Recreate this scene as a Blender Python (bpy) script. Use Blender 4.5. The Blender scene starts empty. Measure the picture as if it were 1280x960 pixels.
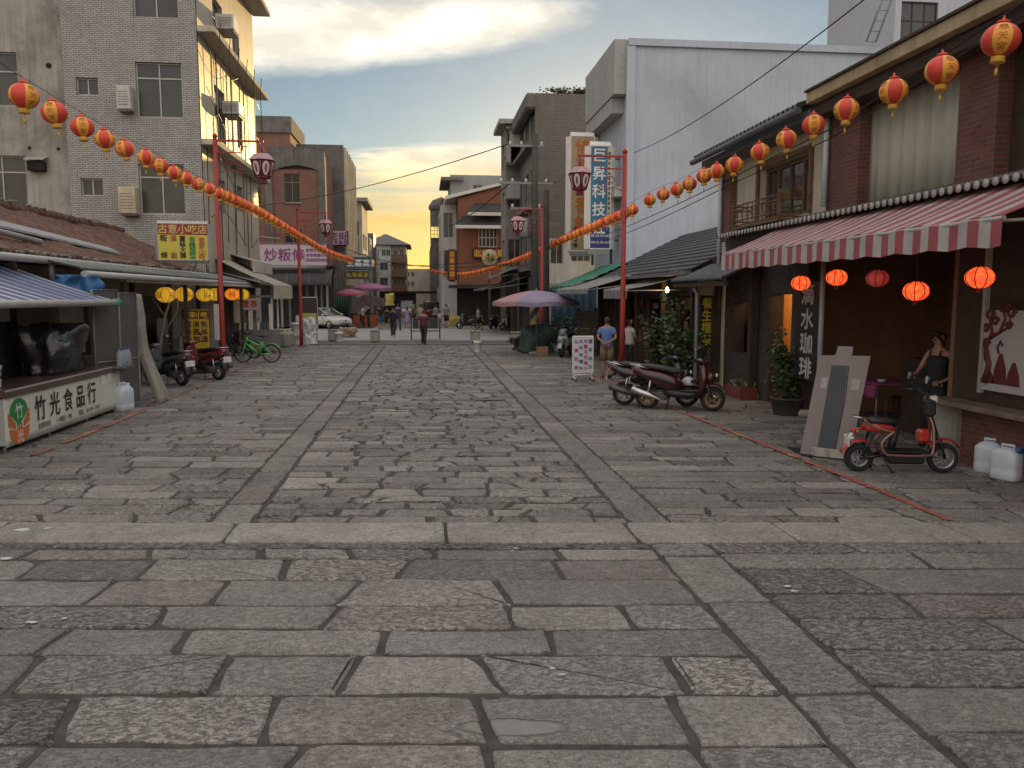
import bpy, bmesh, math, random
from mathutils import Vector, Matrix, noise
R = math.radians
rnd = random.Random(11)
scene = bpy.context.scene
COL = scene.collection
V = Vector

# ------------------------------------------------------------------ camera
F = 1000.0
PITCH = math.atan(110/1000.0)
YAW = math.atan(0.112*math.cos(PITCH))
CAM = V((0, 0, 2.3))
CM = Matrix.Rotation(-YAW, 3, 'Z') @ Matrix.Rotation(R(90)-PITCH, 3, 'X')
SKEW = math.tan(YAW)

def W(px, py, y=None, x=None, z=None):
    """point seen at photo pixel (px,py), on the plane y=, x= or z= (metres)"""
    r = CM @ V(((px-640)/F, (480-py)/F, -1))
    if y is not None: t = (y-CAM.y)/r.y
    elif x is not None: t = (x-CAM.x)/r.x
    else: t = (z-CAM.z)/r.z
    return CAM + r*t

cam = bpy.data.cameras.new('camera')
cam.sensor_width = 36; cam.lens = 36*F/1280; cam.clip_start = .05; cam.clip_end = 2000
camo = bpy.data.objects.new('camera', cam); COL.objects.link(camo)
camo.location = CAM; camo.rotation_euler = (R(90)-PITCH, 0, -YAW)
scene.camera = camo

# ------------------------------------------------------------------ objects
ORG = {}
def tag(o, label=None, cat=None, group=None, kind=None):
    if label: o['label'] = label
    if cat: o['category'] = cat
    if group: o['group'] = group
    if kind: o['kind'] = kind
    return o

def thing(name, label, cat, loc=(0, 0, 0), group=None):
    o = bpy.data.objects.new(name, None); COL.objects.link(o)
    o.empty_display_size = .2
    o.location = loc; ORG[o.name] = V(loc)
    return tag(o, label, cat, group)

def copy_tree(o, parent=None):
    c = o.copy(); COL.objects.link(c); c.parent = parent
    for ch in o.children: copy_tree(ch, c)
    return c

class MB:
    def __init__(s):
        s.v = []; s.f = []; s.m = []; s.s = []; s.c = {}
    def add(s, vs, fs, mi=0, sm=False, xf=None, col=None):
        n = len(s.v)
        if xf is not None: vs = [xf @ V(p) for p in vs]
        s.v.extend([tuple(p) for p in vs])
        for f in fs:
            if col is not None: s.c[len(s.f)] = col
            s.f.append(tuple(i+n for i in f)); s.m.append(mi); s.s.append(sm)
        return s
    def box(s, c, d, mi=0, b=0.0, rz=0, xf=None, col=None):
        """centre c, full sizes d, bevel b"""
        hx, hy, hz = d[0]/2, d[1]/2, d[2]/2
        M = Matrix.Translation(V(c)) @ Matrix.Rotation(rz, 4, 'Z')
        if xf is not None: M = xf @ M
        b = min(b, hx*.9, hy*.9, hz*.9)
        if b <= 0:
            vs = [(sx*hx, sy*hy, sz*hz) for sz in (-1, 1) for sy in (-1, 1) for sx in (-1, 1)]
            fs = [(0, 2, 3, 1), (4, 5, 7, 6), (0, 1, 5, 4), (2, 6, 7, 3), (0, 4, 6, 2), (1, 3, 7, 5)]
            return s.add(vs, fs, mi, False, M, col)
        vs = []; idx = {}
        for sx in (-1, 1):
            for sy in (-1, 1):
                for sz in (-1, 1):
                    for a in range(3):
                        h = [hx-b, hy-b, hz-b]; h[a] += b
                        idx[(sx, sy, sz, a)] = len(vs)
                        vs.append((sx*h[0], sy*h[1], sz*h[2]))
        fs = []
        for a in range(3):
            o1, o2 = (a+1) % 3, (a+2) % 3
            for sg in (-1, 1):
                q = []
                for (p, r) in ((-1, -1), (1, -1), (1, 1), (-1, 1)):
                    k = [0, 0, 0]; k[a] = sg; k[o1] = p; k[o2] = r
                    q.append(idx[(k[0], k[1], k[2], a)])
                fs.append(tuple(q) if sg > 0 else tuple(q[::-1]))
        for a in range(3):
            o1, o2 = (a+1) % 3, (a+2) % 3
            for p in (-1, 1):
                for r in (-1, 1):
                    q = []
                    for sg in (-1, 1):
                        k = [0, 0, 0]; k[a] = sg; k[o1] = p; k[o2] = r
                        q.append((idx[(*k, o1)], idx[(*k, o2)]))
                    f = (q[0][0], q[1][0], q[1][1], q[0][1])
                    fs.append(f if p*r < 0 else f[::-1])
        for sx in (-1, 1):
            for sy in (-1, 1):
                for sz in (-1, 1):
                    f = tuple(idx[(sx, sy, sz, a)] for a in range(3))
                    fs.append(f if sx*sy*sz > 0 else f[::-1])
        return s.add(vs, fs, mi, False, M, col)
    def b2(s, p0, p1, mi=0, b=0.0, col=None):
        """box from corner p0 to corner p1"""
        c = [(a+q)/2 for a, q in zip(p0, p1)]; d = [abs(a-q) for a, q in zip(p0, p1)]
        return s.box(c, d, mi, b, col=col)
    def ring(s, rings, mi=0, sm=True, cap0=True, cap1=True, closed=True, mis=None):
        n = len(rings[0]); vs = [p for r in rings for p in r]; fs = []
        base = len(s.v); s.v.extend([tuple(p) for p in vs])
        for i in range(len(rings)-1):
            for j in range(n if closed else n-1):
                k = (j+1) % n
                s.f.append((base+i*n+j, base+i*n+k, base+(i+1)*n+k, base+(i+1)*n+j))
                s.m.append(mis[j] if mis else mi); s.s.append(sm)
        if cap0: s.f.append(tuple(base+j for j in range(n))[::-1]); s.m.append(mi); s.s.append(False)
        if cap1: s.f.append(tuple(base+(len(rings)-1)*n+j for j in range(n))); s.m.append(mi); s.s.append(False)
        return s
    def cyl(s, p0, p1, r0, r1=None, n=12, mi=0, sm=True):
        r1 = r0 if r1 is None else r1
        return s.tube([p0, p1], [r0, r1], n, mi, sm)
    def tube(s, pts, r, n=8, mi=0, sm=True, closed=False, flat=1.0):
        pts = [V(p) for p in pts]; rs = r if isinstance(r, (list, tuple)) else [r]*len(pts)
        rings = []; ref = None
        for i, p in enumerate(pts):
            a = pts[i-1] if (i > 0 or closed) else p
            c = pts[(i+1) % len(pts)] if (i < len(pts)-1 or closed) else p
            t = (c-a).normalized()
            if ref is None:
                ref = V((0, 0, 1)) if abs(t.z) < .9 else V((1, 0, 0))
            u = ref - t*ref.dot(t)
            if u.length < 1e-4: u = t.orthogonal()
            u.normalize(); w = t.cross(u); ref = u
            rings.append([p+(u*math.cos(2*math.pi*j/n)*flat+w*math.sin(2*math.pi*j/n))*rs[i] for j in range(n)])
        if closed: rings.append(rings[0]); return s.ring(rings, mi, sm, False, False)
        return s.ring(rings, mi, sm)
    def lathe(s, prof, c=(0, 0, 0), n=16, mi=0, sm=True, axis='z', mis=None, a0=0):
        """prof: (radius, height) from bottom to top"""
        c = V(c); rings = []
        for (r, h) in prof:
            ring = []
            for j in range(n):
                a = 2*math.pi*j/n+a0; x, y = r*math.cos(a), r*math.sin(a)
                p = {'z': (x, y, h), 'y': (x, h, -y), 'x': (h, x, y)}[axis]
                ring.append(c+V(p))
            rings.append(ring)
        return s.ring(rings, mi, sm, mis=mis)
    def ball(s, c, r, n=12, mi=0, sq=(1, 1, 1), xf=None):
        c = V(c); rings = []
        m = max(6, n*2//3)
        for i in range(m+1):
            t = math.pi*i/m; rr = max(math.sin(t), .02)
            ring = [c+V((sq[0]*r*rr*math.cos(2*math.pi*j/n), sq[1]*r*rr*math.sin(2*math.pi*j/n), -sq[2]*r*math.cos(t))) for j in range(n)]
            if xf is not None: ring = [xf @ p for p in ring]
            rings.append(ring)
        return s.ring(rings, mi, True)
    def loft(s, secs, n=14, pw=2.6, mi=0, cap=True):
        """secs: (centre, half width along y, half height, tilt) of super-elliptic sections; path in xz"""
        rings = []
        for i, (c, w, h, *o) in enumerate(secs):
            c = V(c)
            if o: t = V((math.cos(o[0]), 0, math.sin(o[0])))
            else:
                a = V(secs[max(0, i-1)][0]); b = V(secs[min(len(secs)-1, i+1)][0]); t = (b-a).normalized()
            u = V((0, 1, 0)); v = t.cross(u)*-1
            ring = []
            for j in range(n):
                a = 2*math.pi*j/n; ca, sa = math.cos(a), math.sin(a)
                ring.append(c+u*(w*math.copysign(abs(ca)**(2/pw), ca))+v*(h*math.copysign(abs(sa)**(2/pw), sa)))
            rings.append(ring)
        return s.ring(rings, mi, True, cap, cap)
    def prism(s, poly, a, b, mi=0, sm=False, bev=0):
        """poly: list of 3D points (one face), extruded by vector b-a applied from offset a"""
        a, b = V(a), V(b); n = len(poly)
        p0 = [V(p)+a for p in poly]; p1 = [V(p)+b for p in poly]
        fs = [tuple(range(n))[::-1], tuple(range(n, 2*n))]+[(i, (i+1) % n, n+(i+1) % n, n+i) for i in range(n)]
        return s.add(p0+p1, fs, mi, sm)
    def grid(s, fn, nu, nv, mi=0, sm=True, mif=None, two=0):
        base = len(s.v)
        for i in range(nu+1):
            for j in range(nv+1): s.v.append(tuple(fn(i/nu, j/nv)))
        for i in range(nu):
            for j in range(nv):
                k = base+i*(nv+1)+j
                s.f.append((k, k+nv+1, k+nv+2, k+1)); s.m.append(mif(i, j) if mif else mi); s.s.append(sm)
        return s
    def slab(s, fn, nu, nv, t, mi=0, sm=True, mif=None):
        """grid sheet with thickness t (vector)"""
        t = V(t)
        base = len(s.v); nn = (nu+1)*(nv+1)
        P = [V(fn(i/nu, j/nv)) for i in range(nu+1) for j in range(nv+1)]
        s.v.extend([tuple(p) for p in P]); s.v.extend([tuple(p+t) for p in P])
        for i in range(nu):
            for j in range(nv):
                k = base+i*(nv+1)+j; m = mif(i, j) if mif else mi
                for f in ((k, k+nv+1, k+nv+2, k+1), (k+nn, k+nn+1, k+nn+nv+2, k+nn+nv+1)):
                    s.f.append(f); s.m.append(m); s.s.append(sm)
        def edge(a, b, m): s.f.append((a, b, b+nn, a+nn)); s.m.append(m); s.s.append(False)
        for i in range(nu):
            edge(base+(i+1)*(nv+1), base+i*(nv+1), mif(i, 0) if mif else mi)
            edge(base+i*(nv+1)+nv, base+(i+1)*(nv+1)+nv, mif(i, nv-1) if mif else mi)
        for j in range(nv):
            edge(base+j, base+j+1, mif(0, j) if mif else mi)
            edge(base+nu*(nv+1)+j+1, base+nu*(nv+1)+j, mif(nu-1, j) if mif else mi)
        return s
    def leaf(s, p, d, w, mi=0, up=None):
        p = V(p); d = V(d); u = d.cross(up or V((rnd.uniform(-1, 1), rnd.uniform(-1, 1), rnd.uniform(.2, 1))))
        if u.length < 1e-5: u = d.orthogonal()
        u = u.normalized()*w
        s.add([p, p+d*.45+u, p+d, p+d*.45-u], [(0, 1, 2, 3)], mi)
        return s
    def build(s, name, mats, parent=None, label=None, cat=None, group=None, kind=None, recalc=True, loc=None):
        me = bpy.data.meshes.new(name)
        if parent is not None: off = ORG.get(parent.name, V((0, 0, 0)))
        elif loc is not None: off = V(loc)
        elif s.v:
            xs = [p[0] for p in s.v]; ys = [p[1] for p in s.v]; zs = [p[2] for p in s.v]
            off = V(((min(xs)+max(xs))/2, (min(ys)+max(ys))/2, min(zs)))
        else: off = V((0, 0, 0))
        ox, oy, oz = off
        me.from_pydata([(x-ox, y-oy, z-oz) for x, y, z in s.v], [], s.f)
        mats = mats if isinstance(mats, (list, tuple)) else [mats]
        for m in mats: me.materials.append(m)
        me.polygons.foreach_set('material_index', s.m)
        me.polygons.foreach_set('use_smooth', s.s)
        if s.c:
            at = me.attributes.new('tint', 'FLOAT_COLOR', 'FACE')
            buf = []
            for i in range(len(s.f)): buf.extend(s.c.get(i, (.5, .5, .5, 1)))
            at.data.foreach_set('color', buf)
        if recalc:
            bm = bmesh.new(); bm.from_mesh(me)
            bmesh.ops.recalc_face_normals(bm, faces=bm.faces)
            bm.to_mesh(me); bm.free()
        me.update()
        o = bpy.data.objects.new(name, me); COL.objects.link(o)
        if parent is not None:
            o.parent = parent; ORG[o.name] = off
        else:
            o.location = off; ORG[o.name] = off
        return tag(o, label, cat, group, kind)

# ------------------------------------------------------------------ glyphs
_gl = {}
def glyph(ch):
    if ch not in _gl:
        cu = bpy.data.curves.new('g', 'FONT'); cu.body = ch; cu.size = 1; cu.resolution_u = 3
        ob = bpy.data.objects.new('g', cu); COL.objects.link(ob)
        dg = bpy.context.evaluated_depsgraph_get(); dg.update()
        me = bpy.data.meshes.new_from_object(ob.evaluated_get(dg))
        vs = [(v.co.x, v.co.y) for v in me.vertices]; fs = [tuple(p.vertices) for p in me.polygons]
        bpy.data.objects.remove(ob); bpy.data.curves.remove(cu); bpy.data.meshes.remove(me)
        if vs:
            if ord(ch) > 0x2e80: cx, cy = .5, .38
            else:
                cx = (min(v[0] for v in vs)+max(v[0] for v in vs))/2; cy = .35
            vs = [(x-cx, y-cy) for x, y in vs]
        _gl[ch] = (vs, fs)
    return _gl[ch]

def put(mb, ch, O, U, Vv, size, mi=0, sx=1.0, bold=0):
    """glyph centred on O in the plane U (reading direction), Vv (up)"""
    vs, fs = glyph(ch); O, U, Vv = V(O), V(U).normalized(), V(Vv).normalized(); N = U.cross(Vv)
    offs = [(0, 0)] if not bold else [(-bold, 0), (bold, 0), (0, bold), (0, -bold)]
    for k, (ox, oy) in enumerate(offs):
        mb.add([O+U*((x*sx+ox)*size)+Vv*((y+oy)*size)+N*(.0006*k) for x, y in vs], fs, mi)

def line(mb, txt, O, U, Vv, size, step, mi=0, down=False, sx=1.0, bold=0):
    O, U, Vv = V(O), V(U).normalized(), V(Vv).normalized()
    for i, ch in enumerate(txt):
        if ch == ' ': continue
        put(mb, ch, O+(-Vv if down else U)*(step*i), U, Vv, size, mi, sx, bold)

# ------------------------------------------------------------------ materials
MT = {}
def nt_new(name):
    m = bpy.data.materials.new(name); m.use_nodes = True
    nt = m.node_tree; return m, nt, nt.nodes['Principled BSDF']
def nd(nt, t, **k):
    n = nt.nodes.new(t)
    for a, v in k.items():
        if a.startswith('i_'): n.inputs[a[2:].replace('_', ' ')].default_value = v
        else: setattr(n, a, v)
    return n
def c4(c): return (c[0], c[1], c[2], 1)
def ramp(nt, fac, pts):
    r = nt.nodes.new('ShaderNodeValToRGB'); e = r.color_ramp.elements
    while len(e) < len(pts): e.new(.5)
    for el, (p, c) in zip(e, pts):
        el.position = p; el.color = c4(c) if isinstance(c, (tuple, list)) else (c, c, c, 1)
    nt.links.new(fac, r.inputs[0]); return r.outputs[0]
def mixc(nt, fac, a, b, mode='MIX'):
    m = nt.nodes.new('ShaderNodeMix'); m.data_type = 'RGBA'; m.blend_type = mode
    for s, v in ((m.inputs[0], fac), (m.inputs[6], a), (m.inputs[7], b)):
        if hasattr(v, 'is_linked'): nt.links.new(v, s)
        else: s.default_value = (c4(v) if isinstance(v, (tuple, list)) else v)
    return m.outputs[2]
def math_(nt, op, a, b=None, c=None):
    m = nt.nodes.new('ShaderNodeMath'); m.operation = op
    for i, v in enumerate((a, b, c)):
        if v is None: continue
        if hasattr(v, 'is_linked'): nt.links.new(v, m.inputs[i])
        else: m.inputs[i].default_value = v
    return m.outputs[0]
def pos(nt):
    return nt.nodes.new('ShaderNodeNewGeometry').outputs['Position']
def noise_(nt, vec, scale, detail=4, rough=.55, dist=0):
    n = nt.nodes.new('ShaderNodeTexNoise'); n.inputs['Scale'].default_value = scale
    n.inputs['Detail'].default_value = detail; n.inputs['Roughness'].default_value = rough
    n.inputs['Distortion'].default_value = dist
    if vec is not None: nt.links.new(vec, n.inputs['Vector'])
    return n.outputs['Fac']
def vscale(nt, vec, s):
    m = nt.nodes.new('ShaderNodeMapping'); m.inputs['Scale'].default_value = s
    nt.links.new(vec, m.inputs['Vector']); return m.outputs[0]
def bump_(nt, p, h, strength=.3, dist=.01):
    b = nt.nodes.new('ShaderNodeBump'); b.inputs['Strength'].default_value = strength; b.inputs['Distance'].default_value = dist
    nt.links.new(h, b.inputs['Height']); nt.links.new(b.outputs[0], p.inputs['Normal'])

def mat(name, col, rough=.7, metal=0, var=.18, scale=4, bump=0, bscale=60, streak=0, dirt=0, spec=.5, emit=None, estr=0, coat=0, local=False, alpha=1):
    if name in MT: return MT[name]
    m, nt, p = nt_new(name); MT[name] = m
    vec = nt.nodes.new('ShaderNodeTexCoord').outputs['Object'] if local else pos(nt)
    n1 = noise_(nt, vec, scale, 6, .6)
    a = tuple(c*(1-var) for c in col); b = tuple(min(1, c*(1+var)) for c in col)
    c = ramp(nt, n1, [(.32, a), (.68, b)])
    if streak:
        n2 = noise_(nt, vscale(nt, vec, (3, 3, .22)), 2.2, 5, .65)
        f = math_(nt, 'MULTIPLY', ramp(nt, n2, [(.45, 0.), (.72, 1.)]), streak)
        c = mixc(nt, f, c, tuple(x*.35 for x in col))
    if dirt:
        n3 = noise_(nt, vec, scale*.45, 8, .7, .4)
        f = math_(nt, 'MULTIPLY', ramp(nt, n3, [(.5, 0.), (.66, 1.)]), dirt)
        c = mixc(nt, f, c, tuple(x*.5 for x in (col[0]*.9, col[1]*.85, col[2]*.75)))
    nt.links.new(c, p.inputs['Base Color'])
    p.inputs['Roughness'].default_value = rough; p.inputs['Metallic'].default_value = metal
    p.inputs['Specular IOR Level'].default_value = spec
    if coat: p.inputs['Coat Weight'].default_value = coat; p.inputs['Coat Roughness'].default_value = .08
    if emit: p.inputs['Emission Color'].default_value = c4(emit); p.inputs['Emission Strength'].default_value = estr
    if bump: bump_(nt, p, noise_(nt, vec, bscale, 5, .6), bump, .01)
    if alpha < 1: p.inputs['Alpha'].default_value = alpha
    return m

def brick_mat(name, c1, c2, mortar, bw=.22, bh=.07, gap=.01, offset=.5, rough=.8, dirt=.3, squash=1, bumpd=.5, streak=.0):
    m, nt, p = nt_new(name); MT[name] = m
    vec = pos(nt); sx = nt.nodes.new('ShaderNodeSeparateXYZ'); nt.links.new(vec, sx.inputs[0])
    cb = nt.nodes.new('ShaderNodeCombineXYZ')
    nt.links.new(math_(nt, 'ADD', sx.outputs[0], sx.outputs[1]), cb.inputs[0]); nt.links.new(sx.outputs[2], cb.inputs[1])
    b = nt.nodes.new('ShaderNodeTexBrick'); b.offset = offset; b.squash = squash
    b.inputs['Color1'].default_value = c4(c1); b.inputs['Color2'].default_value = c4(c2); b.inputs['Mortar'].default_value = c4(mortar)
    b.inputs['Scale'].default_value = 1; b.inputs['Brick Width'].default_value = bw; b.inputs['Row Height'].default_value = bh
    b.inputs['Mortar Size'].default_value = gap; b.inputs['Mortar Smooth'].default_value = .1; b.inputs['Bias'].default_value = 0
    nt.links.new(cb.outputs[0], b.inputs['Vector'])
    c = b.outputs['Color']
    n = noise_(nt, vec, 1.3, 8, .7)
    c = mixc(nt, math_(nt, 'MULTIPLY', ramp(nt, n, [(.45, 0.), (.7, 1.)]), dirt), c, tuple(x*.45 for x in c1))
    if streak:
        n2 = noise_(nt, vscale(nt, vec, (2.5, 2.5, .15)), 1.6, 5, .65)
        c = mixc(nt, math_(nt, 'MULTIPLY', ramp(nt, n2, [(.48, 0.), (.75, 1.)]), streak), c, tuple(x*.3 for x in c1))
    nt.links.new(c, p.inputs['Base Color']); p.inputs['Roughness'].default_value = rough
    bump_(nt, p, b.outputs['Fac'], -bumpd if bumpd > 0 else .1, .006)
    return m
# ------------------------------------------------------------------ light and sky
SUN_AZ, SUN_EL = R(14), R(7.5)
sd = V((math.sin(SUN_AZ)*math.cos(SUN_EL), math.cos(SUN_AZ)*math.cos(SUN_EL), math.sin(SUN_EL)))
sl = bpy.data.lights.new('sun', 'SUN'); sl.energy = 2.6; sl.angle = R(.5); sl.color = (1, .64, .22)
so = bpy.data.objects.new('sun', sl); COL.objects.link(so)
so.rotation_euler = (-sd).to_track_quat('-Z', 'Y').to_euler(); so.location = (0, 0, 60)

w = bpy.data.worlds.new('World'); scene.world = w; w.use_nodes = True
nt = w.node_tree; bg = nt.nodes['Background']
sky = nt.nodes.new('ShaderNodeTexSky'); sky.sky_type = 'NISHITA'; sky.sun_disc = False
sky.sun_elevation = SUN_EL; sky.sun_rotation = SUN_AZ
sky.air_density = 1.0; sky.dust_density = .25; sky.ozone_density = 1.6
geo = nt.nodes.new('ShaderNodeTexCoord').outputs['Generated']
sx = nt.nodes.new('ShaderNodeSeparateXYZ'); nt.links.new(geo, sx.inputs[0])
az = math_(nt, 'ARCTAN2', sx.outputs[0], sx.outputs[1])
el = math_(nt, 'ARCSINE', sx.outputs[2])
cb = nt.nodes.new('ShaderNodeCombineXYZ'); nt.links.new(az, cb.inputs[0]); nt.links.new(el, cb.inputs[1])
ae = cb.outputs[0]
# clouds live in direction space (azimuth, elevation): long thin streaks low down, one big bank above
nA = noise_(nt, vscale(nt, ae, (4.2, 15, 1)), 1.5, 9, .66, .5)
nB = noise_(nt, vscale(nt, ae, (5, 60, 1)), 1.3, 6, .6, .5)
nC = noise_(nt, vscale(nt, ae, (9, 20, 1)), 2.2, 9, .7, .5)
def blob(u0, v0, su, sv, slope, amp=1.0, sharp=0):
    du = math_(nt, 'SUBTRACT', az, u0)
    dv = math_(nt, 'SUBTRACT', math_(nt, 'SUBTRACT', el, v0), math_(nt, 'MULTIPLY', du, slope))
    a = math_(nt, 'POWER', math_(nt, 'ABSOLUTE', math_(nt, 'DIVIDE', du, su)), 2.0)
    b = math_(nt, 'POWER', math_(nt, 'ABSOLUTE', math_(nt, 'DIVIDE', dv, sv)), 2.0)
    g = math_(nt, 'EXPONENT', math_(nt, 'MULTIPLY', math_(nt, 'ADD', a, b), -1.0))
    return math_(nt, 'MULTIPLY', g, amp)
big = math_(nt, 'ADD', blob(-.07, .297, .20, .032, .11, 1.0), blob(-.19, .335, .12, .05, .05, .55))
big = math_(nt, 'ADD', big, blob(.10, .318, .09, .02, .10, .6))
tex = math_(nt, 'ADD', math_(nt, 'MULTIPLY', nA, 1.7), math_(nt, 'MULTIPLY', nC, .55))
bigm = math_(nt, 'MULTIPLY', big, math_(nt, 'ADD', tex, -.25))
m1 = ramp(nt, bigm, [(.16, 0.), (.42, .62), (.75, 1.)])
thin = math_(nt, 'ADD', blob(.0, .170, .085, .011, .10, .9), blob(.0, .146, .12, .012, .04, .75))
thin = math_(nt, 'ADD', thin, blob(.08, .155, .07, .014, .02, .5))
thin = math_(nt, 'ADD', thin, blob(-.03, .09, .14, .045, 0, .55))
m2 = ramp(nt, math_(nt, 'MULTIPLY', thin, math_(nt, 'MULTIPLY_ADD', nB, 3.2, -.75)), [(.16, 0.), (.7, 1.)])
# thin veil elsewhere
veil = math_(nt, 'MULTIPLY', ramp(nt, nC, [(.5, 0.), (.8, 1.)]), .08)
SKYMUL = 1.0
glow = blob(-.03, .06, .16, .11, 0, 1.0)
warm = blob(.05, .0, .6, .16, 0, 1.0)
skyc = sky.outputs[0]
CLOUD = (12.6, 11.8, 10.0)
CLOUDW = (13.6, 10.6, 5.2)
cw = mixc(nt, ramp(nt, el, [(.10, 1.), (.21, 0.)]), CLOUD, CLOUDW)
shade_ = ramp(nt, noise_(nt, vscale(nt, ae, (5, 14, 1)), 1.8, 5, .55, .3), [(.38, .74), (.58, 1.)])
cw = mixc(nt, 1.0, cw, shade_, 'MULTIPLY')
c = mixc(nt, veil, skyc, (11, 10.8, 10.2))
c = mixc(nt, m1, c, cw)
c = mixc(nt, m2, c, cw)
# higher up and behind the camera: an unseen bright veil added to light the plaza
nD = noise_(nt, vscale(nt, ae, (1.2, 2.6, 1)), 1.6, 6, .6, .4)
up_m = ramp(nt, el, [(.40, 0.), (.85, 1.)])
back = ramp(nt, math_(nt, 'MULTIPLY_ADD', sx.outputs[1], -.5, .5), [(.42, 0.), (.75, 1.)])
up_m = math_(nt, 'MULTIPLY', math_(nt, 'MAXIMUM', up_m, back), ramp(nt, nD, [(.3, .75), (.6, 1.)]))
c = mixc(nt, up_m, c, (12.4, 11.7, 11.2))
c = mixc(nt, 1.0, c, ramp(nt, el, [(.0, (.92, .66, .36)), (.09, (.98, .80, .52)), (.17, (1, 1, 1))]), 'MULTIPLY')
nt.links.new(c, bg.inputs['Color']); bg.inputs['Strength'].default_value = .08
scene.view_settings.view_transform = 'Standard'; scene.view_settings.look = 'None'
scene.view_settings.exposure = 0.32; scene.view_settings.gamma = 1
scene.cycles.use_denoising = True
scene.cycles.max_bounces = 6; scene.cycles.diffuse_bounces = 3; scene.cycles.transparent_max_bounces = 12
scene.cycles.sample_clamp_indirect = 6
scene.render.film_transparent = False

# ------------------------------------------------------------------ ground
def stone_mat():
    m, nt, p = nt_new('paving_stone')
    at = nt.nodes.new('ShaderNodeAttribute'); at.attribute_name = 'tint'
    s = nt.nodes.new('ShaderNodeSeparateColor'); nt.links.new(at.outputs['Color'], s.inputs[0])
    val, pit, hue = s.outputs[0], s.outputs[1], s.outputs[2]
    P = pos(nt)
    base = ramp(nt, val, [(0., (.165, .155, .143)), (.5, (.262, .246, .226)), (1., (.385, .36, .326))])
    base = mixc(nt, ramp(nt, hue, [(.88, 0.), (.98, .45)]), base, (.26, .215, .195))
    base = mixc(nt, ramp(nt, hue, [(.05, .5), (.2, 0.)]), base, (.19, .19, .19))
    # broad stains and worn light patches
    n1 = noise_(nt, P, 1.1, 8, .7, .3)
    base = mixc(nt, ramp(nt, n1, [(.42, 0.), (.68, .46)]), base, (.115, .105, .095))
    n2 = noise_(nt, P, 5.5, 7, .7, .6)
    base = mixc(nt, ramp(nt, n2, [(.52, 0.), (.72, .5)]), base, (.36, .345, .32))
    base = mixc(nt, ramp(nt, noise_(nt, P, 2.7, 9, .75, 1.2), [(.5, 0.), (.72, .5)]), base, (.10, .093, .083))
    # chisel pits: only where the stone is rough
    v1 = nt.nodes.new('ShaderNodeTexVoronoi'); v1.inputs['Scale'].default_value = 24; v1.inputs['Randomness'].default_value = 1
    wob = nt.nodes.new('ShaderNodeTexNoise'); wob.inputs['Scale'].default_value = 12; wob.inputs['Detail'].default_value = 3
    nt.links.new(P, wob.inputs['Vector'])
    mx = nt.nodes.new('ShaderNodeVectorMath'); mx.operation = 'MULTIPLY_ADD'
    nt.links.new(wob.outputs['Color'], mx.inputs[0]); mx.inputs[1].default_value = (.10, .10, .0); nt.links.new(P, mx.inputs[2])
    mp = nt.nodes.new('ShaderNodeMapping'); mp.inputs['Rotation'].default_value = (0, 0, .6); mp.inputs['Scale'].default_value = (1.0, 2.1, 1)
    nt.links.new(mx.outputs[0], mp.inputs['Vector']); nt.links.new(mp.outputs[0], v1.inputs['Vector'])
    nf = noise_(nt, mp.outputs[0], 17, 5, .62, .3)
    pit = math_(nt, 'MULTIPLY_ADD', pit, .72, .28)
    pm = math_(nt, 'MULTIPLY', ramp(nt, nf, [(.38, 1.), (.52, 0.)]), pit)
    pm2 = math_(nt, 'MULTIPLY', ramp(nt, v1.outputs['Distance'], [(.0, 1.), (.28, 0.)]), pit)
    dark = math_(nt, 'MAXIMUM', pm, math_(nt, 'MULTIPLY', pm2, .7))
    fine = noise_(nt, P, 95, 5, .7)
    base = mixc(nt, math_(nt, 'MULTIPLY', dark, .8), base, (.055, .05, .046))
    base = mixc(nt, 1.0, base, ramp(nt, fine, [(.3, .60), (.7, 1.32)]), 'MULTIPLY')
    mid = noise_(nt, P, 32, 6, .72, .6)
    base = mixc(nt, 1.0, base, ramp(nt, mid, [(.34, .62), (.52, 1.), (.7, 1.25)]), 'MULTIPLY')
    spk = noise_(nt, P, 210, 2, .6)
    base = mixc(nt, ramp(nt, spk, [(.62, 0.), (.74, .4)]), base, (.06, .055, .05))
    # one near slab has a worn hollow filled with smooth mortar
    hc = W(642, 909, z=0); sp = nt.nodes.new('ShaderNodeSeparateXYZ'); nt.links.new(P, sp.inputs[0])
    hx = math_(nt, 'DIVIDE', math_(nt, 'SUBTRACT', sp.outputs[0], hc.x), .30)
    hy = math_(nt, 'DIVIDE', math_(nt, 'SUBTRACT', math_(nt, 'MULTIPLY_ADD', sp.outputs[0], SKEW, sp.outputs[1]), hc.y+SKEW*hc.x), .095)
    hd = math_(nt, 'ADD', math_(nt, 'MULTIPLY', hx, hx), math_(nt, 'MULTIPLY', hy, hy))
    hd = math_(nt, 'ADD', hd, math_(nt, 'MULTIPLY_ADD', noise_(nt, P, 6, 5, .6, .4), 1.5, -.75))
    hm = ramp(nt, hd, [(.62, 1.), (.92, 0.)])
    rim = ramp(nt, hd, [(.70, 0.), (.84, 1.), (.95, 1.), (1.0, 0.)])
    base = mixc(nt, math_(nt, 'MULTIPLY', hm, .8), base, mixc(nt, noise_(nt, P, 14, 5, .6), (.15, .145, .14), (.26, .255, .245)))
    base = mixc(nt, math_(nt, 'MULTIPLY', rim, math_(nt, 'MULTIPLY', ramp(nt, hy, [(.1, .1), (.6, .7)]), 1.0)), base, (.05, .046, .042))
    nt.links.new(base, p.inputs['Base Color'])
    nt.links.new(ramp(nt, n1, [(.3, .62), (.7, .82)]), p.inputs['Roughness'])
    p.inputs['Specular IOR Level'].default_value = .35
    h = math_(nt, 'ADD', math_(nt, 'MULTIPLY', dark, -1.0), math_(nt, 'MULTIPLY', fine, .30))
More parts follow.
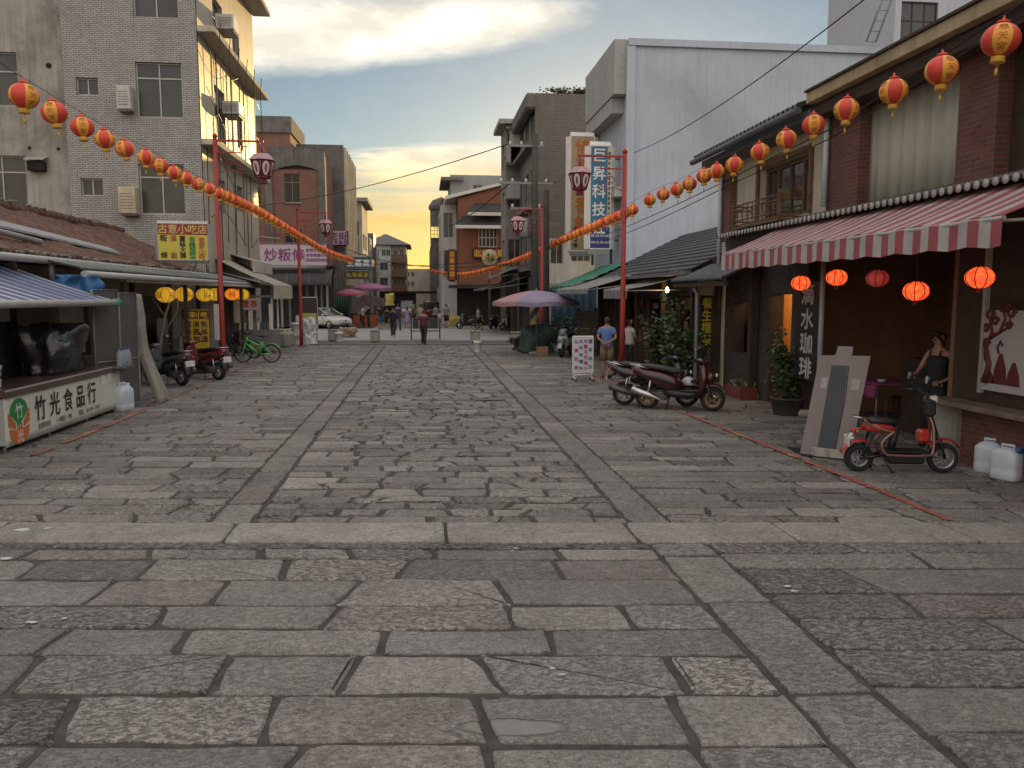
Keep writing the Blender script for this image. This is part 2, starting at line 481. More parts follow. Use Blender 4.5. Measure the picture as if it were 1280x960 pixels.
    h = math_(nt, 'ADD', h, math_(nt, 'MULTIPLY', noise_(nt, P, 9, 6, .6), .55))
    h = math_(nt, 'ADD', h, math_(nt, 'MULTIPLY', noise_(nt, P, 2.4, 4, .6), 1.2))
    h = math_(nt, 'MULTIPLY', h, math_(nt, 'SUBTRACT', 1.0, math_(nt, 'MULTIPLY', hm, .8)))
    h = math_(nt, 'SUBTRACT', h, math_(nt, 'MULTIPLY', hm, .9))
    bump_(nt, p, h, .9, .016)
    return m
M_STONE = stone_mat()
M_GROUT = mat('joint_dirt', (.055, .05, .043), .95, var=.35, scale=9, bump=.5, bscale=50)
M_ASPH = mat('asphalt', (.06, .06, .062), .9, var=.2, scale=2, bump=.3, bscale=90, dirt=.4)
M_CONC = mat('concrete_road', (.30, .29, .275), .85, var=.12, scale=1.5, bump=.2, bscale=60, dirt=.4)

mb = MB(); mb.add([(-700, -300, -.09), (700, -300, -.09), (700, 1400, -.09), (-700, 1400, -.09)], [(0, 1, 2, 3)])
mb.build('ground', M_ASPH, kind='structure', recalc=False)
def yv(x, v): return v-SKEW*x
mb = MB()
mb.add([(-20, yv(-20, -4), -.021), (20, yv(20, -4), -.021), (20, yv(20, 38.2), -.021), (-20, yv(-20, 38.2), -.021)], [(0, 1, 2, 3)])
mb.build('paving_bed', M_GROUT, kind='structure', recalc=False)

def stone(mb, quad, gap, hz, tint, rough=.02):
    """quad: four corners (x, y) anticlockwise"""
    q = [V((a, b, 0)) for a, b in quad]; cen = sum(q, V((0, 0, 0)))/4
    pts = []
    for i in range(4):
        gap_i = gap*rnd.choice((.2, .5, .8, 1.1, 1.8)); a, b = q[i], q[(i+1) % 4]; L = (b-a).length; d = (b-a)/max(L, 1e-5); nrm = V((-d.y, d.x, 0))
        cut = min(L*.2, rnd.choice((.01, .025, .05, .10))); n = max(1, int(L/.15))
        for k in range(n+1):
            t = cut+(L-2*cut)*k/n
            off = gap_i*.5+rnd.uniform(0, rough)+(.006 if k in (0, n) else 0)
            pts.append(a+d*t+nrm*off)
    tx, ty = rnd.gauss(0, .004), rnd.gauss(0, .005)
    def ringz(ins, z):
        out = []
        for p_ in pts:
            dv = (cen-p_); L = dv.length
            p2 = p_+dv*min(.4, ins/max(L, .02))
            out.append((p2.x, p2.y, z+(p2.x-cen.x)*tx+(p2.y-cen.y)*ty))
        return out
    r0 = ringz(0, -.05); r1 = ringz(.002, hz-.013); r2 = ringz(.012, hz-.004); r3 = ringz(.032, hz)
    n = len(pts); vs = r0+r1+r2+r3; fs = []
    for k in range(3):
        for j in range(n): fs.append((k*n+j, k*n+(j+1) % n, (k+1)*n+(j+1) % n, (k+1)*n+j))
    fs.append(tuple(3*n+j for j in range(n)))
    mb.add(vs, fs, 0, False, None, tint)

mb = MB()
def tintf(rough=None):
    pit = rough if rough is not None else (rnd.random()**1.6)
    return (min(1, max(0, rnd.gauss(.5, .24))), pit, rnd.random(), 1)
def row(x0, x1, v0, v1, wmin, wmax, gap, jv=.012, rough=None, dk=False):
    x = x0; sk = rnd.uniform(-.05, .05)
    edges = [x0]
    while True:
        wd = rnd.uniform(wmin, wmax)
        if x+wd > x1-wmin*.6: edges.append(x1); break
        x += wd; edges.append(x)
    sl_ = [0]+[rnd.gauss(0, .035) for _ in edges[1:-1]]+[0]
    for i in range(len(edges)-1):
        a, b = edges[i], edges[i+1]
        va, vb = v0+rnd.uniform(-jv, jv), v1+rnd.uniform(-jv, jv)
        q = [(a-sl_[i], yv(a, va)), (b-sl_[i+1], yv(b, va)), (b+sl_[i+1], yv(b, vb)), (a+sl_[i], yv(a, vb))]
        stone(mb, q, gap, rnd.uniform(-.006, .004), (rnd.uniform(.0, .2), 1, .5, 1) if dk else tintf(rough))
SLI, SLO, SRI, SRO = -1.77, -2.2, 2.08, 2.5      # the two long strips
# forecourt, nearest the camera: big slabs (main lane), rows measured from the photograph
vr = [2.4, 2.95, 3.5, 3.93, 4.45, 4.98, 5.38, 5.82, 6.36, 6.88, 7.17, 7.34]
for a, b in zip(vr[:-1], vr[1:]):
    thinrow = b-a < .25
    row(-9.5, SRI, a, b, .75, 1.35, .022, .018, rough=(1 if thinrow else None), dk=thinrow)
vv = 2.4
while vv < 7.1:
    d = rnd.uniform(.8, 1.5); e = min(vv+d, 7.34)
    stone(mb, [(SRI, yv(SRI, vv)), (SRO+.12, yv(SRO, vv)), (SRO+.12, yv(SRO, e)), (SRI, yv(SRI, e))], .022, rnd.uniform(-.004, .004), tintf(rnd.uniform(0, .4)))
    vv = e
vv = 2.2
while vv < 7.3:
    d = rnd.uniform(.38, .62); e = vv+d
    if e > 7.1: e = 7.34
    row(SRO+.12, 9.5, vv, e, .9, 1.9, .022, .01); vv = e
# the long smooth threshold slabs
for a, b in ((-9.5, -6.2), (-6.2, -4.2), (-4.2, -1.9), (-1.9, .2), (.2, 2.0), (2.0, 3.5), (3.5, 5.2), (5.2, 7.4), (7.4, 9.5)):
    stone(mb, [(a, yv(a, 7.34)), (b, yv(b, 7.34)), (b, yv(b, 8.0)), (a, yv(a, 8.0))], .012, .012, (rnd.uniform(.75, .95), 0, .5, 1), .006)
# long strips
for (a, b) in ((SLO, SLI), (SRI, SRO)):
    vv = 8.0
    while vv < 38:
        e = min(38, vv+rnd.uniform(.55, 1.1))
        stone(mb, [(a, yv(a, vv)), (b, yv(b, vv)), (b, yv(b, e)), (a, yv(a, e))], .016, rnd.uniform(-.002, .004), (min(.75, max(.2, rnd.gauss(.44, .14))), rnd.uniform(.1, .7), rnd.random(), 1))
        vv = e
vv = 8.0
while vv < 38:
    e = vv+rnd.uniform(.24, .37)
    if e > 37.8: e = 38.0
    row(SLI, SRI, vv, e, .32, .85, .028 if vv < 16 else .038, .028); vv = e
for (a, b) in ((-9.5, SLO), (SRO, 9.5)):
    vv = 8.0
    while vv < 38:
        e = vv+rnd.uniform(.26, .42)
        if e > 37.7: e = 38.0
        row(a, b, vv, e, .5, 1.25, .018, .014); vv = e
mb.build('stone_paving', M_STONE, kind='structure', recalc=False)
# paint splashes
mb = MB()
for (px, py, s) in ((985, 735, .09), (992, 741, .07), (690, 838, .05), (702, 846, .05), (644, 687, .05), (640, 690, .04), (25, 664, .2), (8, 700, .12), (40, 780, .08), (80, 775, .05), (60, 662, .1)):
    p = W(px, py, z=.0); a0 = rnd.uniform(0, 6)
    pts = [(p.x+s*rnd.uniform(.25, .6)*math.cos(a0+k*.9), p.y+.6*s*rnd.uniform(.2, .6)*math.sin(a0+k*.9), .014) for k in range(7)]
    mb.prism(pts, (0, 0, 0), (0, 0, .002))
mb.build('paint_splash', mat('old_white_paint', (.5, .49, .47), .8, var=.2, scale=20), kind='structure')
# weeds in the joints
mb = MB()
for (px, py, n) in ((548, 518, 16), (575, 519, 22), (600, 518, 18), (625, 519, 8), (700, 640, 5), (245, 636, 12), (120, 655, 5), (590, 520, 20)):
    p = W(px, py, z=0)
    for k in range(n):
        q = (p.x+rnd.gauss(0, .14), p.y+rnd.gauss(0, .03), -.01)
        mb.leaf(q, (rnd.uniform(-.05, .05), rnd.uniform(-.05, .05), rnd.uniform(.02, .05)), .008)
M_LEAF = mat('leaf_green', (.055, .085, .03), .6, var=.5, scale=12)
M_LEAF2 = mat('leaf_dark', (.035, .06, .025), .6, var=.5, scale=9)
M_LEAF3 = mat('leaf_olive', (.10, .115, .04), .6, var=.45, scale=9)
mb.build('joint_weeds', M_LEAF3, kind='stuff', recalc=False)
# painted lines
def pline(name, pts, wd, mats, worn):
    mb = MB()
    for a, b in zip(pts[:-1], pts[1:]):
        a, b = V(a), V(b); L = (b-a).length; d = (b-a)/L; n = V((-d.y, d.x, 0)); t = 0
        while t < L:
            s = rnd.uniform(.12, .4); e = min(L, t+s)
            if rnd.random() > worn:
                m = 6; up = []; dn = []
                for k in range(m+1):
                    q = a+d*(t+(e-t)*k/m)
                    w1 = wd*.5*(1-(.5 if k in (0, m) else 0))*rnd.uniform(.6, 1.05); w2 = wd*.5*rnd.uniform(.6, 1.05)
                    up.append(q+n*w1); dn.append(q-n*w2)
                mi = 1 if rnd.random() < .07 else 0
                for k in range(m):
                    mb.prism([dn[k], dn[k+1], up[k+1], up[k]], (0, 0, .011), (0, 0, .013), mi)
            t = e
    return mb.build(name, mats, kind='structure')
M_RLINE = mat('red_line_paint', (.32, .085, .06), .8, var=.35, scale=14, dirt=.5)
M_YLINE = mat('yellow_line_paint', (.38, .19, .065), .8, var=.3, scale=14, dirt=.5)
M_OLINE = mat('faded_orange_paint', (.25, .135, .10), .85, var=.35, scale=10, dirt=.6)
pline('painted_line_red', [W(1204, 659, z=0), W(1100, 614, z=0), W(980, 566, z=0), W(850, 515, z=0), W(775, 484, z=0), W(715, 457, z=0)], .105, [M_RLINE, M_YLINE], .04)
pline('painted_line_orange', [W(40, 570, z=0), W(145, 528, z=0), W(240, 486, z=0), W(300, 462, z=0), W(370, 437, z=0)], .16, [M_OLINE, M_YLINE], .25)
# beyond the plaza: kerb, dark gutter strip, pale cross road, street
mb = MB()
for i in range(14):
    a = -10+i*1.45; b = a+1.44
    v0, v1 = 38.02, 38.34
    mb.add([], [])
    poly = [(a, yv(a, v0), 0), (b, yv(b, v0), 0), (b, yv(b, v1), 0), (a, yv(a, v1), 0)]
    mb.prism(poly, (0, 0, -.08), (0, 0, .05+rnd.uniform(-.004, .004)), col if False else 0)
mb.build('kerb_strip', mat('kerb_stone', (.17, .165, .155), .8, var=.2, scale=3, dirt=.4), kind='structure')
def sheet(name, x0, x1, v0, v1, z, m, sk=SKEW):
    mb = MB(); mb.add([(x0, v0-sk*x0, z), (x1, v0-sk*x1, z), (x1, v1-sk*x1, z), (x0, v1-sk*x0, z)], [(0, 1, 2, 3)])
    return mb.build(name, m, kind='structure', recalc=False)
sheet('side_road', -60, 60, 38.35, 42.5, -.03, mat('gutter_asphalt', (.10, .10, .1), .9, var=.2, scale=2, dirt=.3))
sheet('cross_road', -60, 60, 42.5, 58, -.026, M_CONC)
sheet('street', -3.6, 5.5, 58, 140, -.03, mat('old_asphalt', (.17, .165, .16), .9, var=.15, scale=2, dirt=.3), 0)
# ------------------------------------------------------------------ lantern strings
M_LRED = mat('lantern_red', (.66, .06, .035), .55, var=.1, scale=8, local=True)
M_LYEL = mat('lantern_yellow', (.82, .36, .05), .55, var=.1, scale=8, local=True)
M_LCAP = mat('lantern_gold', (.70, .38, .05), .5, var=.15, scale=10, local=True)
M_LTXT = mat('lantern_ink', (.36, .07, .02), .7, var=.05)
M_WIRE = mat('black_cable', (.015, .015, .016), .7)
RL = .165
M_FRED = mat('lantern_far_red', (.72, .10, .03), .6, var=.12, scale=8, local=True); M_FYEL = mat('lantern_far_yellow', (.80, .27, .05), .6, var=.12, scale=8, local=True)
def make_lantern(text=True):
    t = thing('festoon_lantern', 'lantern', 'lantern')
    mb = MB(); n = 36; prof = []
    for i in range(15):
        a = -math.pi/2+math.pi*i/14; a *= .90
        prof.append((RL*math.cos(a), RL*.90*math.sin(a)))
    rings = []
    for (r, h) in prof:
        ring = []
        for j in range(n):
            a = 2*math.pi*j/n
            rr = r*(1-.018*(1-abs(math.sin(a*8))))
            ring.append(V((rr*math.cos(a), rr*math.sin(a), h)))
        rings.append(ring)
    mis = [(1 if (j//6) % 2 == 0 else 0) for j in range(n)]
    mb.ring(rings, 0, True, True, True, mis=mis)
    g = mb.build('globe', [M_LRED, M_LYEL] if text else [M_FRED, M_FYEL], t)
    if text:
        for k in range(3):
            tb = MB(); lon0 = (k*12+3)*2*math.pi/n
            for ci, ch in enumerate('慈天宮'):
                vs, fs = glyph(ch); lat0 = .62-.62*ci
                out = []
                for (x, y) in vs:
                    la = lat0+y*.50; lo = lon0+x*.52/max(.55, math.cos(lat0))
                    out.append((1.008*RL*math.cos(la)*math.cos(lo), 1.008*RL*math.cos(la)*math.sin(lo), 1.012*RL*.90*math.sin(la)))
                tb.add(out, fs)
            tb.build('lettering', M_LTXT, g, recalc=False)
    c = MB(); c.lathe([(.05, RL*.88), (.062, RL*.9), (.05, RL*1.0), (.02, RL*1.03), (.005, RL*1.3)], n=14)
    c.build('top_cap', M_LRED, t)
    c = MB(); c.lathe([(.058, -RL*1.22), (.066, -RL*1.2), (.056, -RL*.98), (.06, -RL*.9)], n=14)
    c.build('bottom_collar', M_LCAP, t)
    c = MB(); c.cyl((0, 0, -RL*1.22), (0, 0, -RL*1.5), .004, n=5); c.lathe([(.012, -RL*1.9), (.014, -RL*1.6), (.005, -RL*1.48)], n=7)
    c.build('tassel', M_LCAP, t)
    return t
LP = make_lantern(True); LPF = make_lantern(False)

def spline(pts, m=12):
    out = []
    for i in range(len(pts)-1):
        p0 = pts[max(0, i-1)]; p1 = pts[i]; p2 = pts[i+1]; p3 = pts[min(len(pts)-1, i+2)]
        for k in range(m):
            t = k/m
            out.append(.5*((2*p1)+(p2-p0)*t+(2*p0-5*p1+4*p2-p3)*t*t+(3*p1-p0-3*p2+p3)*t**3))
    out.append(pts[-1]); return out
RS = [(1251, 50, 7.1), (1177, 88, 8.1), (1117, 114, 9.4), (1058, 137, 10.6), (1017, 156, 11.7), (983, 174, 12.7), (950, 190, 13.7), (918, 206, 14.8), (896, 214, 16), (880, 220, 17), (862, 230, 18), (846, 237, 19), (829, 243, 20), (812, 250, 21), (791, 262, 22.4)]
LS = [(30, 120, 10.3), (68, 141, 11.6), (103, 159, 12.9), (131, 174, 14.1), (156, 186, 15.4), (182, 197, 16.7), (200, 207, 17.8), (218, 216, 18.9), (233, 223, 20), (247, 230, 21.2), (262, 236, 22.4), (275, 242, 23.6)]
RF = [(791, 262, 22.4), (752, 279, 27), (700, 301, 36), (640, 327, 48), (581, 342.5, 61), (538, 338.5, 69)]
LF = [(275, 242, 23.6), (300, 253, 26.5), (330, 268, 30.5), (380, 298, 39), (410, 315, 46), (440, 325, 58)]
ORD = ['nearest', 'second', 'third', 'fourth', 'fifth', 'sixth', 'seventh', 'eighth', 'ninth', 'tenth', 'eleventh', 'twelfth', 'thirteenth', 'fourteenth', 'fifteenth', 'sixteenth']
first = [True, True]
def hang(p, label, group, near, rz):
    pr = LP if near else LPF; k = 0 if near else 1
    if first[k]: o = pr; first[k] = False
    else: o = copy_tree(pr)
    o.location = p; o.rotation_euler = (rnd.gauss(0, .06), rnd.gauss(0, .06), rz)
    o['label'] = label; o['group'] = group
def string(near, far, side, sp):
    P = [W(a, b, y=c) for a, b, c in near]
    Q = spline([W(a, b, y=c) for a, b, c in far], 40)
    grp = 'red and yellow lanterns strung along the %s side' % side
    for i, p in enumerate(P):
        hang(p, '%s red and yellow lantern on the %s string, counted from the near end' % (ORD[i], side), grp, True, rnd.uniform(0, 6.28))
    acc = 0; k = 0
    for a, b in zip(Q[:-1], Q[1:]):
        acc += (b-a).length
        if acc >= sp:
            acc -= sp; k += 1
            hang(b, 'small red and yellow lantern in the crowded far stretch of the %s string' % side, grp, False, rnd.uniform(0, 6.28))
    top = V((0, 0, RL*1.3))
    ext = P[0]+(P[0]-P[1])*1.5
    mbw = MB(); mbw.tube([p+top for p in [ext]+P+Q[1:]], .004, 5)
    mbw.build('festoon_cable', M_WIRE, None, 'thin black cable carrying the %s string of lanterns' % side, 'cable')
string(RS, RF, 'right', .93)
string(LS, LF, 'left', .80)

# ------------------------------------------------------------------ red street lamps
M_POST = mat('post_red', (.30, .022, .02), .45, var=.2, scale=5, local=True)
M_LAMPF = mat('lamp_frame_red', (.19, .03, .045), .5, var=.15, scale=6, local=True)
M_LAMPR = mat('lamp_roof_pink', (.42, .25, .29), .6, var=.15, scale=9, local=True)
M_LAMPG = mat('lamp_panel_white', (.62, .57, .56), .4, var=.06, local=True)
M_LAMPD = mat('lamp_motif', (.16, .09, .10), .6, local=True)
def lamp_post(base, h, arm, dirx, label, sc=1.0):
    t = thing('street_lamp', label, 'street lamp', (0, 0, 0), 'red lantern street lamps')
    mb = MB()
    mb.tube([(0, 0, 0), (0, 0, .9), (0, 0, h)], [.085, .08, .062], 14)
    mb.lathe([(.16, 0), (.16, .04), (.10, .07)], n=14)
    mb.lathe([(.075, h-.02), (.075, h+.02), (.02, h+.09), (.005, h+.11)], n=12)
    mb.build('pole', M_POST, t)
    az_ = h-.13
    mb = MB(); mb.box((arm/2, 0, az_), (arm+.1, .05, .06), b=.008)
    mb.box((arm*.28, 0, az_-.34), (arm*.5, .03, .035), b=.005)
    mb.box((arm*.53, 0, az_-.25), (.03, .03, .22)); mb.box((arm*.62, 0, az_-.155), (.2, .03, .03)); mb.box((arm*.71, 0, az_-.08), (.03, .03, .17))
    mb.build('arm', M_POST, t)
    mb = MB()
    pts = [(arm*.30+.14*math.cos(a)*(1-a/9), 0, az_-.66+.14*math.sin(a)*(1-a/9)) for a in [x*.45 for x in range(15)]]
    mb.tube(pts, .014, 6)
    pts = [(arm*.50+.10*math.cos(a)*(1-a/9), 0, az_-.80+.10*math.sin(a)*(1-a/9)) for a in [x*.45 for x in range(15)]]
    mb.tube(pts, .012, 6)
    mb.tube([(.05, 0, az_-.95), (arm*.25, 0, az_-.84), (arm*.52, 0, az_-.92), (arm*.66, 0, az_-1.0)], .012, 6)
    mb.build('scroll_bracket', M_POST, t)
    L = thing('lamp_x', 'x', 'x'); bpy.data.objects.remove(L)
    x0 = arm; zt = az_-.05
    mb = MB(); mb.cyl((x0, 0, zt), (x0, 0, zt-.36*sc), .038)
    top = zt-.36*sc
    r1, r2 = .37*sc, .22*sc; zb = top-.66*sc; ztp = top-.15*sc
    n = 6
    def hexp(r, z, a0=R(30)): return [V((x0+r*math.cos(a0+2*math.pi*k/n), r*math.sin(a0+2*math.pi*k/n), z)) for k in range(n)]
    A, B = hexp(r1, ztp), hexp(r2, zb)
    for k in range(n):
        mb.tube([A[k], B[k]], .022*sc, 6); mb.tube([A[k], A[(k+1) % n]], .022*sc, 6); mb.tube([B[k], B[(k+1) % n]], .02*sc, 6)
    mb.lathe([(.10*sc, zb-.18*sc), (.13*sc, zb-.15*sc), (.09*sc, zb-.07*sc), (.17*sc, zb)], (x0, 0, 0), 12)
    for k in range(n): mb.ball(A[k]+V((0, 0, -.0)), .035*sc, 8)
    f = mb.build('lamp_frame', M_LAMPF, t)
    mb = MB(); mb.ring([hexp(r1*1.12, ztp), hexp(r1*.72, top+.02), hexp(r1*.45, top+.05)], 0, False)
    mb.build('lamp_roof', M_LAMPR, t)
    mb = MB()
    mb.ring([hexp(r2*.93, zb), hexp(r1*.93, ztp)], 0, False)
    body = mb.build('lamp_body', M_LAMPF, t)
    mb = MB(); mm = MB()
    for k in range(n):
        a, b, c, d = A[k], A[(k+1) % n], B[(k+1) % n], B[k]
        def pt(u, v_, o=.0):
            p = (a.lerp(b, u)).lerp(d.lerp(c, u), v_); q = V((p.x-x0, p.y, 0)); return p+q.normalized()*o
        e = [pt(.5+.33*math.cos(s), .48+.40*math.sin(s), .012*sc) for s in [2*math.pi*i/16 for i in range(16)]]
        nn = (e[4]-e[0]).cross(e[8]-e[0]).normalized()
        mb.prism(e, nn*-.008, nn*.008)
        e = [pt(.5+.10*math.cos(s), .48+.25*math.sin(s), .03*sc) for s in [2*math.pi*i/8 for i in range(8)]]
        mm.prism(e, nn*-.01, nn*.01)
    g = mb.build('lamp_panel', M_LAMPG, t); mm.build('panel_motif', M_LAMPD, g)
    t.location = base; t.rotation_euler = (0, 0, 0 if dirx > 0 else math.pi)
    return t
b = W(280, 464, z=0); lamp_post(b, W(267, 170, y=b.y).z, 1.36, 1, 'tall red lamp post rising between the parked scooters on the left', 1.0)
b = W(377, 433, z=0); lamp_post(b, W(371, 262, y=b.y).z, 1.22, 1, 'red lamp post by the white buckets and the white car', .86)
b = W(777, 470, z=0); lamp_post(b, W(791, 190, y=b.y).z, 1.28, -1, 'red lamp post beside the man in the blue shirt', .86)
b = W(677, 437, z=0); lamp_post(b, W(678, 258, y=b.y).z, 1.05, -1, 'red lamp post standing behind the purple umbrella by the utility poles', .86)
# ------------------------------------------------------------------ building kit
M_GLASS = mat('dark_glass', (.035, .04, .045), .08, var=.3, scale=.6, spec=.8)
M_GLASSB = mat('grey_glass', (.055, .056, .054), .22, var=.4, scale=.7, spec=.5)
M_ALU = mat('aluminium', (.42, .41, .39), .5, metal=.3, var=.12, scale=5)
M_WOOD = mat('brown_wood', (.15, .085, .045), .6, var=.3, scale=6)
M_DWOOD = mat('dark_wood', (.05, .03, .02), .65, var=.3, scale=6)
M_DARK = mat('dark_interior', (.018, .015, .013), .9, var=.3)
M_STEEL = mat('grey_steel', (.22, .22, .22), .5, metal=.5, var=.2, scale=6)
M_WHITE = mat('white_plastic', (.62, .62, .61), .45, var=.08, local=True)
M_BLACK = mat('black_plastic', (.018, .018, .02), .4, var=.2, local=True)
M_PLAST = mat('cream_plaster', (.52, .47, .37), .85, var=.1, scale=2, streak=.5, dirt=.3)
M_CONCW = mat('bare_concrete', (.37, .35, .31), .9, var=.18, scale=1.2, bump=.2, bscale=20, streak=.6, dirt=.7)
M_CONCD = mat('dark_concrete', (.17, .16, .15), .9, var=.2, scale=1.5, streak=.6, dirt=.6)
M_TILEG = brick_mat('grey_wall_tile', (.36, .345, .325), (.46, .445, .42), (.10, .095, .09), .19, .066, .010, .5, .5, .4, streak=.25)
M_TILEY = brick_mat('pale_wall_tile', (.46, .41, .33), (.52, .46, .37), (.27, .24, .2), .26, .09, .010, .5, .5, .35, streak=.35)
M_TILEB = brick_mat('brown_wall_tile', (.145, .13, .118), (.175, .155, .14), (.075, .07, .065), .25, .11, .014, .5, .5, .3, streak=.25)
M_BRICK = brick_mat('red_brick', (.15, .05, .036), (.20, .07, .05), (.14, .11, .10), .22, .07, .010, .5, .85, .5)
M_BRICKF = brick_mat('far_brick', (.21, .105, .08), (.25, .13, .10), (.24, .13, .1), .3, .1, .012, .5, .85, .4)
M_BRICKO = brick_mat('orange_brick', (.25, .10, .06), (.29, .12, .075), (.25, .12, .08), .3, .1, .012, .5, .85, .3)

def wall(mb, O, U, Vv, w, h, holes, depth=.18, mi=0):
    O, U, Vv = V(O), V(U), V(Vv); N = U.cross(Vv)
    us = sorted(set([0, w]+[min(max(a, 0), w) for r in holes for a in (r[0], r[2])]))
    vs = sorted(set([0, h]+[min(max(a, 0), h) for r in holes for a in (r[1], r[3])]))
    P = lambda u, v, d=0: O+U*u+Vv*v-N*d
    for i in range(len(us)-1):
        for j in range(len(vs)-1):
            cu, cv = (us[i]+us[i+1])/2, (vs[j]+vs[j+1])/2
            if any(r[0] < cu < r[2] and r[1] < cv < r[3] for r in holes): continue
            mb.add([P(us[i], vs[j]), P(us[i+1], vs[j]), P(us[i+1], vs[j+1]), P(us[i], vs[j+1])], [(0, 1, 2, 3)], mi)
    for r in holes:
        a, b, c, d = r[:4]
        q = [(a, b), (c, b), (c, d), (a, d)]
        for k in range(4):
            p0, p1 = q[k], q[(k+1) % 4]
            mb.add([P(*p0), P(*p0, depth), P(*p1, depth), P(*p1)], [(0, 1, 2, 3)], mi)

def window(parent, O, U, Vv, r, depth=.18, cols=2, trans=0, mf=None, mg=None, fw=.05, name='window', sill=None):
    O, U, Vv = V(O), V(U), V(Vv); N = U.cross(Vv)
    xf = Matrix(((U.x, Vv.x, N.x, O.x), (U.y, Vv.y, N.y, O.y), (U.z, Vv.z, N.z, O.z), (0, 0, 0, 1)))
    a, b, c, d = r[:4]; mb = MB(); zc = -depth*.75
    def bar(x0, y0, x1, y1, t=.06): mb.box(((x0+x1)/2, (y0+y1)/2, zc), (abs(x1-x0), abs(y1-y0), t), xf=xf)
    bar(a+.002, b+.002, c-.002, b+fw); bar(a+.002, d-fw, c-.002, d-.002); bar(a+.002, b+fw, a+fw, d-fw); bar(c-fw, b+fw, c-.002, d-fw)
    t = d-(d-b)*trans if trans else d-fw
    if trans: bar(a+fw, t-fw/2, c-fw, t+fw/2, .05)
    for k in range(1, cols):
        u = a+(c-a)*k/cols; bar(u-fw*.45, b+fw, u+fw*.45, d-fw, .045)
    f = mb.build(name, mf or M_ALU, parent)
    g = MB(); g.box(((a+c)/2, (b+d)/2, -depth*.8-.01), (c-a-.02, d-b-.02, .012), xf=xf); g.build('pane', mg or M_GLASSB, f)
    if sill:
        s = MB(); s.box(((a+c)/2, b-.05, .05), (c-a+.16, .07, .16), xf=xf); s.build('sill', sill, f)
    return f

def block(name, label, x0, x1, y0, y1, z1, m, front=(), right=(), left=(), cat='building', z0=0, wall_name='wall', mg=None, mf=None, roofm=None, parapet=.5, wdepth=.18, sill=None):
    """front/right/left: windows (u0, z0, u1, z1, cols, transom) seen from outside"""
    t = thing(name, label, cat, ((x0+x1)/2, (y0+y1)/2, z0)); mb = MB()
    h = z1-z0
    faces = [((x0, y0, z0), (1, 0, 0), x1-x0, front), ((x1, y0, z0), (0, 1, 0), y1-y0, right), ((x0, y1, z0), (0, -1, 0), y1-y0, left), ((x1, y1, z0), (-1, 0, 0), x1-x0, ())]
    for O, U, wd, win in faces:
        rs = [(r[0], r[1]-z0, r[2], r[3]-z0) for r in win]
        rs = [(max(.02, a), max(.02, b), min(wd-.02, c), min(h-.02, d)) for a, b, c, d in rs]
        wall(mb, O, U, (0, 0, 1), wd, h, rs, wdepth)
    mb.add([(x0+.15, y0+.15, z1-parapet), (x1-.15, y0+.15, z1-parapet), (x1-.15, y1-.15, z1-parapet), (x0+.15, y1-.15, z1-parapet)], [(0, 1, 2, 3)])
    for (a, b, c, d) in ((x0, y0, x1, y0+.15), (x0, y1-.15, x1, y1), (x0, y0+.15, x0+.15, y1-.15), (x1-.15, y0+.15, x1, y1-.15)):
        mb.add([(a, b, z1), (c, b, z1), (c, d, z1), (a, d, z1)], [(0, 1, 2, 3)])
    mb.add([(x0+.15, y0+.15, z1), (x1-.15, y0+.15, z1), (x1-.15, y1-.15, z1), (x0+.15, y1-.15, z1)]+[(x0+.15, y0+.15, z1-parapet), (x1-.15, y0+.15, z1-parapet), (x1-.15, y1-.15, z1-parapet), (x0+.15, y1-.15, z1-parapet)], [(0, 1, 5, 4), (1, 2, 6, 5), (2, 3, 7, 6), (3, 0, 4, 7)])
    mb.build(wall_name, m, t, recalc=False)
    for O, U, wd, win in faces:
        for r in win:
            rr = (max(.02, r[0]), max(.02, r[1]-z0), min(wd-.02, r[2]), min(h-.02, r[3]-z0))
            window(t, O, U, (0, 0, 1), rr, wdepth, r[4] if len(r) > 4 else 2, r[5] if len(r) > 5 else 0, mf, mg, sill=sill)
    return t
def RY(x0, y, *rects):
    """photo rectangles -> window rectangles on a front face at depth y starting at x0"""
    out = []
    for r in rects:
        a = W(r[0], (r[1]+r[3])/2, y=y); c = W(r[2], (r[1]+r[3])/2, y=y); t = W((r[0]+r[2])/2, r[1], y=y); b = W((r[0]+r[2])/2, r[3], y=y)
        out.append((a.x-x0, b.z, c.x-x0, t.z)+tuple(r[4:]))
    return out
def RX(y0, x, *rects):
    """photo rectangles (left px, right px, top and bottom at the left edge) -> rectangles on a face x=const"""
    out = []
    for r in rects:
        t = W(r[0], r[1], x=x); b = W(r[0], r[2], x=x); e = W(r[3], r[1], x=x)
        out.append((t.y-y0, b.z, e.y-y0, t.z)+tuple(r[4:]))
    return out
def corr(mb, O, U, D, lu, ld, per=.09, amp=.015, rows=2, mi=0, jit=0, seg=6, t=-.012):
    """corrugated sheet: ridges run along D, repeat along U"""
    O, U, D = V(O), V(U).normalized(), V(D).normalized(); N = U.cross(D)
    if N.z < 0: N = -N
    nu = max(2, int(lu/per*seg))
    def fn(a, b):
        return O+U*(lu*a)+D*(ld*b)+N*(amp*math.cos(a*lu/per*2*math.pi)+(noise.noise(V((a*lu*1.1, b*ld*1.3, 3)))*jit if jit else 0))
    mb.slab(fn, nu, rows, N*t, mi)
def sheetb(mb, poly, t, mi=0):
    mb.prism(poly, (0, 0, 0), t, mi)
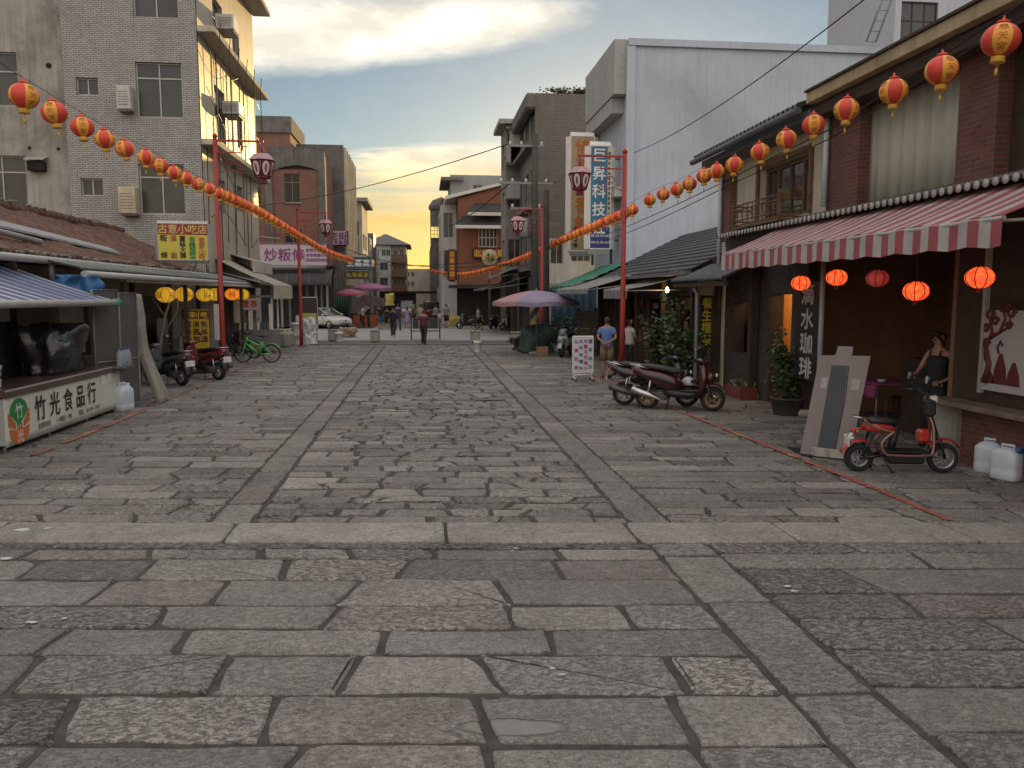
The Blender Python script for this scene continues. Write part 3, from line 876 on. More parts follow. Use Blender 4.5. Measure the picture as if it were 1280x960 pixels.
def board(name, label, cat, O, U, Vv, w, h, t, m, mframe=None, group=None, parent=None, fw=.03, parts=True):
    """flat sign board, O lower left corner of its front"""
    O, U, Vv = V(O), V(U).normalized(), V(Vv).normalized(); N = U.cross(Vv)
    root = thing(name, label, cat, O+U*w/2, group)
    mb = MB(); mb.prism([O, O+U*w, O+U*w+Vv*h, O+Vv*h], -N*t, -N*.002); mb.build('panel', m, root)
    if mframe:
        mb = MB()
        for (p, q) in ((O, O+U*w), (O+U*w, O+U*w+Vv*h), (O+U*w+Vv*h, O+Vv*h), (O+Vv*h, O)):
            mb.tube([p-N*t*.5, q-N*t*.5], max(fw, t*.6), 4, 0, False)
        mb.build('frame', mframe, root)
    return root, O, U, Vv, N
def lettering(parent, items, m, bold=0, name='lettering'):
    mb = MB()
    for (txt, O, U, Vv, size, step, down, *o) in items: line(mb, txt, O, U, Vv, size, step, 0, down, o[0] if o else 1, bold)
    return mb.build(name, m, parent, recalc=False)
M_INK = mat('black_ink', (.02, .02, .022), .6)
M_PRED = mat('red_ink', (.42, .03, .03), .6)
M_PGREEN = mat('green_ink', (.02, .22, .06), .6)
M_PBLUE = mat('blue_ink', (.04, .10, .28), .6)
M_PPURP = mat('purple_ink', (.26, .06, .22), .6)
M_PWHITE = mat('white_paint', (.7, .69, .66), .5, var=.05)
M_PYEL = mat('yellow_paint', (.72, .52, .05), .5, var=.08)
M_PORANGE = mat('orange_paint', (.55, .16, .03), .5, var=.1)

# ------------------------------------------------------------------ left: tall buildings behind
yT = 31.0
x0 = W(81, 130, y=yT).x; x1 = W(249, 130, y=yT).x
fr = RY(x0, yT, (170, 78, 228, 147, 2, .28), (95, 97, 123, 119, 2), (165, -45, 222, 22, 2), (174, 205, 231, 268, 2, .26), (101, 223, 129, 245, 2))
rt = RX(yT, x1, (263.5, -8, 60, 275.5, 1, .3), (288.5, 30, 87, 297, 1), (266, 104, 170, 279, 1, .3), (294, 130, 182, 301, 1), (271, 222, 262, 280, 1), (295, 231, 262, 302, 1))
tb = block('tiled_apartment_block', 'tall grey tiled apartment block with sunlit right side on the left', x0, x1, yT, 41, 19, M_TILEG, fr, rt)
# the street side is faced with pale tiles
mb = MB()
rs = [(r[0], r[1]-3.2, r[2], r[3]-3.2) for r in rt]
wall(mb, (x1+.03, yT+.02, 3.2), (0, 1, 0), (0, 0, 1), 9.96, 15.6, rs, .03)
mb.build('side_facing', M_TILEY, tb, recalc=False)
for i, (za, e) in enumerate(((8.0, .5), (11.95, .55), (15.85, .75))):
    mb = MB(); mb.b2((x1+.031, yT-.06, za-.22), (x1+e+.1, 41.2, za), 0, .02); mb.build('floor_ledge', M_PLAST, tb)
for k in range(6):
    ya_ = yT+.3+1.5*k; mb = MB(); mb.tube([(x1+.10, ya_, 4.5), (x1+.13, ya_+.05, 8.0), (x1+.7, ya_+.1, 8.1), (x1+.7, ya_+.1, 11.6), (x1+.75, ya_+.2, 12.2)], .016, 5); mb.build('loose_cable', M_BLACK, tb)
for k in range(4):
    mb = MB(); z_ = 5.2+k*2.1; mb.tube([(x1+.25, yT+.1+9.8*u, z_+.5*math.sin(u*7+k)-.9*u*(1-u)) for u in [i/14 for i in range(15)]], .014, 5); mb.build('loose_cable', M_BLACK, tb)
mb = MB()
for k in range(3): mb.tube([(x1+.12, yT+2.2+k*2.4, 3.4), (x1+.12, yT+2.2+k*2.4, 11.6)], .03, 6)
mb.build('drain_pipe', M_STEEL, tb)
def ac_unit(loc, d, label, wall_m=M_WHITE):
    t = thing('air_conditioner', label, 'air conditioner', loc)
    l = V(loc); mb = MB(); mb.box(l+V((0, 0, d[2]/2)), d, 0, .03); mb.build('casing', wall_m, t)
    mb = MB()
    for k in range(6): mb.box(l+V((0, -d[1]/2-.005, d[2]*(.2+.11*k))), (d[0]*.75, .012, .02))
    mb.build('grille', M_STEEL, t)
    mb = MB(); mb.box(l+V((0, d[1]*.2, -.03)), (d[0]*.9, d[1]*1.1, .03)); mb.build('bracket', M_STEEL, t)
    return t
M_RUST = mat('rusty_white', (.55, .53, .50), .6, var=.12, scale=3, dirt=.8, streak=.5)
p = W(157, 138, y=yT-.25); ac_unit(p, (.48, .4, .82), 'rust stained white box on the grey tiles beside the upper window', M_RUST)
p = W(162, 268, y=yT-.3); ac_unit(p, (.6, .5, .95), 'beige air conditioner hanging left of the lower window', mat('beige_metal', (.5, .42, .3), .5, var=.15, scale=3, dirt=.5))
p = W(284, 40, x=x1+.4); ac_unit(p, (.7, .9, .55), 'air conditioner high on the sunlit side wall')
p = W(291, 145, x=x1+.4); ac_unit(p, (.7, .9, .5), 'air conditioner one floor down on the sunlit side wall')
# bare concrete neighbour
x0c = -24.0; x1c = x0-.03
fr = RY(x0c, 31.3, (-60, 64, 22, 132, 3, .35), (-60, 194, 33, 262, 3, .3))
cbld = block('concrete_building', 'bare stained concrete building at the far left edge', x0c, x1c, 31.3, 40, 18.5, M_CONCW, fr)
mb = MB()
for (px, py) in ((61, 82), (37, 185), (73, 186)):
    q = W(px, py, y=31.3); mb.cyl(q+V((0, .02, 0)), q+V((0, -.015, 0)), .10 if py < 100 else .06, n=12)
mb.build('pipe_hole', M_DARK, cbld)
p = W(47, 214, y=31.15)
mb = MB(); mb.b2((p.x-.28, 30.95, p.z), (p.x+.28, 31.28, p.z+.34), 0, .02); mb.build('vent_box', M_DARK, cbld)
mb = MB(); mb.prism([(p.x-.33, 31.29, p.z+.5), (p.x-.33, 30.85, p.z+.36), (p.x+.33, 30.85, p.z+.36), (p.x+.33, 31.29, p.z+.5)], (0, 0, 0), (0, 0, .03)); mb.build('vent_hood', M_ALU, cbld)

# ------------------------------------------------------------------ left: low tiled house
M_ROOFT = mat('old_roof_tile', (.13, .072, .052), .9, var=.45, scale=7, bump=.5, bscale=25, dirt=.6)
hs = thing('low_tiled_house', 'low house with worn brown tile roof behind the food stall', 'house', (-10.2, 19, 0))
mb = MB()
wall(mb, (-9.0, 8, 0), (0, 1, 0), (0, 0, 1), 21, 3.3, [(1.5, .02, 3.2, 2.2), (5, .9, 7.2, 2.1)], .2)
mb.b2((-13.4, 8, 0), (-9.25, 8.2, 3.9)); mb.b2((-13.4, 28.8, 0), (-9.02, 29, 3.9)); mb.b2((-13.6, 8, 0), (-13.4, 29, 3.2))
mb.build('wall', mat('grimy_wall', (.10, .085, .07), .9, var=.3, scale=2, dirt=.6), hs, recalc=False)
mb = MB(); corr(mb, (-7.55, 7.5, 3.12), (0, 1, 0), (-2.75, 0, 1.38), 21.8, 3.08, .23, .035, 26, 0, .09, 6, -.04)
mb.build('roof_slope', M_ROOFT, hs)
mb = MB(); corr(mb, (-13.2, 7.5, 3.12), (0, 1, 0), (2.85, 0, 1.38), 21.8, 3.15, .23, .035, 10, 0, .09, 6, -.04)
mb.build('back_slope', M_ROOFT, hs)
mb = MB()
for k in range(60):
    y = 7.5+k*.365; mb.cyl((-10.32, y, 4.53+rnd.uniform(-.03, .03)), (-10.32, y+.40, 4.53+rnd.uniform(-.03, .03)), .13, .12, 8)
mb.build('ridge', M_ROOFT, hs)
mb = MB()
for k in range(150):
    y = 7.6+rnd.random()*21.5; mb.box((-7.6+rnd.uniform(-.06, .04), y, 3.13+rnd.uniform(-.01, .05)), (.12, rnd.uniform(.08, .2), .05), 0, .01, rnd.uniform(-.4, .4))
for k in range(60):
    y = 7.6+rnd.random()*21.5; mb.box((-10.3+rnd.uniform(-.12, .12), y, 4.66+rnd.uniform(-.02, .04)), (.12, rnd.uniform(.08, .2), .05), 0, .01, rnd.uniform(-.6, .6))
mb.build('eave_mortar', mat('lime_mortar', (.22, .20, .175), .9, var=.5, scale=15), hs)
mb = MB(); sl = V((-2.75, 0, 1.38)).normalized()
def onr(y, k, lift=.07): return V((-7.55, y, 3.12))+sl*k+V((0, 0, lift))
mb.prism([onr(14, 2.2), onr(14, 1.62), onr(22.5, .42), onr(22.5, .75)], (0, 0, 0), (0, 0, .05))
mb.build('tin_flashing', mat('tin_grey', (.36, .37, .38), .5, metal=.3, var=.15, scale=3, dirt=.3), hs)
mb = MB(); mb.tube([onr(13, 1.4, .16), onr(17.8, .35, .14)], .06, 10); mb.tube([(-7.42, 8, 3.0), (-7.42, 29, 3.02)], .075, 10); mb.tube([(-7.42, 17.2, 3.0), (-7.42, 17.2, 2.6)], .06, 8)
mb.build('gutter_pipe', M_ALU, hs)
for y in (10.2, 13.2, 16.2, 19.5, 22.5, 25.6, 28.8):
    mb = MB(); mb.b2((-7.75, y-.06, 0), (-7.63, y+.06, 3.05)); mb.build('eave_post', M_DWOOD, hs)

# ------------------------------------------------------------------ left: food stall
M_BANNER = mat('banner_cream', (.60, .61, .53), .5, var=.05, scale=2, bump=.05, bscale=4)
st = thing('stall_counter', 'long cream stall counter with black lettering and brown top', 'counter', (-6.5, 13.2, 0))
xc = -6.1; ya, yb = W(5, 520, x=-6.1).y, W(151, 490, x=-6.1).y
mb = MB(); mb.b2((xc-.72, ya, .10), (xc-.004, yb, .80), 0, .01); mb.build('cabinet', mat('counter_grey', (.36, .38, .37), .5, var=.1), st)
mb = MB(); mb.slab(lambda a, b: (xc+.008*math.sin(a*17)*math.sin(b*3.1), ya+(yb-ya)*a, .08+.74*b), 40, 6, (.006, 0, 0))
sg = mb.build('sign_panel', M_BANNER, st)
mb = MB(); mb.b2((xc-.76, ya-.05, .82), (xc+.06, yb+.05, .93), 0, .012); mb.build('countertop', mat('brown_laminate', (.085, .055, .045), .3, var=.2, scale=4), st)
mb = MB(); mb.b2((xc+.061, ya-.05, .905), (xc+.067, yb+.05, .935)); mb.build('edge_trim', M_ALU, st)
for y in (ya+.08, ya+1.5, ya+3.0, yb-.08):
    mb = MB(); mb.cyl((xc-.06, y, -.02), (xc-.06, y, .1), .025, n=8); mb.cyl((xc-.06, y, -.02), (xc-.06, y, .0), .04, n=8); mb.build('leg', M_STEEL, st)
U, Z = V((0, 1, 0)), V((0, 0, 1)); xs = xc+.017
y1 = W(45, 520, x=xs).y
k1, k5 = W(51, 510, x=xs).y, W(115, 490, x=xs).y; kst = (k5-k1)/4
lettering(sg, [('竹光食品行', (xs, k1, .53), U, Z, .42, kst, False, .92)], M_INK, .012)
lettering(sg, [('營業時間', (xs, k1-.05, .24), U, Z, .10, .105, False), ('10時至17時', (xs, k1+.55, .24), U, Z, .10, .085, False), ('電話', (xs, k1+1.45, .24), U, Z, .10, .105, False), ('03580-1047', (xs, k1+1.75, .24), U, Z, .10, .062, False)], mat('grey_ink', (.10, .10, .1), .6), .01, 'small_lettering')
# emblem: green leaf crown over an orange bowl
def arc(cy, cz, r, rz, a, b, n): return [(xs, cy+r*math.cos(R(a+(b-a)*i/n)), cz+rz*math.sin(R(a+(b-a)*i/n))) for i in range(n+1)]
cy, cz = W(24, 520, x=xs).y, .45
mb = MB(); g = arc(cy, cz+.03, .28, .30, 0, 180, 14)
g = [(xs, cy+.09, cz-.13), (xs, cy+.05, cz-.05), (xs, cy+.26, cz+.1)]+arc(cy, cz+.1, .27, .22, 10, 170, 12)+[(xs, cy-.26, cz+.1), (xs, cy-.07, cz-.05), (xs, cy-.09, cz-.12), (xs, cy-.02, cz-.06), (xs, cy, cz-.1), (xs, cy+.02, cz-.06)]
mb.prism(g, (0, 0, 0), (.003, 0, 0)); em = mb.build('emblem_leaf', M_PGREEN, sg)
mb = MB()
mb.prism(arc(cy, cz-.12, .30, .25, 180, 360, 14)+[(xs, cy+.1, cz-.15), (xs, cy, cz-.08), (xs, cy-.1, cz-.15)], (0, 0, 0), (.003, 0, 0))
for sgn in (-1, 1):
    for k in range(3):
        z_ = cz-.06+k*.075
        mb.prism([(xs, cy+sgn*.12, cz-.13+k*.018), (xs, cy+sgn*.13, cz-.10+k*.028), (xs, cy+sgn*.32, z_+.05), (xs, cy+sgn*.325, z_-.005)][::sgn], (0, 0, 0), (.003, 0, 0))
mb.build('emblem_bowl', M_PORANGE, sg)
lettering(sg, [('竹', (xs+.006, cy, cz+.13), U, Z, .24, 1, False), ('光', (xs+.006, cy, cz-.25), U, Z, .20, 1, False)], M_PWHITE, .012, 'emblem_lettering')
mb = MB()
for y in (W(129, 480, x=xs).y, W(137, 480, x=xs).y): mb.b2((xs-.002, y-.1, .62), (xs+.003, y+.1, .80))
mb.build('sticker', M_PWHITE, sg)

# awning over the stall
M_STRB = mat('awning_blue', (.085, .10, .20), .7, var=.15, scale=5); M_STRW = mat('awning_pale', (.40, .42, .48), .7, var=.12, scale=5)
aw = thing('stall_awning', 'blue and white striped awning over the food stall', 'awning', (-7.2, 13, 2.2))
mb = MB(); n = 64
mb.slab(lambda a, b: V((-8.45+2.42*b, 9.6+6.9*a, 3.12-.9*b-.05*math.sin(b*math.pi)+.006*math.sin(a*90))), n, 6, (0, 0, -.01), 0, False, lambda i, j: 0 if i % 4 < 3 else 1)
mb.build('canopy', [M_STRB, M_STRW], aw)
mb = MB(); mb.tube([(-6.0, 9.5, 2.19), (-6.0, 16.55, 2.17)], .062, 12); mb.build('front_tube', M_ALU, aw)
mb = MB(); mb.cyl((-6.0, 16.55, 2.17), (-6.0, 16.66, 2.17), .085, n=12); mb.build('end_cap', mat('teal_plastic', (.05, .30, .22), .5), aw)
for y in (10.5, 13.4, 16.3):
    mb = MB(); mb.tube([(-8.5, y, 2.5), (-7.2, y, 2.45), (-6.04, y, 2.17)], .022, 6); mb.build('folding_arm', M_STEEL, aw)
# things in the stall
def cover(name, label, cat, c, d, m, seed=1, lump=.12, nu=22):
    """something standing under a crumpled cover"""
    c, d = V(c), V(d); mb = MB(); nv = 14; rings = []
    for i in range(nv+1):
        v = i/nv; ring = []
        for j in range(nu*2):
            a = 2*math.pi*j/(nu*2); ca, sa = math.cos(a), math.sin(a)
            k = (abs(ca)**5+abs(sa)**5)**(-1/5.0)
            prof = 1.0 if v < .62 else max(.02, math.cos((v-.62)/.38*math.pi/2)**.55)
            z = d.z*min(1, v*1.18) if v < .85 else d.z*(1+.0*v)
            p = V((d.x/2*ca*k*prof, d.y/2*sa*k*prof, d.z*(v/.75 if v < .75 else 1+.03*(v-.75))))
            n_ = noise.noise(V((ca*1.6+seed, sa*1.6, v*2.4)))+.45*abs(noise.noise(V((ca*4+seed, sa*4, v*5))))+.22*abs(noise.noise(V((ca*9+seed, sa*9, v*9))))
            s = 1+lump*n_*1.6
            ring.append(c+V((p.x*s, p.y*s, p.z*(1+lump*.9*n_))))
        rings.append(ring)
    mb.ring(rings, 0, True, True, True)
    return mb.build(name, m, None, label, cat)
M_SHEET = mat('black_sheet', (.022, .022, .026), .22, var=.3, scale=3, bump=.5, bscale=9, spec=.7)
cover('covered_goods', 'glossy crumpled black plastic sheet over goods at the end of the stall', 'covered goods', (-6.62, 15.15, .932), (.72, 1.15, .74), M_SHEET, 3, .3)
cover('covered_machine', 'dark cloth cover over a machine in the middle of the stall', 'covered goods', (-7.55, 15.0, 0), (.7, .9, 1.72), mat('dark_cloth', (.025, .022, .026), .9, var=.3), 8, .12)
cover('white_sack', 'white plastic sack lying at the left end of the stall counter', 'sack', (-6.58, ya+.28, .932), (.42, .46, .28), mat('white_sacking', (.42, .41, .40), .6, var=.15), 5, .3)
mb = MB(); mb.b2((-8.95, 10.5, .1), (-8.55, 13.6, 2.1), 0, .02)
sh = mb.build('back_shelf', M_DWOOD, None, 'dark wooden shelf unit against the back of the stall', 'shelf')
for i, (y, c_) in enumerate(((11.0, (.16, .03, .03)), (13.6, (.14, .025, .025)))):
    mb = MB(); mb.slab(lambda a, b: (-7.95+.03*math.sin(b*14+a*3), y+.5*b, 2.3-1.5*a), 6, 10, (-.01, 0, 0))
    mb.build('hanging_cloth', mat('cloth_red%d' % i, c_, .9, var=.3, scale=8, dirt=.5), None, 'dark red cloth hanging %s in the stall' % ('behind the white sack' if i == 0 else 'beside the covered machine'), 'cloth')
mb = MB(); mb.slab(lambda a, b: (-7.2+.75*a+.05*math.sin(b*9+a*4), 16.75+.35*a+.07*math.sin(a*13+b*3), 2.72-(.25+.75*a*(1.3-a))*b), 22, 12, (0, .01, 0))
mb.build('blue_tarpaulin', mat('tarp_blue', (.03, .12, .28), .45, var=.25, scale=4, bump=.4, bscale=8), None, 'blue tarpaulin bunched under the roof edge at the end of the stall', 'tarpaulin')
# folding metal screen with hanging plastic curtain
M_MESH = mat('fly_screen', (.12, .115, .11), .8, var=.15, alpha=.62)
sc_ = thing('folding_screen', 'grey metal framed mesh screen closing the end of the stall', 'screen', (-6.2, 16.7, 0))
def panel(a, b, z0, z1):
    a, b = V(a), V(b); mb = MB()
    mb.tube([a+Z*z0, a+Z*z1, b+Z*z1, b+Z*z0, a+Z*z0], .024, 6); mb.tube([a.lerp(b, .0)+Z*1.0, b+Z*1.0], .02, 6)
    f = mb.build('frame', M_STEEL, sc_)
    mb = MB(); d = (b-a).normalized(); n = V((-d.y, d.x, 0))*.004
    mb.prism([a+Z*(z0+.02), b+Z*(z0+.02), b+Z*(z1-.02), a+Z*(z1-.02)], -n, n); mb.build('mesh_panel', M_MESH, f)
panel((-6.35, 16.35, 0), (-6.1, 16.95, 0), .06, 2.42); panel((-6.1, 17.0, 0), (-5.98, 17.65, 0), .06, 2.36)
mb = MB(); mb.b2((-6.02, 16.35, .89), (-5.85, 17.02, .915)); mb.tube([(-5.86, 16.36, .99), (-5.86, 17.01, .99)], .008, 5); mb.tube([(-6.1, 16.4, .9), (-5.95, 16.4, .9)], .012, 5); mb.tube([(-6.1, 16.98, .9), (-5.95, 16.98, .9)], .012, 5); mb.build('bottle_rack', M_STEEL, sc_)
M_CURT = mat('clear_curtain', (.42, .40, .36), .3, var=.2, scale=4, alpha=.62, dirt=.25)
mb = MB()
mb.slab(lambda a, b: (-6.02+.36*a*a+(.035+.05*a)*math.sin(b*22+a*3)+.03*math.sin(a*9), 17.68+(.30+.35*a)*b+.03*math.sin(a*7+b*9), 2.32*(1-a)+.02), 22, 40, (.006, 0, 0))
mb.build('plastic_curtain', M_CURT, None, 'greyed clear plastic curtain hanging to the ground beside the screen', 'curtain')
cb_ = MB(); cb_.b2((-6.75, 16.6, 0), (-6.25, 17.3, .78), 0, .015)
cab = cb_.build('metal_cabinet', M_STEEL, None, 'low grey metal cabinet behind the folding screen', 'cabinet')
M_WATER = mat('water_bottle', (.40, .45, .50), .12, var=.1, alpha=.6, local=True)
def bottle():
    t = thing('water_bottle', 'clear water bottle in the row on the rack in front of the screen', 'bottle', (0, 0, 0), 'water bottles on the screen rack')
    mb = MB(); mb.lathe([(.055, 0), (.058, .02), (.055, .10), (.058, .2), (.045, .26), (.02, .31), (.02, .33)], n=10); mb.build('body', M_WATER, t)
    mb = MB(); mb.lathe([(.024, .33), (.024, .36)], n=8); mb.build('cap', M_PBLUE, t); return t
bt = bottle()
for i in range(5):
    o = bt if i == 0 else copy_tree(bt)
    o.location = (-5.93, 16.42+.125*i, .92)
def jug(loc, rz, label, group, m, blue=True, s=1.0):
    t = thing('water_jug', label, 'jug', (0, 0, 0), group)
    mb = MB(); w, d, h = .15*s, .105*s, .36*s; rings = []
    for (k, z) in ((.9, 0), (1, .015), (1, .12), (.965, .14), (1, .16), (1, h*.72), (.96, h*.82), (.7, h*.93), (.3, h)):
        rings.append([V((w*k*math.copysign(abs(math.cos(a))**.45, math.cos(a)), d*k*math.copysign(abs(math.sin(a))**.45, math.sin(a)), z if z <= .16 else z)) for a in [2*math.pi*j/20 for j in range(20)]])
    mb.ring(rings); mb.build('body', m, t)
    mb = MB(); mb.tube([(-.06*s, 0, h*.93), (-.06*s, 0, h*1.06), (.07*s, 0, h*1.06), (.09*s, 0, h*.9)], .016*s, 8); mb.build('handle', m, t)
    mb = MB(); mb.lathe([(.034*s, h*.98), (.034*s, h*1.08)], (-.11*s, 0, 0), 12) if False else mb.lathe([(.034*s, h*.86), (.034*s, h*1.04)], (.115*s, 0, 0), 12)
    mb.build('cap', M_PBLUE if blue else m, t)
    t.location = loc; t.rotation_euler = (0, 0, rz); return t
M_JUG = mat('milky_jug', (.55, .60, .66), .35, var=.06, local=True)
jug(W(154, 513, z=0)+V((0, 0, 0)), 1.3, 'white plastic water jug on the ground at the end of the stall counter', None, M_JUG, False, 1.45)

# ------------------------------------------------------------------ left: snack shop
M_CORR = mat('corrugated_greygreen', (.17, .19, .17), .7, var=.2, scale=3, dirt=.7)
ss = thing('snack_shop', 'snack shop under a grey green corrugated roof with yellow lanterns', 'shop', (-8.0, 25.5, 0))
mb = MB(); corr(mb, (-6.75, 16.9, 2.86), (0, 1, 0), (-1.7, 0, .40), 17.6, 1.78, .12, .022, 2)
mb.build('corrugated_roof', M_CORR, ss)
mb = MB(); mb.tube([(-6.72, 17.0, 2.74), (-6.72, 34.4, 2.76)], .07, 10); mb.tube([(-6.9, 19.5, 2.66), (-6.55, 34.3, 2.66)], .04, 8)
mb.build('gutter', M_ALU, ss)
mb = MB()
wall(mb, (-8.9, 17.5, 0), (0, 1, 0), (0, 0, 1), 17, 3.0, [(1, .02, 3.4, 2.3), (5, .9, 8, 2.2), (9.5, .02, 12, 2.3), (13.4, .9, 15.5, 2.1)], .15)
mb.b2((-8.9, 34.3, 0), (-6.9, 34.5, 2.7)); mb.build('wall', mat('shop_wall', (.26, .22, .18), .85, var=.2, scale=2, dirt=.6), ss, recalc=False)
mb = MB(); mb.b2((-9.5, 17.5, .0), (-9.3, 34.5, 3)); mb.build('back_wall', M_DARK, ss)
for y in (19.6, 24.5, 28.4, 31.8):
    mb = MB(); mb.b2((-6.95, y-.05, 0), (-6.85, y+.05, 2.75)); mb.build('roof_post', M_DWOOD, ss)
mb = MB(); mb.b2((-8.2, 19, .0), (-7.6, 22.6, .95), 0, .02); mb.build('counter', M_DWOOD, ss)
mb = MB(); mb.b2((-8.3, 26.2, .0), (-7.6, 29.6, 1.0), 0, .02); mb.b2((-8.3, 26.2, 1.01), (-8.26, 29.6, 1.6)); mb.build('serving_counter', M_STEEL, ss)
mb = MB(); mb.b2((-7.3, 32.2, 1.25), (-7.2, 33.8, 2.6)); mb.build('side_panel', mat('beige_panel', (.42, .37, .3), .7, var=.12, dirt=.4), ss)
# yellow paper lanterns
M_PLY = mat('paper_yellow', (.75, .48, .03), .6, emit=(1, .52, .03), estr=.34, local=True, var=.06, scale=6)
M_PLO = mat('paper_orange', (.75, .25, .03), .6, emit=(1, .25, .02), estr=.55, local=True, var=.06, scale=6)
def paper_lantern(loc, r, m, mrib, label, group, cat='lantern', sq=.82, ink=None, name='paper_lantern', cord=.25, tas=False):
    t = thing(name, label, cat, (0, 0, 0), group)
    mb = MB(); n = 24; rings = []
    for i in range(13):
        a = (-math.pi/2+math.pi*i/12)*.9
        rings.append([V((r*math.cos(a)*math.cos(2*math.pi*j/n), r*math.cos(a)*math.sin(2*math.pi*j/n), r*sq*math.sin(a))) for j in range(n)])
    mb.ring(rings); g = mb.build('globe', m, t)
    mb = MB()
    for j in range(8):
        al = 2*math.pi*j/8
        mb.tube([(r*1.01*math.cos(a)*math.cos(al), r*1.01*math.cos(a)*math.sin(al), r*1.01*sq*math.sin(a)) for a in [(-math.pi/2+math.pi*i/10)*.9 for i in range(11)]], .006, 5)
    mb.build('ribs', mrib, g)
    if ink:
        tb = MB()
        for lon in (-1.2, .4, 2.0):
            vs, fs = glyph(ink[0] if lon > -1 else ink[-1]); tb.add([(1.015*r*math.cos(y*.9)*math.cos(lon+x*.9), 1.015*r*math.cos(y*.9)*math.sin(lon+x*.9), 1.02*r*sq*math.sin(y*.9)) for x, y in vs], fs)
        tb.build('lettering', M_PRED, g, recalc=False)
    mb = MB(); mb.lathe([(r*.28, r*sq*.9), (r*.28, r*sq*1.06), (.01, r*sq*1.1)], n=12); mb.cyl((0, 0, r*sq*1.1), (0, 0, r*sq*1.1+cord), .006, n=5); mb.build('cap', mrib, t)
    mb = MB(); mb.lathe([(r*.22, -r*sq*1.06), (r*.24, -r*sq*.92)], n=12)
    if tas: mb.lathe([(r*.26, -r*sq*1.5), (r*.2, -r*sq*1.06)], n=10)
    mb.build('collar', mrib, t)
    t.location = loc; t.rotation_euler = (0, 0, rnd.uniform(0, 6)); return t
M_RIBY = mat('rib_dark', (.08, .04, .01), .7); M_RIBR = mat('rib_red', (.08, .01, .008), .7)
yl = [(207, 368.5, 23.3, 'nearest yellow lantern under the snack shop eave'), (230, 368, 24.9, 'second yellow lantern under the snack shop eave'), (256, 368.5, 27.2, 'third yellow lantern under the snack shop eave'), (269, 368, 28.6, 'yellow lantern just left of the red lamp post under the eave'), (290, 368, 31.0, 'orange glowing lantern among yellow ones under the snack shop eave'), (303, 368, 32.8, 'farthest yellow lantern, right of the orange one')]
for i, (px, py, d, lb) in enumerate(yl):
    paper_lantern(W(px, py, y=d), .27, M_PLO if i == 4 else M_PLY, M_RIBY, lb, 'lanterns under the snack shop eave', ink=('福', '春'))
# yellow and red shop sign on the roof
ysn = 25.4
a = W(198, 325, y=ysn); b_ = W(260, 325, y=ysn); tp = W(198, 279, y=ysn)
root, O, U2, V2, N2 = board('roof_sign', 'yellow and red snack shop sign standing on the corrugated roof', 'sign', (a.x, ysn, a.z), (1, .10, 0), (0, 0, 1), b_.x-a.x, tp.z-a.z, .14, mat('sign_yellow', (.58, .50, .07), .4, var=.06), M_ALU)
ww, hh = b_.x-a.x, tp.z-a.z
mb = MB(); mb.prism([O+V2*hh*.70+U2*.02, O+U2*(ww-.02)+V2*hh*.70, O+U2*(ww-.02)+V2*(hh-.02), O+U2*.02+V2*(hh-.02)], N2*0, N2*.004)
hd = mb.build('header', mat('sign_red', (.26, .02, .025), .4), root)
e = N2*.008
lettering(hd, [('古意小吃店', O+U2*ww*.11+V2*hh*.85+e, U2, V2, hh*.26, ww*.195, False)], mat('gold_letter', (.62, .46, .16), .5), .015)
lettering(root, [('粄', O+U2*ww*.12+V2*hh*.60+e, U2, V2, hh*.19, .1, True), ('條', O+U2*ww*.12+V2*hh*.14+e, U2, V2, hh*.19, .1, True), ('薑絲大腸', O+U2*ww*.49+V2*hh*.59+e, U2, V2, hh*.17, hh*.152, True)], M_INK, .02)
lettering(root, [('湯', O+U2*ww*.31+V2*hh*.60+e, U2, V2, hh*.18, .1, True), ('圓', O+U2*ww*.31+V2*hh*.13+e, U2, V2, hh*.18, .1, True), ('客家小吃', O+U2*ww*.87+V2*hh*.55+e, U2, V2, hh*.18, hh*.148, True)], mat('brown_ink', (.36, .10, .03), .6), .02)
lettering(root, [('有機蔬菜', O+U2*ww*.68+V2*hh*.57+e, U2, V2, hh*.18, hh*.152, True)], M_PGREEN, .02)
mb = MB()
for k in (.03, .97):
    q = O+U2*ww*k-N2*.07; mb.tube([q, (q.x, q.y, 3.0)], .025, 6); mb.tube([q+V2*hh*.5-N2*.05, (q.x-.55, q.y+.3, 3.05)], .022, 6)
mb.build('stand', M_STEEL, root)
# yellow menu board, white banner
pm = W(246, 441, y=24.6)
root, O, U2, V2, N2 = board('menu_board', 'yellow menu board with dark red header under the yellow lanterns', 'menu board', (pm.x-.36, 24.6, .75), (1, .05, 0), (0, 0, 1), .74, 1.15, .04, mat('menu_yellow', (.52, .34, .03), .5), M_DWOOD, fw=.02)
mb = MB(); mb.prism([O+V2*.88, O+U2*.74+V2*.88, O+U2*.74+V2*1.13, O+V2*1.13], N2*0, N2*.004); mb.build('header', mat('sign_maroon', (.12, .015, .01), .5), root)
lettering(root, [('客家小吃', O+U2*.12+V2*1.0+N2*.008, U2, V2, .18, .165, False)], M_PYEL, .015)
lettering(root, [('粄條湯', O+U2*.6+V2*.72+N2*.006, U2, V2, .2, .22, True), ('湯圓熱', O+U2*.37+V2*.72+N2*.006, U2, V2, .2, .22, True), ('薑絲炒', O+U2*.14+V2*.72+N2*.006, U2, V2, .2, .22, True)], mat('menu_ink', (.10, .03, .01), .6), .02, 'menu_lettering')
mb = MB(); mb.b2((O.x+.03, 24.62, 0), (O.x+.71, 24.66, .75)); mb.build('stand', M_DWOOD, root)
q = W(272, 425, y=27.5); tq = W(272, 380, y=27.5)
mb = MB(); mb.b2((q.x-.09, 27.5, q.z), (q.x+.09, 27.52, tq.z)); mb.build('white_banner', M_PWHITE, None, 'narrow white vertical banner hanging by the red lamp post', 'banner')
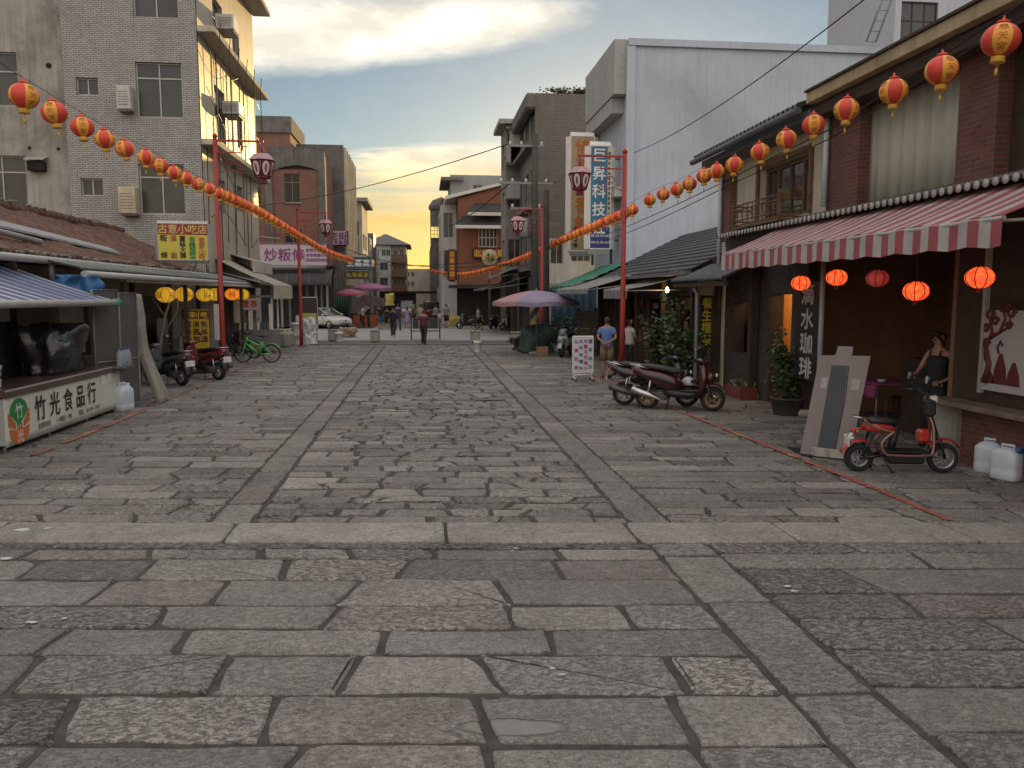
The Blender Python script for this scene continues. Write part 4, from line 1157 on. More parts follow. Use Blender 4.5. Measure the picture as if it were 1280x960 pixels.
# bare little tree
tr = thing('bare_tree', 'thin bare pale tree beside the snack shop counter', 'tree', W(198, 470, z=0))
mb = MB(); P0 = W(196, 470, z=0); P1 = W(201, 425, y=P0.y); P2 = W(206, 395, y=P0.y); P3 = W(213, 375, y=P0.y+.2)
mb.tube([P0, P1, P2, P3], [.06, .05, .04, .03], 8); mb.tube([P2, W(190, 372, y=P0.y)], [.03, .012], 6); mb.tube([P1, W(222, 388, y=P0.y), W(222, 372, y=P0.y)], [.03, .02, .012], 6)
mb.build('trunk', mat('pale_bark', (.25, .22, .17), .9, var=.3, scale=12), tr)
# ------------------------------------------------------------------ left: beyond the snack shop
M_CANV = mat('cream_canvas', (.40, .37, .30), .8, var=.15, scale=3, dirt=.5)
M_CANV2 = mat('canvas_pale', (.46, .45, .40), .8, var=.15, scale=3, dirt=.5)
def awning(name, label, y0, y1, xb, zb, xf, zf, val, mats, stripe=0, n=24, sag=.06, group=None, sides=True):
    """sloped awning from the wall line xb,zb to the front xf,zf between depths y0 and y1"""
    t = thing(name, label, 'awning', (xf, (y0+y1)/2, zf-val), group)
    mif = (lambda i, j: (i//stripe) % 2) if stripe else None
    mb = MB(); mb.slab(lambda a, b: V((xb+(xf-xb)*b, y0+(y1-y0)*a, zb+(zf-zb)*b-sag*math.sin(math.pi*b)+.008*math.sin(a*40))), n, 5, (0, 0, -.012), 0, False, mif)
    cv = mb.build('canopy', mats, t)
    mb = MB(); sg = 1 if xf > xb else -1
    mb.slab(lambda a, b: V((xf+sg*.004+.012*math.sin(a*n*1.6), y0+(y1-y0)*a, zf-.02-val*b*(1+.05*math.sin(a*n*3.14*.5)))), n, 2, (-.008*sg, 0, 0), 0, False, mif)
    mb.build('valance', mats, t)
    if sides:
        mb = MB(); mb.tube([(xf-.02*sg, y0, zf-.03), (xf-.02*sg, y1, zf-.03)], .028, 8)
        for y in (y0+.1, y1-.1): mb.tube([(xb, y, zb-.5), (xf-.05*sg, y, zf-.05)], .02, 6)
        mb.build('frame', M_ALU, t)
    return t
awning('cart_awning', 'plain cream awning over the food cart beyond the snack shop', 32.2, 36.6, -7.9, 3.75, -5.75, 2.75, .55, [M_CANV, mat('canvas_shade_stripe', (.33, .30, .24), .8, var=.15)], 1, 40)
# cream sheet roof above it
t = thing('sheet_roof', 'weathered white sheet roof with cracked paint above the cream awning', 'roof', (-8.3, 36, 3.2))
mb = MB(); corr(mb, (-7.0, 34.8, 3.75), (0, 1, 0), (-1.3, 0, .4), 4.0, 1.5, .3, .02, 3); mb.b2((-7.05, 34.8, 3.3), (-6.97, 38.8, 3.77)); mb.build('roof_sheet', mat('peeling_white', (.45, .43, .37), .8, var=.2, scale=3, dirt=.8), t)
mb = MB()
mb.b2((-8.9, 34.7, 0), (-8.4, 39.5, 3.6)); mb.build('wall', mat('shop_wall2', (.24, .21, .17), .85, var=.2, dirt=.5), t)
# food cart
fc = thing('food_cart', 'steel food cart with pink signs and shelves of goods', 'food cart', (-6.6, 33.4, 0))
cy0 = 33.0
mb = MB(); mb.b2((-7.3, cy0, .1), (-5.95, cy0+1.4, .95), 0, .02); mb.build('cabinet', M_STEEL, fc)
mb = MB()
for x in (-7.25, -6.0):
    for y in (cy0+.05, cy0+1.35): mb.b2((x-.03, y-.03, .95), (x+.03, y+.03, 2.25))
mb.build('uprights', M_WHITE, fc)
mb = MB(); mb.b2((-7.35, cy0-.1, 2.25), (-5.9, cy0+1.5, 2.33)); mb.build('canopy', M_STEEL, fc)
for xa_, xb_ in ((-6.9, -6.74), (-6.1, -5.96)):
    mb = MB(); mb.b2((xa_, cy0-.06, .96), (xb_, cy0+.02, 2.0)); mb.build('white_column', mat('column_white', (.6, .6, .58), .4, var=.05), fc)
mb = MB(); mb.b2((-7.2, cy0-.1, 1.75), (-6.45, cy0-.06, 2.22)); sgn = mb.build('sign', mat('sign_pinkwhite', (.55, .45, .46), .5, var=.06), fc)
lettering(sgn, [('擂茶', (-7.0, cy0-.11, 1.98), (1, 0, 0), Z, .3, .34, False)], M_PRED, .02)
PK = [('white', M_WHITE), ('orange', mat('packet_orange', (.4, .18, .06), .6)), ('blue', mat('packet_blue', (.1, .12, .22), .6))]
for k in range(9):
    cn, cm = PK[(k*2+k//3) % 3]; h_ = .22+.1*rnd.random(); mb = MB(); mb.box((-7.1+.13*k, cy0+.2+.1*rnd.random(), .952+h_/2), (.1, .14, h_), 0, .01)
    mb.build('goods_packet', cm, None, 'small %s packet standing in the row on the food cart' % cn, 'packet', 'packets on the food cart')
def carton(loc, d, label, rz=0, group=None):
    t = thing('cardboard_box', label, 'box', loc, group); l = V(loc)
    mb = MB(); mb.box(l+V((0, 0, d[2]/2)), d, 0, .008, rz); mb.build('body', mat('cardboard', (.30, .19, .10), .85, var=.15, scale=6), t)
    mb = MB(); mb.box(l+V((0, 0, d[2]+.003)), (d[0]*.98, .06, .004), 0, 0, rz); mb.build('tape', mat('tape_tan', (.40, .28, .15), .4), t); return t
p = W(338, 421, z=0); carton((p.x, p.y, 0), (.42, .35, .42), 'brown cardboard box left of its twin below the food cart')
p = W(351, 421, z=0); carton((p.x, p.y, 0), (.42, .35, .40), 'brown cardboard box right of its twin below the food cart')
# plants in front
def bush(name, label, c, r, n, ml, cat='plant', lw=.035, ll=.13, stems=10, pot=None, group=None, up=.5):
    c = V(c); t = thing(name, label, cat, c, group)
    st_ = MB(); lf = MB(); z0 = .0
    if pot:
        pr, ph, pm = pot; mb = MB(); mb.lathe([(pr*.75, 0), (pr*.8, .02), (pr, ph*.9), (pr*1.06, ph*.9), (pr*1.06, ph), (pr*.9, ph), (pr*.88, ph*.9)], c, 16); mb.build('pot', pm, t); z0 = ph*.85
    tips = []
    for k in range(stems):
        a = rnd.uniform(0, 6.28); q = rnd.random()**.5
        e = c+V((r[0]*q*math.cos(a)*.8, r[1]*q*math.sin(a)*.8, z0+r[2]*rnd.uniform(.45, 1.0)))
        b0 = c+V((r[0]*.2*math.cos(a), r[1]*.2*math.sin(a), z0)); m = b0.lerp(e, .5)+V((rnd.uniform(-.06, .06), rnd.uniform(-.06, .06), .06))
        st_.tube([b0, m, e], [.012, .009, .005], 5); tips.append((b0, m, e))
    st_.build('stems', mat('stem_brown', (.07, .055, .03), .9, var=.3), t)
    for k in range(n):
        b0, m, e = rnd.choice(tips); s = rnd.uniform(.25, 1.05)
        p = b0.lerp(m, s*2) if s < .5 else m.lerp(e, (s-.5)*2)
        p = p+V((rnd.gauss(0, r[0]*.14), rnd.gauss(0, r[1]*.14), rnd.gauss(0, r[2]*.07)))
        a = rnd.uniform(0, 6.28); L = ll*rnd.uniform(.6, 1.3)
        lf.leaf(p, (L*math.cos(a), L*math.sin(a), L*rnd.uniform(-up, up*1.2)), lw*rnd.uniform(.7, 1.3))
    lf.build('foliage', ml, t, recalc=False); return t
M_CLAY = mat('clay_pot', (.22, .09, .05), .85, var=.2, scale=6)
p = W(330, 436, z=0); bush('shrub', 'round green shrub behind the bright green bicycle', (p.x, p.y+.9, 0), (.75, .6, 1.05), 900, M_LEAF3, 'shrub', pot=(.3, .3, M_CLAY))
p = W(312, 432, z=0); bush('shrub', 'low dark shrub left of the round green one behind the bicycle', (p.x, p.y+1.2, 0), (.5, .5, .8), 500, M_LEAF2, 'shrub', pot=(.25, .28, M_CLAY))
mb = MB(); p = W(352, 434, z=0); mb.b2((p.x-.25, p.y-.2, 0), (p.x+.35, p.y+1.7, .62), 0, .05)
mb.build('stone_trough', M_CONCW, None, 'rough concrete trough beside the shrubs near the second red lamp post', 'trough')
bt_ = thing('steel_table', 'low steel table in front of the food cart', 'table', W(360, 432, z=0)); p = W(362, 428, z=0)
mb = MB(); mb.b2((p.x-.15, p.y, .6), (p.x+.55, p.y+2.2, .66), 0, .01); mb.build('table_top', M_ALU, bt_)
for dx in (-.1, .5):
    for dy in (.08, 2.1):
        mb = MB(); mb.cyl((p.x+dx, p.y+dy, 0), (p.x+dx, p.y+dy, .6), .025, n=6); mb.build('leg', M_STEEL, bt_)
# buckets and bags by the lamp post
def bucket(loc, r, h, label, group=None, m=None):
    t = thing('plastic_bucket', label, 'bucket', loc, group); l = V(loc)
    mb = MB(); mb.lathe([(r*.84, 0), (r*.85, .01), (r*.97, h*.82), (r*1.03, h*.83), (r*1.03, h*.9), (r, h*.9), (r*1.02, h), (r*.3, h*1.02), (.01, h*1.02)], l, 18); mb.build('body', m or M_WHITE, t)
    mb = MB(); mb.tube([l+V((r*1.04*math.cos(a), r*1.04*math.sin(a)*.35-r*.9, h*.72-.10*math.sin(a)*0-.12*math.sin(a))) for a in [math.pi*i/10 for i in range(11)]], .006, 5); mb.build('handle', M_STEEL, t); return t
p = W(371, 431, z=0); bucket((p.x, p.y, 0), .25, .52, 'lower white bucket of the stack beside the second red lamp post')
bucket((p.x, p.y, .53), .25, .52, 'upper white bucket of the stack beside the second red lamp post')
p = W(597, 440, z=0); bucket((p.x, p.y, 0), .16, .46, 'white paint bucket standing on the right stone strip of the plaza')
p = W(384, 431, z=0)
mb = cover('white_bag', 'white plastic bag on the ground right of the lamp post', 'bag', (p.x, p.y+.1, 0), (.62, .5, .5), M_WHITE, 4, .35)
cover('white_bag', 'crumpled white plastic bag heaped on top of the other bag', 'bag', (p.x+.12, p.y+.12, .5), (.55, .45, .62), mat('bag_pale', (.5, .52, .55), .35, var=.15), 9, .45)
# yellow display board behind the lamp post
p = W(389, 412, y=42)
root, O, U2, V2, N2 = board('display_board', 'small framed display board with yellow lower half beside the white car', 'display board', (p.x-.42, 41.6, .62), (1, 0, 0), Z, .8, 1.6, .05, mat('board_dark', (.06, .04, .035), .5), M_ALU)
mb = MB(); mb.prism([O+V2*.1+U2*.04, O+U2*.76+V2*.1, O+U2*.76+V2*.82, O+V2*.82+U2*.04], N2*0, N2*.004); mb.build('poster', mat('poster_yellow', (.48, .42, .10), .5, var=.2, scale=9), root)
mb = MB()
for k in (.05, .75): mb.b2((O.x+k-.02, 41.6, 0), (O.x+k+.02, 41.66, .62))
mb.build('stand', M_STEEL, root)

# ------------------------------------------------------------------ left: brick building with the arched front
yB = 61.0
xb0 = W(306, 300, y=yB).x-.4; xb1 = W(408, 300, y=yB).x
H = W(380, 186, y=yB).z
bb = thing('arched_brick_building', 'brick building with grey arched parapet and street sign', 'building', ((xb0+xb1)/2, yB, 0))
rs = RY(xb0, yB, (355, 217, 375, 253, 2, .3), (356, 286, 377, 312, 2), (311, 222, 327, 256, 2, .3), (312, 284, 325, 312, 2))
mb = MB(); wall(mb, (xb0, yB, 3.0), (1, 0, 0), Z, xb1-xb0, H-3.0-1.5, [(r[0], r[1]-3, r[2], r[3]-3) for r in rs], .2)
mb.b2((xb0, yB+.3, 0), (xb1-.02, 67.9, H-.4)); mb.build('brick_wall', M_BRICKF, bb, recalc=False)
for r in rs: window(bb, (xb0, yB, 0), V((1, 0, 0)), Z, r[:4], .2, 2, .3, M_STEEL, M_GLASS, sill=M_CONCW)
mb = MB()
xa = W(335, 200, y=yB).x; n = 18
top = []; low = []
for k in range(n+1):
    u = k/n; x = xa+(xb1-xa)*u
    top.append((x, yB-.12, H+.35*math.sin(math.pi*(u*.75+.25))-.2)); low.append((x, yB-.12, H-1.75+.55*math.sin(math.pi*u)))
for k in range(n): mb.prism([low[k], low[k+1], top[k+1], top[k]], (0, 0, 0), (0, .5, 0))
mb.build('arched_parapet', M_CONCD, bb)
mb = MB(); mb.b2((xb1-.5, yB-.16, 3), (xb1+.02, yB+.02, H-1.2)); mb.b2((xa-.25, yB-.16, 3), (xa+.25, yB+.02, H-.4)); mb.b2((xb0, yB-.1, 3.0), (xb1, yB+.1, 3.35)); mb.build('pilaster', M_CONCD, bb)
# rear roof room
yR = 65
a = W(312, 145, y=yR); c_ = W(374, 145, y=yR)
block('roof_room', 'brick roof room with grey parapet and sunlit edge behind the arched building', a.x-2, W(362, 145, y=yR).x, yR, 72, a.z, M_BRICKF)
mb = MB(); a1 = W(362, 145, y=yR).x; mb.b2((a.x-2.1, yR-.12, a.z-1.2), (a1+.12, 72.1, a.z+.02)); mb.build('roof_parapet', M_CONCD, None, 'grey concrete parapet band round the brick roof room', 'parapet')
# dark concrete building next to it, set further down the street
yD = 66.5; d0 = xb1-.8; d1 = W(431.5, 300, y=yD).x
HD = W(420, 181, y=yD).z
dbl = block('concrete_building', 'dark stained concrete building with a sunlit ribbed side down the left row', d0-2, d1, yD, 77, HD, M_CONCD, right=[(1.5+2.6*k, z, 3.0+2.6*k, z+1.5, 1) for k in range(3) for z in (4.2, 7.4)])
mb = MB()
for k in range(7): mb.b2((d1+.002, yD+.1+k*1.5, 3.2), (d1+.25, yD+.3+k*1.5, HD-.2))
mb.build('wall_rib', M_PLAST, dbl)
# white sign strip over the shop: purple frame
a = W(306, 336, y=59.2); c_ = W(409, 331, y=59.2); zt = W(340, 305, y=59.2).z; zb = W(409, 331, y=59.2).z-.05
root, O, U2, V2, N2 = board('shop_sign', 'long white shop sign with purple frame over the dark awning', 'sign', (a.x-.15, 59.3, zb), (1, .0, 0), Z, c_.x-a.x+.15, zt-zb, .2, mat('sign_lilac', (.54, .48, .52), .45, var=.05), mat('frame_purple', (.16, .035, .07), .5), fw=.06)
wd, hh = c_.x-a.x+.15, zt-zb
lettering(root, [('炒粄條', O+U2*wd*.33+V2*hh*.5+N2*.01, U2, V2, wd*.16, wd*.165, False)], M_PPURP, .02)
lettering(root, [(s, O+U2*wd*(.77+.043*k)+V2*hh*(.72)+N2*.01, U2, V2, hh*.17, hh*.23, True) for k, s in enumerate(('客家菜', '粄條湯', '炒青菜', '湯圓熱', '小吃類', '滷味飯'))], M_PPURP, .02, 'small_lettering')
# dark rounded awning and shop front
t = thing('dark_awning', 'dark grey rounded awning over the shop front behind the white car', 'awning', (-9, 59.5, 2.6))
ax0 = W(330, 350, y=59).x-3; ax1 = W(414, 350, y=59).x
za = W(370, 336, y=59).z; zc = W(370, 357, y=59).z
mb = MB(); mb.slab(lambda a, b: V((ax0+(ax1-ax0)*a, 60.6-1.9*math.sin(b*math.pi/2), zc+(za-zc)*math.cos(b*math.pi/2)-.0)), 30, 8, (0, .03, -.02)); 
mb.build('canopy', mat('awning_charcoal', (.045, .045, .045), .7, var=.25, scale=3, dirt=.3), t)
mb = MB(); mb.tube([(ax0+2.2, 59.4, za+.1), (ax1-.4, 59.4, za+.1)], .19, 10); mb.build('roller', M_STEEL, t)
mb = MB()
for k in range(6): 
    x = ax0+(ax1-ax0)*k/5
    mb.tube([(x, 60.6-1.92*math.sin(b*math.pi/16), zc+.01+(za-zc)*math.cos(b*math.pi/16)+.0) for b in range(9)], .022, 6)
mb.build('ribs', M_STEEL, t)
sf = thing('glazed_shop', 'dark glazed shop front under the dark rounded awning', 'shop', (-9, 61, 0))
mb = MB(); mb.b2((ax0, 60.8, 0), (ax1, 60.9, 3.9)); mb.build('glazing', M_GLASS, sf)
for k, px in enumerate((340, 352, 362, 375, 384, 395, 402, 409)):
    x = W(px, 370, y=60.6).x; mb = MB(); mb.b2((x-.08, 60.6, 0), (x+.08, 60.79, 3.9)); mb.build('post', M_ALU if k % 2 else M_STEEL, sf)
mb = MB(); mb.b2((ax0, 60.5, 3.9), (ax1+.1, 61-.01, 4.5)); mb.build('lintel', M_DARK, sf)
# green hoarding further right
mb = MB(); x_ = W(410, 380, y=66).x; corr(mb, (x_, 66.2, .05), (1, 0, 0), (0, 0, 1), 1.6, 2.8, .2, .02, 1)
mb.build('green_hoarding', mat('hoarding_green', (.018, .07, .04), .6, var=.25, dirt=.5), None, 'dark green corrugated hoarding behind the pink umbrellas', 'hoarding')
# small signs hanging off the left row
def hang_sign(px0, py0, px1, py1, y, label, m, txt, mi, mf=None, small=None, down=False, name='hanging_sign'):
    a = W(px0, py1, y=y); b = W(px1, py1, y=y); t_ = W(px0, py0, y=y)
    root, O, U2, V2, N2 = board(name, label, 'sign', a, (1, 0, 0), Z, b.x-a.x, t_.z-a.z, .18, m, mf or M_STEEL, fw=.04)
    w_, h_ = b.x-a.x, t_.z-a.z
    if down: lettering(root, [(txt, O+U2*w_*.5+V2*(h_*(1-.5/len(txt)))+N2*.01, U2, V2, min(w_*.85, h_/len(txt)*.95), h_/len(txt), True)], mi, .02)
    else:
        zz = .62 if small else .5; s = min(w_/len(txt)*.98, h_*(.6 if small else .8))
        lettering(root, [(txt, O+U2*w_*(.5/len(txt))+V2*h_*zz+N2*.01, U2, V2, s, w_/len(txt), False)], mi, .03)
        if small: lettering(root, [(small, O+U2*w_*(.5/len(small))+V2*h_*.18+N2*.01, U2, V2, w_/len(small)*.9, w_/len(small), False)], mi, .03, 'small_lettering')
    mb = MB(); mb.tube([O+U2*w_*.5+V2*h_-N2*.1, O+U2*w_*.5+V2*(h_+.25)-N2*.1, O+V2*(h_+.25)-U2*.9-N2*.1], .03, 6); mb.build('bracket', M_STEEL, root)
    return root
hang_sign(412, 288, 434, 306, 65.7, 'white sign with purple characters on the dark concrete building', mat('sign_white2', (.56, .52, .56), .5), '老街', M_PPURP, mat('frame_plum', (.12, .04, .08), .5), '客家擂茶')
hang_sign(436, 298, 447, 320, 79, 'pale blue upright sign with an orange character', mat('sign_paleblue', (.38, .48, .55), .5), '麵', M_PORANGE)
hang_sign(433, 321, 463, 336, 62, 'dark teal sign at the end of the left lantern string', mat('sign_teal', (.03, .10, .12), .4), '王基高', M_PWHITE)
hang_sign(432, 339, 461, 347, 62.6, 'green sign with yellow emblem below the teal sign', mat('sign_green', (.03, .12, .05), .5), '北埔擂茶', M_PYEL)

# ------------------------------------------------------------------ far street, left row
M_PALEB = mat('pale_render', (.48, .46, .41), .85, var=.1, scale=1.5, streak=.5, dirt=.3)
M_WHITEB = mat('white_render', (.56, .56, .55), .85, var=.08, scale=1.5, streak=.4, dirt=.3)
yW = 80
xa = W(432, 300, y=yW).x; xc_ = W(453, 300, y=yW).x
tb2 = block('narrow_white_house', 'narrow white house with flat overhanging roof on the left row', xa-4, xc_, yW, 88, W(440, 252, y=yW).z, M_PALEB, [(4.35, 8.1, 5.3, 9.5, 2), (4.35, 4.5, 5.3, 5.9, 2)], [(1, 6.9, 3, 8.4, 2), (4, 6.9, 6, 8.4, 2), (1, 3.8, 3, 5.2, 2), (4, 3.8, 6, 5.2, 2)])
zt = W(440, 252, y=yW).z
mb = MB(); mb.b2((xa-4, yW-.5, zt), (xc_+.6, 88.2, zt+.35)); mb.b2((xa-4, yW-.35, 6.1), (xc_+.35, 88.1, 6.35)); mb.b2((xc_, yW+.3, 5.3), (xc_+.7, 87, 6.0)); mb.build('floor_slab', M_CONCW, tb2)
for k in range(3):
    y = 89+k*4.6; x_ = -5.6+.15*k
    block('row_house', ('grey three storey row house after the narrow white one', 'taller brown row house further down the left row', 'pale row house last on the left before the far end')[k], x_-6, x_, y, y+4.5, (8.6, 9.4, 8)[k], (M_CONCW, M_TILEB, M_PALEB)[k], [(4, 6, 5.5, 7.3, 2)], [(1+2.6*i, z, 2.6+2.6*i, z+1.4, 2) for i in range(2) for z in (3.9, 6.5)], parapet=.4)
# end of the street: white house with hip roof, brown balconies
yE = 104
ex0 = W(452, 340, y=yE).x; ex1 = W(489, 340, y=yE).x; ex2 = W(508, 340, y=yE).x
zt = W(470, 306, y=yE).z
fr = RY(ex0, yE, (477, 312, 482, 320, 2), (482.5, 312, 488, 320, 2), (475, 328, 485, 338, 2), (475, 347, 485, 357, 2), (461, 328, 468, 338, 2), (461, 347, 468, 357, 2), (461, 312, 468, 320, 2))
we = block('white_corner_house', 'white three storey house with grey hip roof closing the street', ex0, ex1, yE, 114, zt, M_WHITEB, fr)
mb = MB(); r = [(ex0-.6, yE-.6, zt+.003), (ex2+.6, yE-.6, zt+.003), (ex2+.6, 114.6, zt+.003), (ex0-.6, 114.6, zt+.003), (ex0+3, 109, zt+1.7), (ex2-3, 109, zt+1.7)]
mb.add(r, [(0, 1, 5, 4), (1, 2, 5), (2, 3, 4, 5), (3, 0, 4), (3, 2, 1, 0)]); mb.build('hip_roof', mat('slate_far', (.11, .105, .10), .9, var=.2), we)
fr = RY(ex1, yE, (491, 312, 497, 320, 2), (499, 312, 505, 320, 2), (491, 331, 506, 339, 3), (491, 349, 506, 358, 3))
bw = block('balcony_house', 'house with brown wooden balconies joined to the white corner house', ex1+.03, ex2, yE+.2, 114, zt, mat('buff_render', (.38, .33, .26), .85, var=.15, dirt=.4), fr, z0=0)
mb = MB()
for py in (327, 345, 364):
    z_ = W(498, py, y=yE).z; mb.b2((ex1+.05, yE-.7, z_-.15), (ex2+.1, yE+.19, z_)); mb.b2((ex1+.05, yE-.7, z_+.003), (ex2+.1, yE-.6, z_+.85))
mb.build('balcony', M_WOOD, bw)
yE2 = 118
a0 = W(506, 330, y=yE2).x; a1 = W(540, 330, y=yE2).x
block('far_pale_house', 'small pale house glimpsed at the very end of the street', a0, a0+3.6, yE2, 128, W(515, 336, y=yE2).z, M_PALEB, RY(a0, yE2, (508, 340, 512, 346, 2), (514, 340, 518, 346, 2), (508, 352, 512, 358, 2), (514, 352, 518, 358, 2)))
block('far_dark_house', 'dark house on the right at the very end of the street', a0+3.62, a1+6, yE2-6, 128, W(528, 308, y=yE2-6).z, M_CONCD, [(.5, 4, 1.6, 5.5, 2), (2.3, 4, 3.4, 5.5, 2), (.5, 7, 1.6, 8.5, 2)])
mb = MB(); mb.b2((ex0+1, yE-2.4, 2.6), (ex2+4, yE-.8, 2.9)); mb.b2((ex0+1, yE-2.2, .0), (ex2+1.2, yE-1.9, 2.6)); mb.build('dark_shelter', M_DARK, None, 'dark market shelter at the foot of the white corner house', 'shelter')
# hills of other roofs behind: a low wooded rise so the horizon is closed
mb = MB()
def hill(a, b):
    x = -400+800*a; y = 420+120*b
    return (x, y, -1+(14+7*noise.noise(V((x*.008, 2, 0)))+3*noise.noise(V((x*.03, 5, 0))))*math.sin(min(1, b*1.6)*math.pi/2))
mb.grid(hill, 80, 8); mb.build('hills', mat('wooded_hill', (.05, .065, .045), .95, var=.3, scale=.05), kind='structure')
# ------------------------------------------------------------------ right row, far to near
X, Y_, Z = V((1, 0, 0)), V((0, 1, 0)), V((0, 0, 1))
# tower whose window has a reflection painted in as glow, grey roof block
yF = 84
a = W(541, 300, y=yF).x; b = W(572, 300, y=yF).x
r = block('corner_tower_house', 'house with a small rounded tower far down the right row', a+.6, b+3, yF, 96, W(556, 262, y=yF).z, M_CONCW, RY(a+.6, yF, (556, 280, 562, 292, 2), (556, 312, 562, 325, 2)), left=[(1+2.6*i, z, 2.6+2.6*i, z+1.6, 2) for i in range(4) for z in (4, 7, 9.6)])
mb = MB(); tz = W(545, 252, y=yF).z; tc = W(546, 290, y=yF-1)
mb.lathe([(1.15, 3.2), (1.15, tz-.9), (1.3, tz-.85), (1.3, tz-.5), (.9, tz+.1), (.02, tz+.45)], (tc.x+.5, yF-.2, 0), 8, 0, False); mb.build('tower', M_CONCD, r)
mb = MB(); q = W(545, 291, y=yF-1.4)
mb.b2((q.x-.55, yF-1.42, q.z-.55), (q.x+.55, yF-1.34, q.z+.65)); f = mb.build('window', M_DWOOD, r)
mb = MB()
for i in range(3):
    for j in range(3): mb.b2((q.x-.5+.34*i, yF-1.44, q.z-.5+.38*j), (q.x-.5+.34*i+.30, yF-1.41, q.z-.5+.38*j+.33))
mb.build('pane', mat('reflection_pane', (.7, .5, .2), .3, emit=(1, .72, .22), estr=.7), f)  # yellow reflection put into the panes as emission, no lamp behind
for k in range(2):
    y = 97+k*11; x_ = 3.0-.6*k
    block('row_house', ('weathered row house behind the tower house', 'dim row house last on the right')[k], x_, x_+6, y, y+9.5, (9.5, 8.5)[k], (M_PALEB, M_CONCW)[k], [(.6, 4, 1.8, 5.5, 2), (.6, 6.8, 1.8, 8, 2)], left=[(1+2.6*i, z, 2.6+2.6*i, z+1.5, 2) for i in range(3) for z in (4, 6.8)])
# grey attic block above the brick house
yG = 76
a = W(563, 230, y=yG).x; b = W(634, 230, y=yG).x
g = block('grey_attic_house', 'grey house with jutting flat roof above the brick house', a, b+3, yG, 83, W(600, 219, y=yG).z, mat('grey_cladding', (.30, .30, .29), .7, var=.08, streak=.3), RY(a, yG, (591, 231, 603, 238, 2)), left=[(1, 9, 3, 11, 2), (4, 9, 6, 11, 2), (1, 5.5, 3, 7.5, 2), (4, 5.5, 6, 7.5, 2)])
q = W(551, 222, y=yG); mb = MB(); mb.b2((q.x, yG-.6, q.z-.3), (a+1.2, 83, q.z)); mb.build('jutting_roof', M_CONCD, g)
# brick house with canopies
yK = 64
a = W(573, 320, y=yK).x; b = W(634, 320, y=yK).x
zl = W(566, 249, y=yK).z; zr = W(632, 230, y=yK).z
bk = thing('orange_brick_house', 'orange brick house with white trimmed sloping roof and dark canopies', 'house', ((a+b)/2, yK, 0))
rs = RY(a, yK, (598, 285, 622, 309, 5), (597, 269, 632, 274, 5))
mb = MB(); wall(mb, (a, yK, 3.2), X, Z, b-a, zl-3.2, [(r[0], r[1]-3.2, r[2], r[3]-3.2) for r in rs], .2)
mb.prism([(a, yK, zl), (b, yK, zl), (b, yK, zr)], (0, 0, 0), (0, .3, 0)); mb.b2((a, yK+.3, 0), (b, 75, zl)); 
wall(mb, (a-.02, 75, 3.2), (0, -1, 0), Z, 11, zl-3.2, [], .1)
mb.build('brick_wall', M_BRICKO, bk, recalc=False)
mb = MB(); mb.b2((a-.1, yK-.5, 0), (b, yK-.02, 2.9)); mb.build('shop_opening', M_DARK, bk)
mb = MB(); mb.b2((a-.8, yK-1.6, 2.9), (b, yK-.02, 3.15)); mb.build('shop_canopy', mat('canopy_dark', (.05, .05, .055), .8, var=.2), bk)
for r in rs: window(bk, (a, yK, 0), X, Z, r[:4], .2, 5, .5 if r is rs[0] else 0, M_PWHITE, M_GLASSB, fw=.07)
mb = MB(); mb.prism([(a-1.0, yK-.3, zl-.05), (b+.1, yK-.3, zr+.02), (b+.1, yK-.3, zr+.24), (a-1.0, yK-.3, zl+.22)], (0, 0, 0), (0, 11, 0)); mb.build('roof_trim', M_PWHITE, bk)
for i, (px0, py, px1, pz) in enumerate(((586, 266, 633, 258), (570, 282, 633, 275))):
    q0 = W(px0, py, y=yK-1.2); q1 = W(px1, py, y=yK-1.2)
    mb = MB(); mb.prism([(q0.x, yK-1.2, q0.z), (q1.x, yK-1.2, q0.z), (q1.x, yK, q0.z+.75), (q0.x+.5, yK, q0.z+.75)], (0, 0, 0), (0, 0, .12)); c_ = mb.build('canopy_roof', mat('canopy_dark', (.05, .05, .055), .8, var=.2), bk)
    mb = MB(); mb.b2((q0.x-.05, yK-1.3, q0.z-.2), (q1.x, yK-1.18, q0.z+.05)); mb.build('fascia', M_PWHITE, c_)
q0, q1 = W(592, 322, y=yK-.4), W(628, 311, y=yK-.4)
root, O, U2, V2, N2 = board('shop_sign', 'red shop sign below the white gridded window of the brick house', 'sign', (q0.x, yK-.4, q0.z), X, Z, q1.x-q0.x, q1.z-q0.z, .2, mat('sign_orangered', (.36, .06, .025), .5), M_DWOOD)
lettering(root, [('北埔老街擂茶', O+U2*.3+V2*.35+N2*.01, U2, V2, .55, .62, False)], M_PYEL, .02)
q0, q1 = W(561, 350, y=yK-2.6), W(569, 313, y=yK-2.6)
root, O, U2, V2, N2 = board('upright_sign', 'upright red shop sign on the corner of the brick house', 'sign', (q0.x, yK-2.6, q0.z), X, Z, q1.x-q0.x, q1.z-q0.z, .2, mat('sign_red2', (.34, .05, .03), .5), M_DWOOD)
lettering(root, [('古早味店', O+U2*.26+V2*1.95+N2*.01, U2, V2, .4, .5, True)], M_PYEL, .02)
# left-facing white bays beyond the brick house
block('white_bay_house', 'narrow white house with glazed bays between the brick house and the tower', a-1.3, a-.05, yK+2, 75, 9.6, M_WHITEB, [(.2, 7.0, 1.0, 9.0, 2), (.2, 4.2, 1.0, 6, 2)], left=[(.5+2.8*i, z, 2.7+2.8*i, z+2, 3) for i in range(3) for z in (4, 7)])
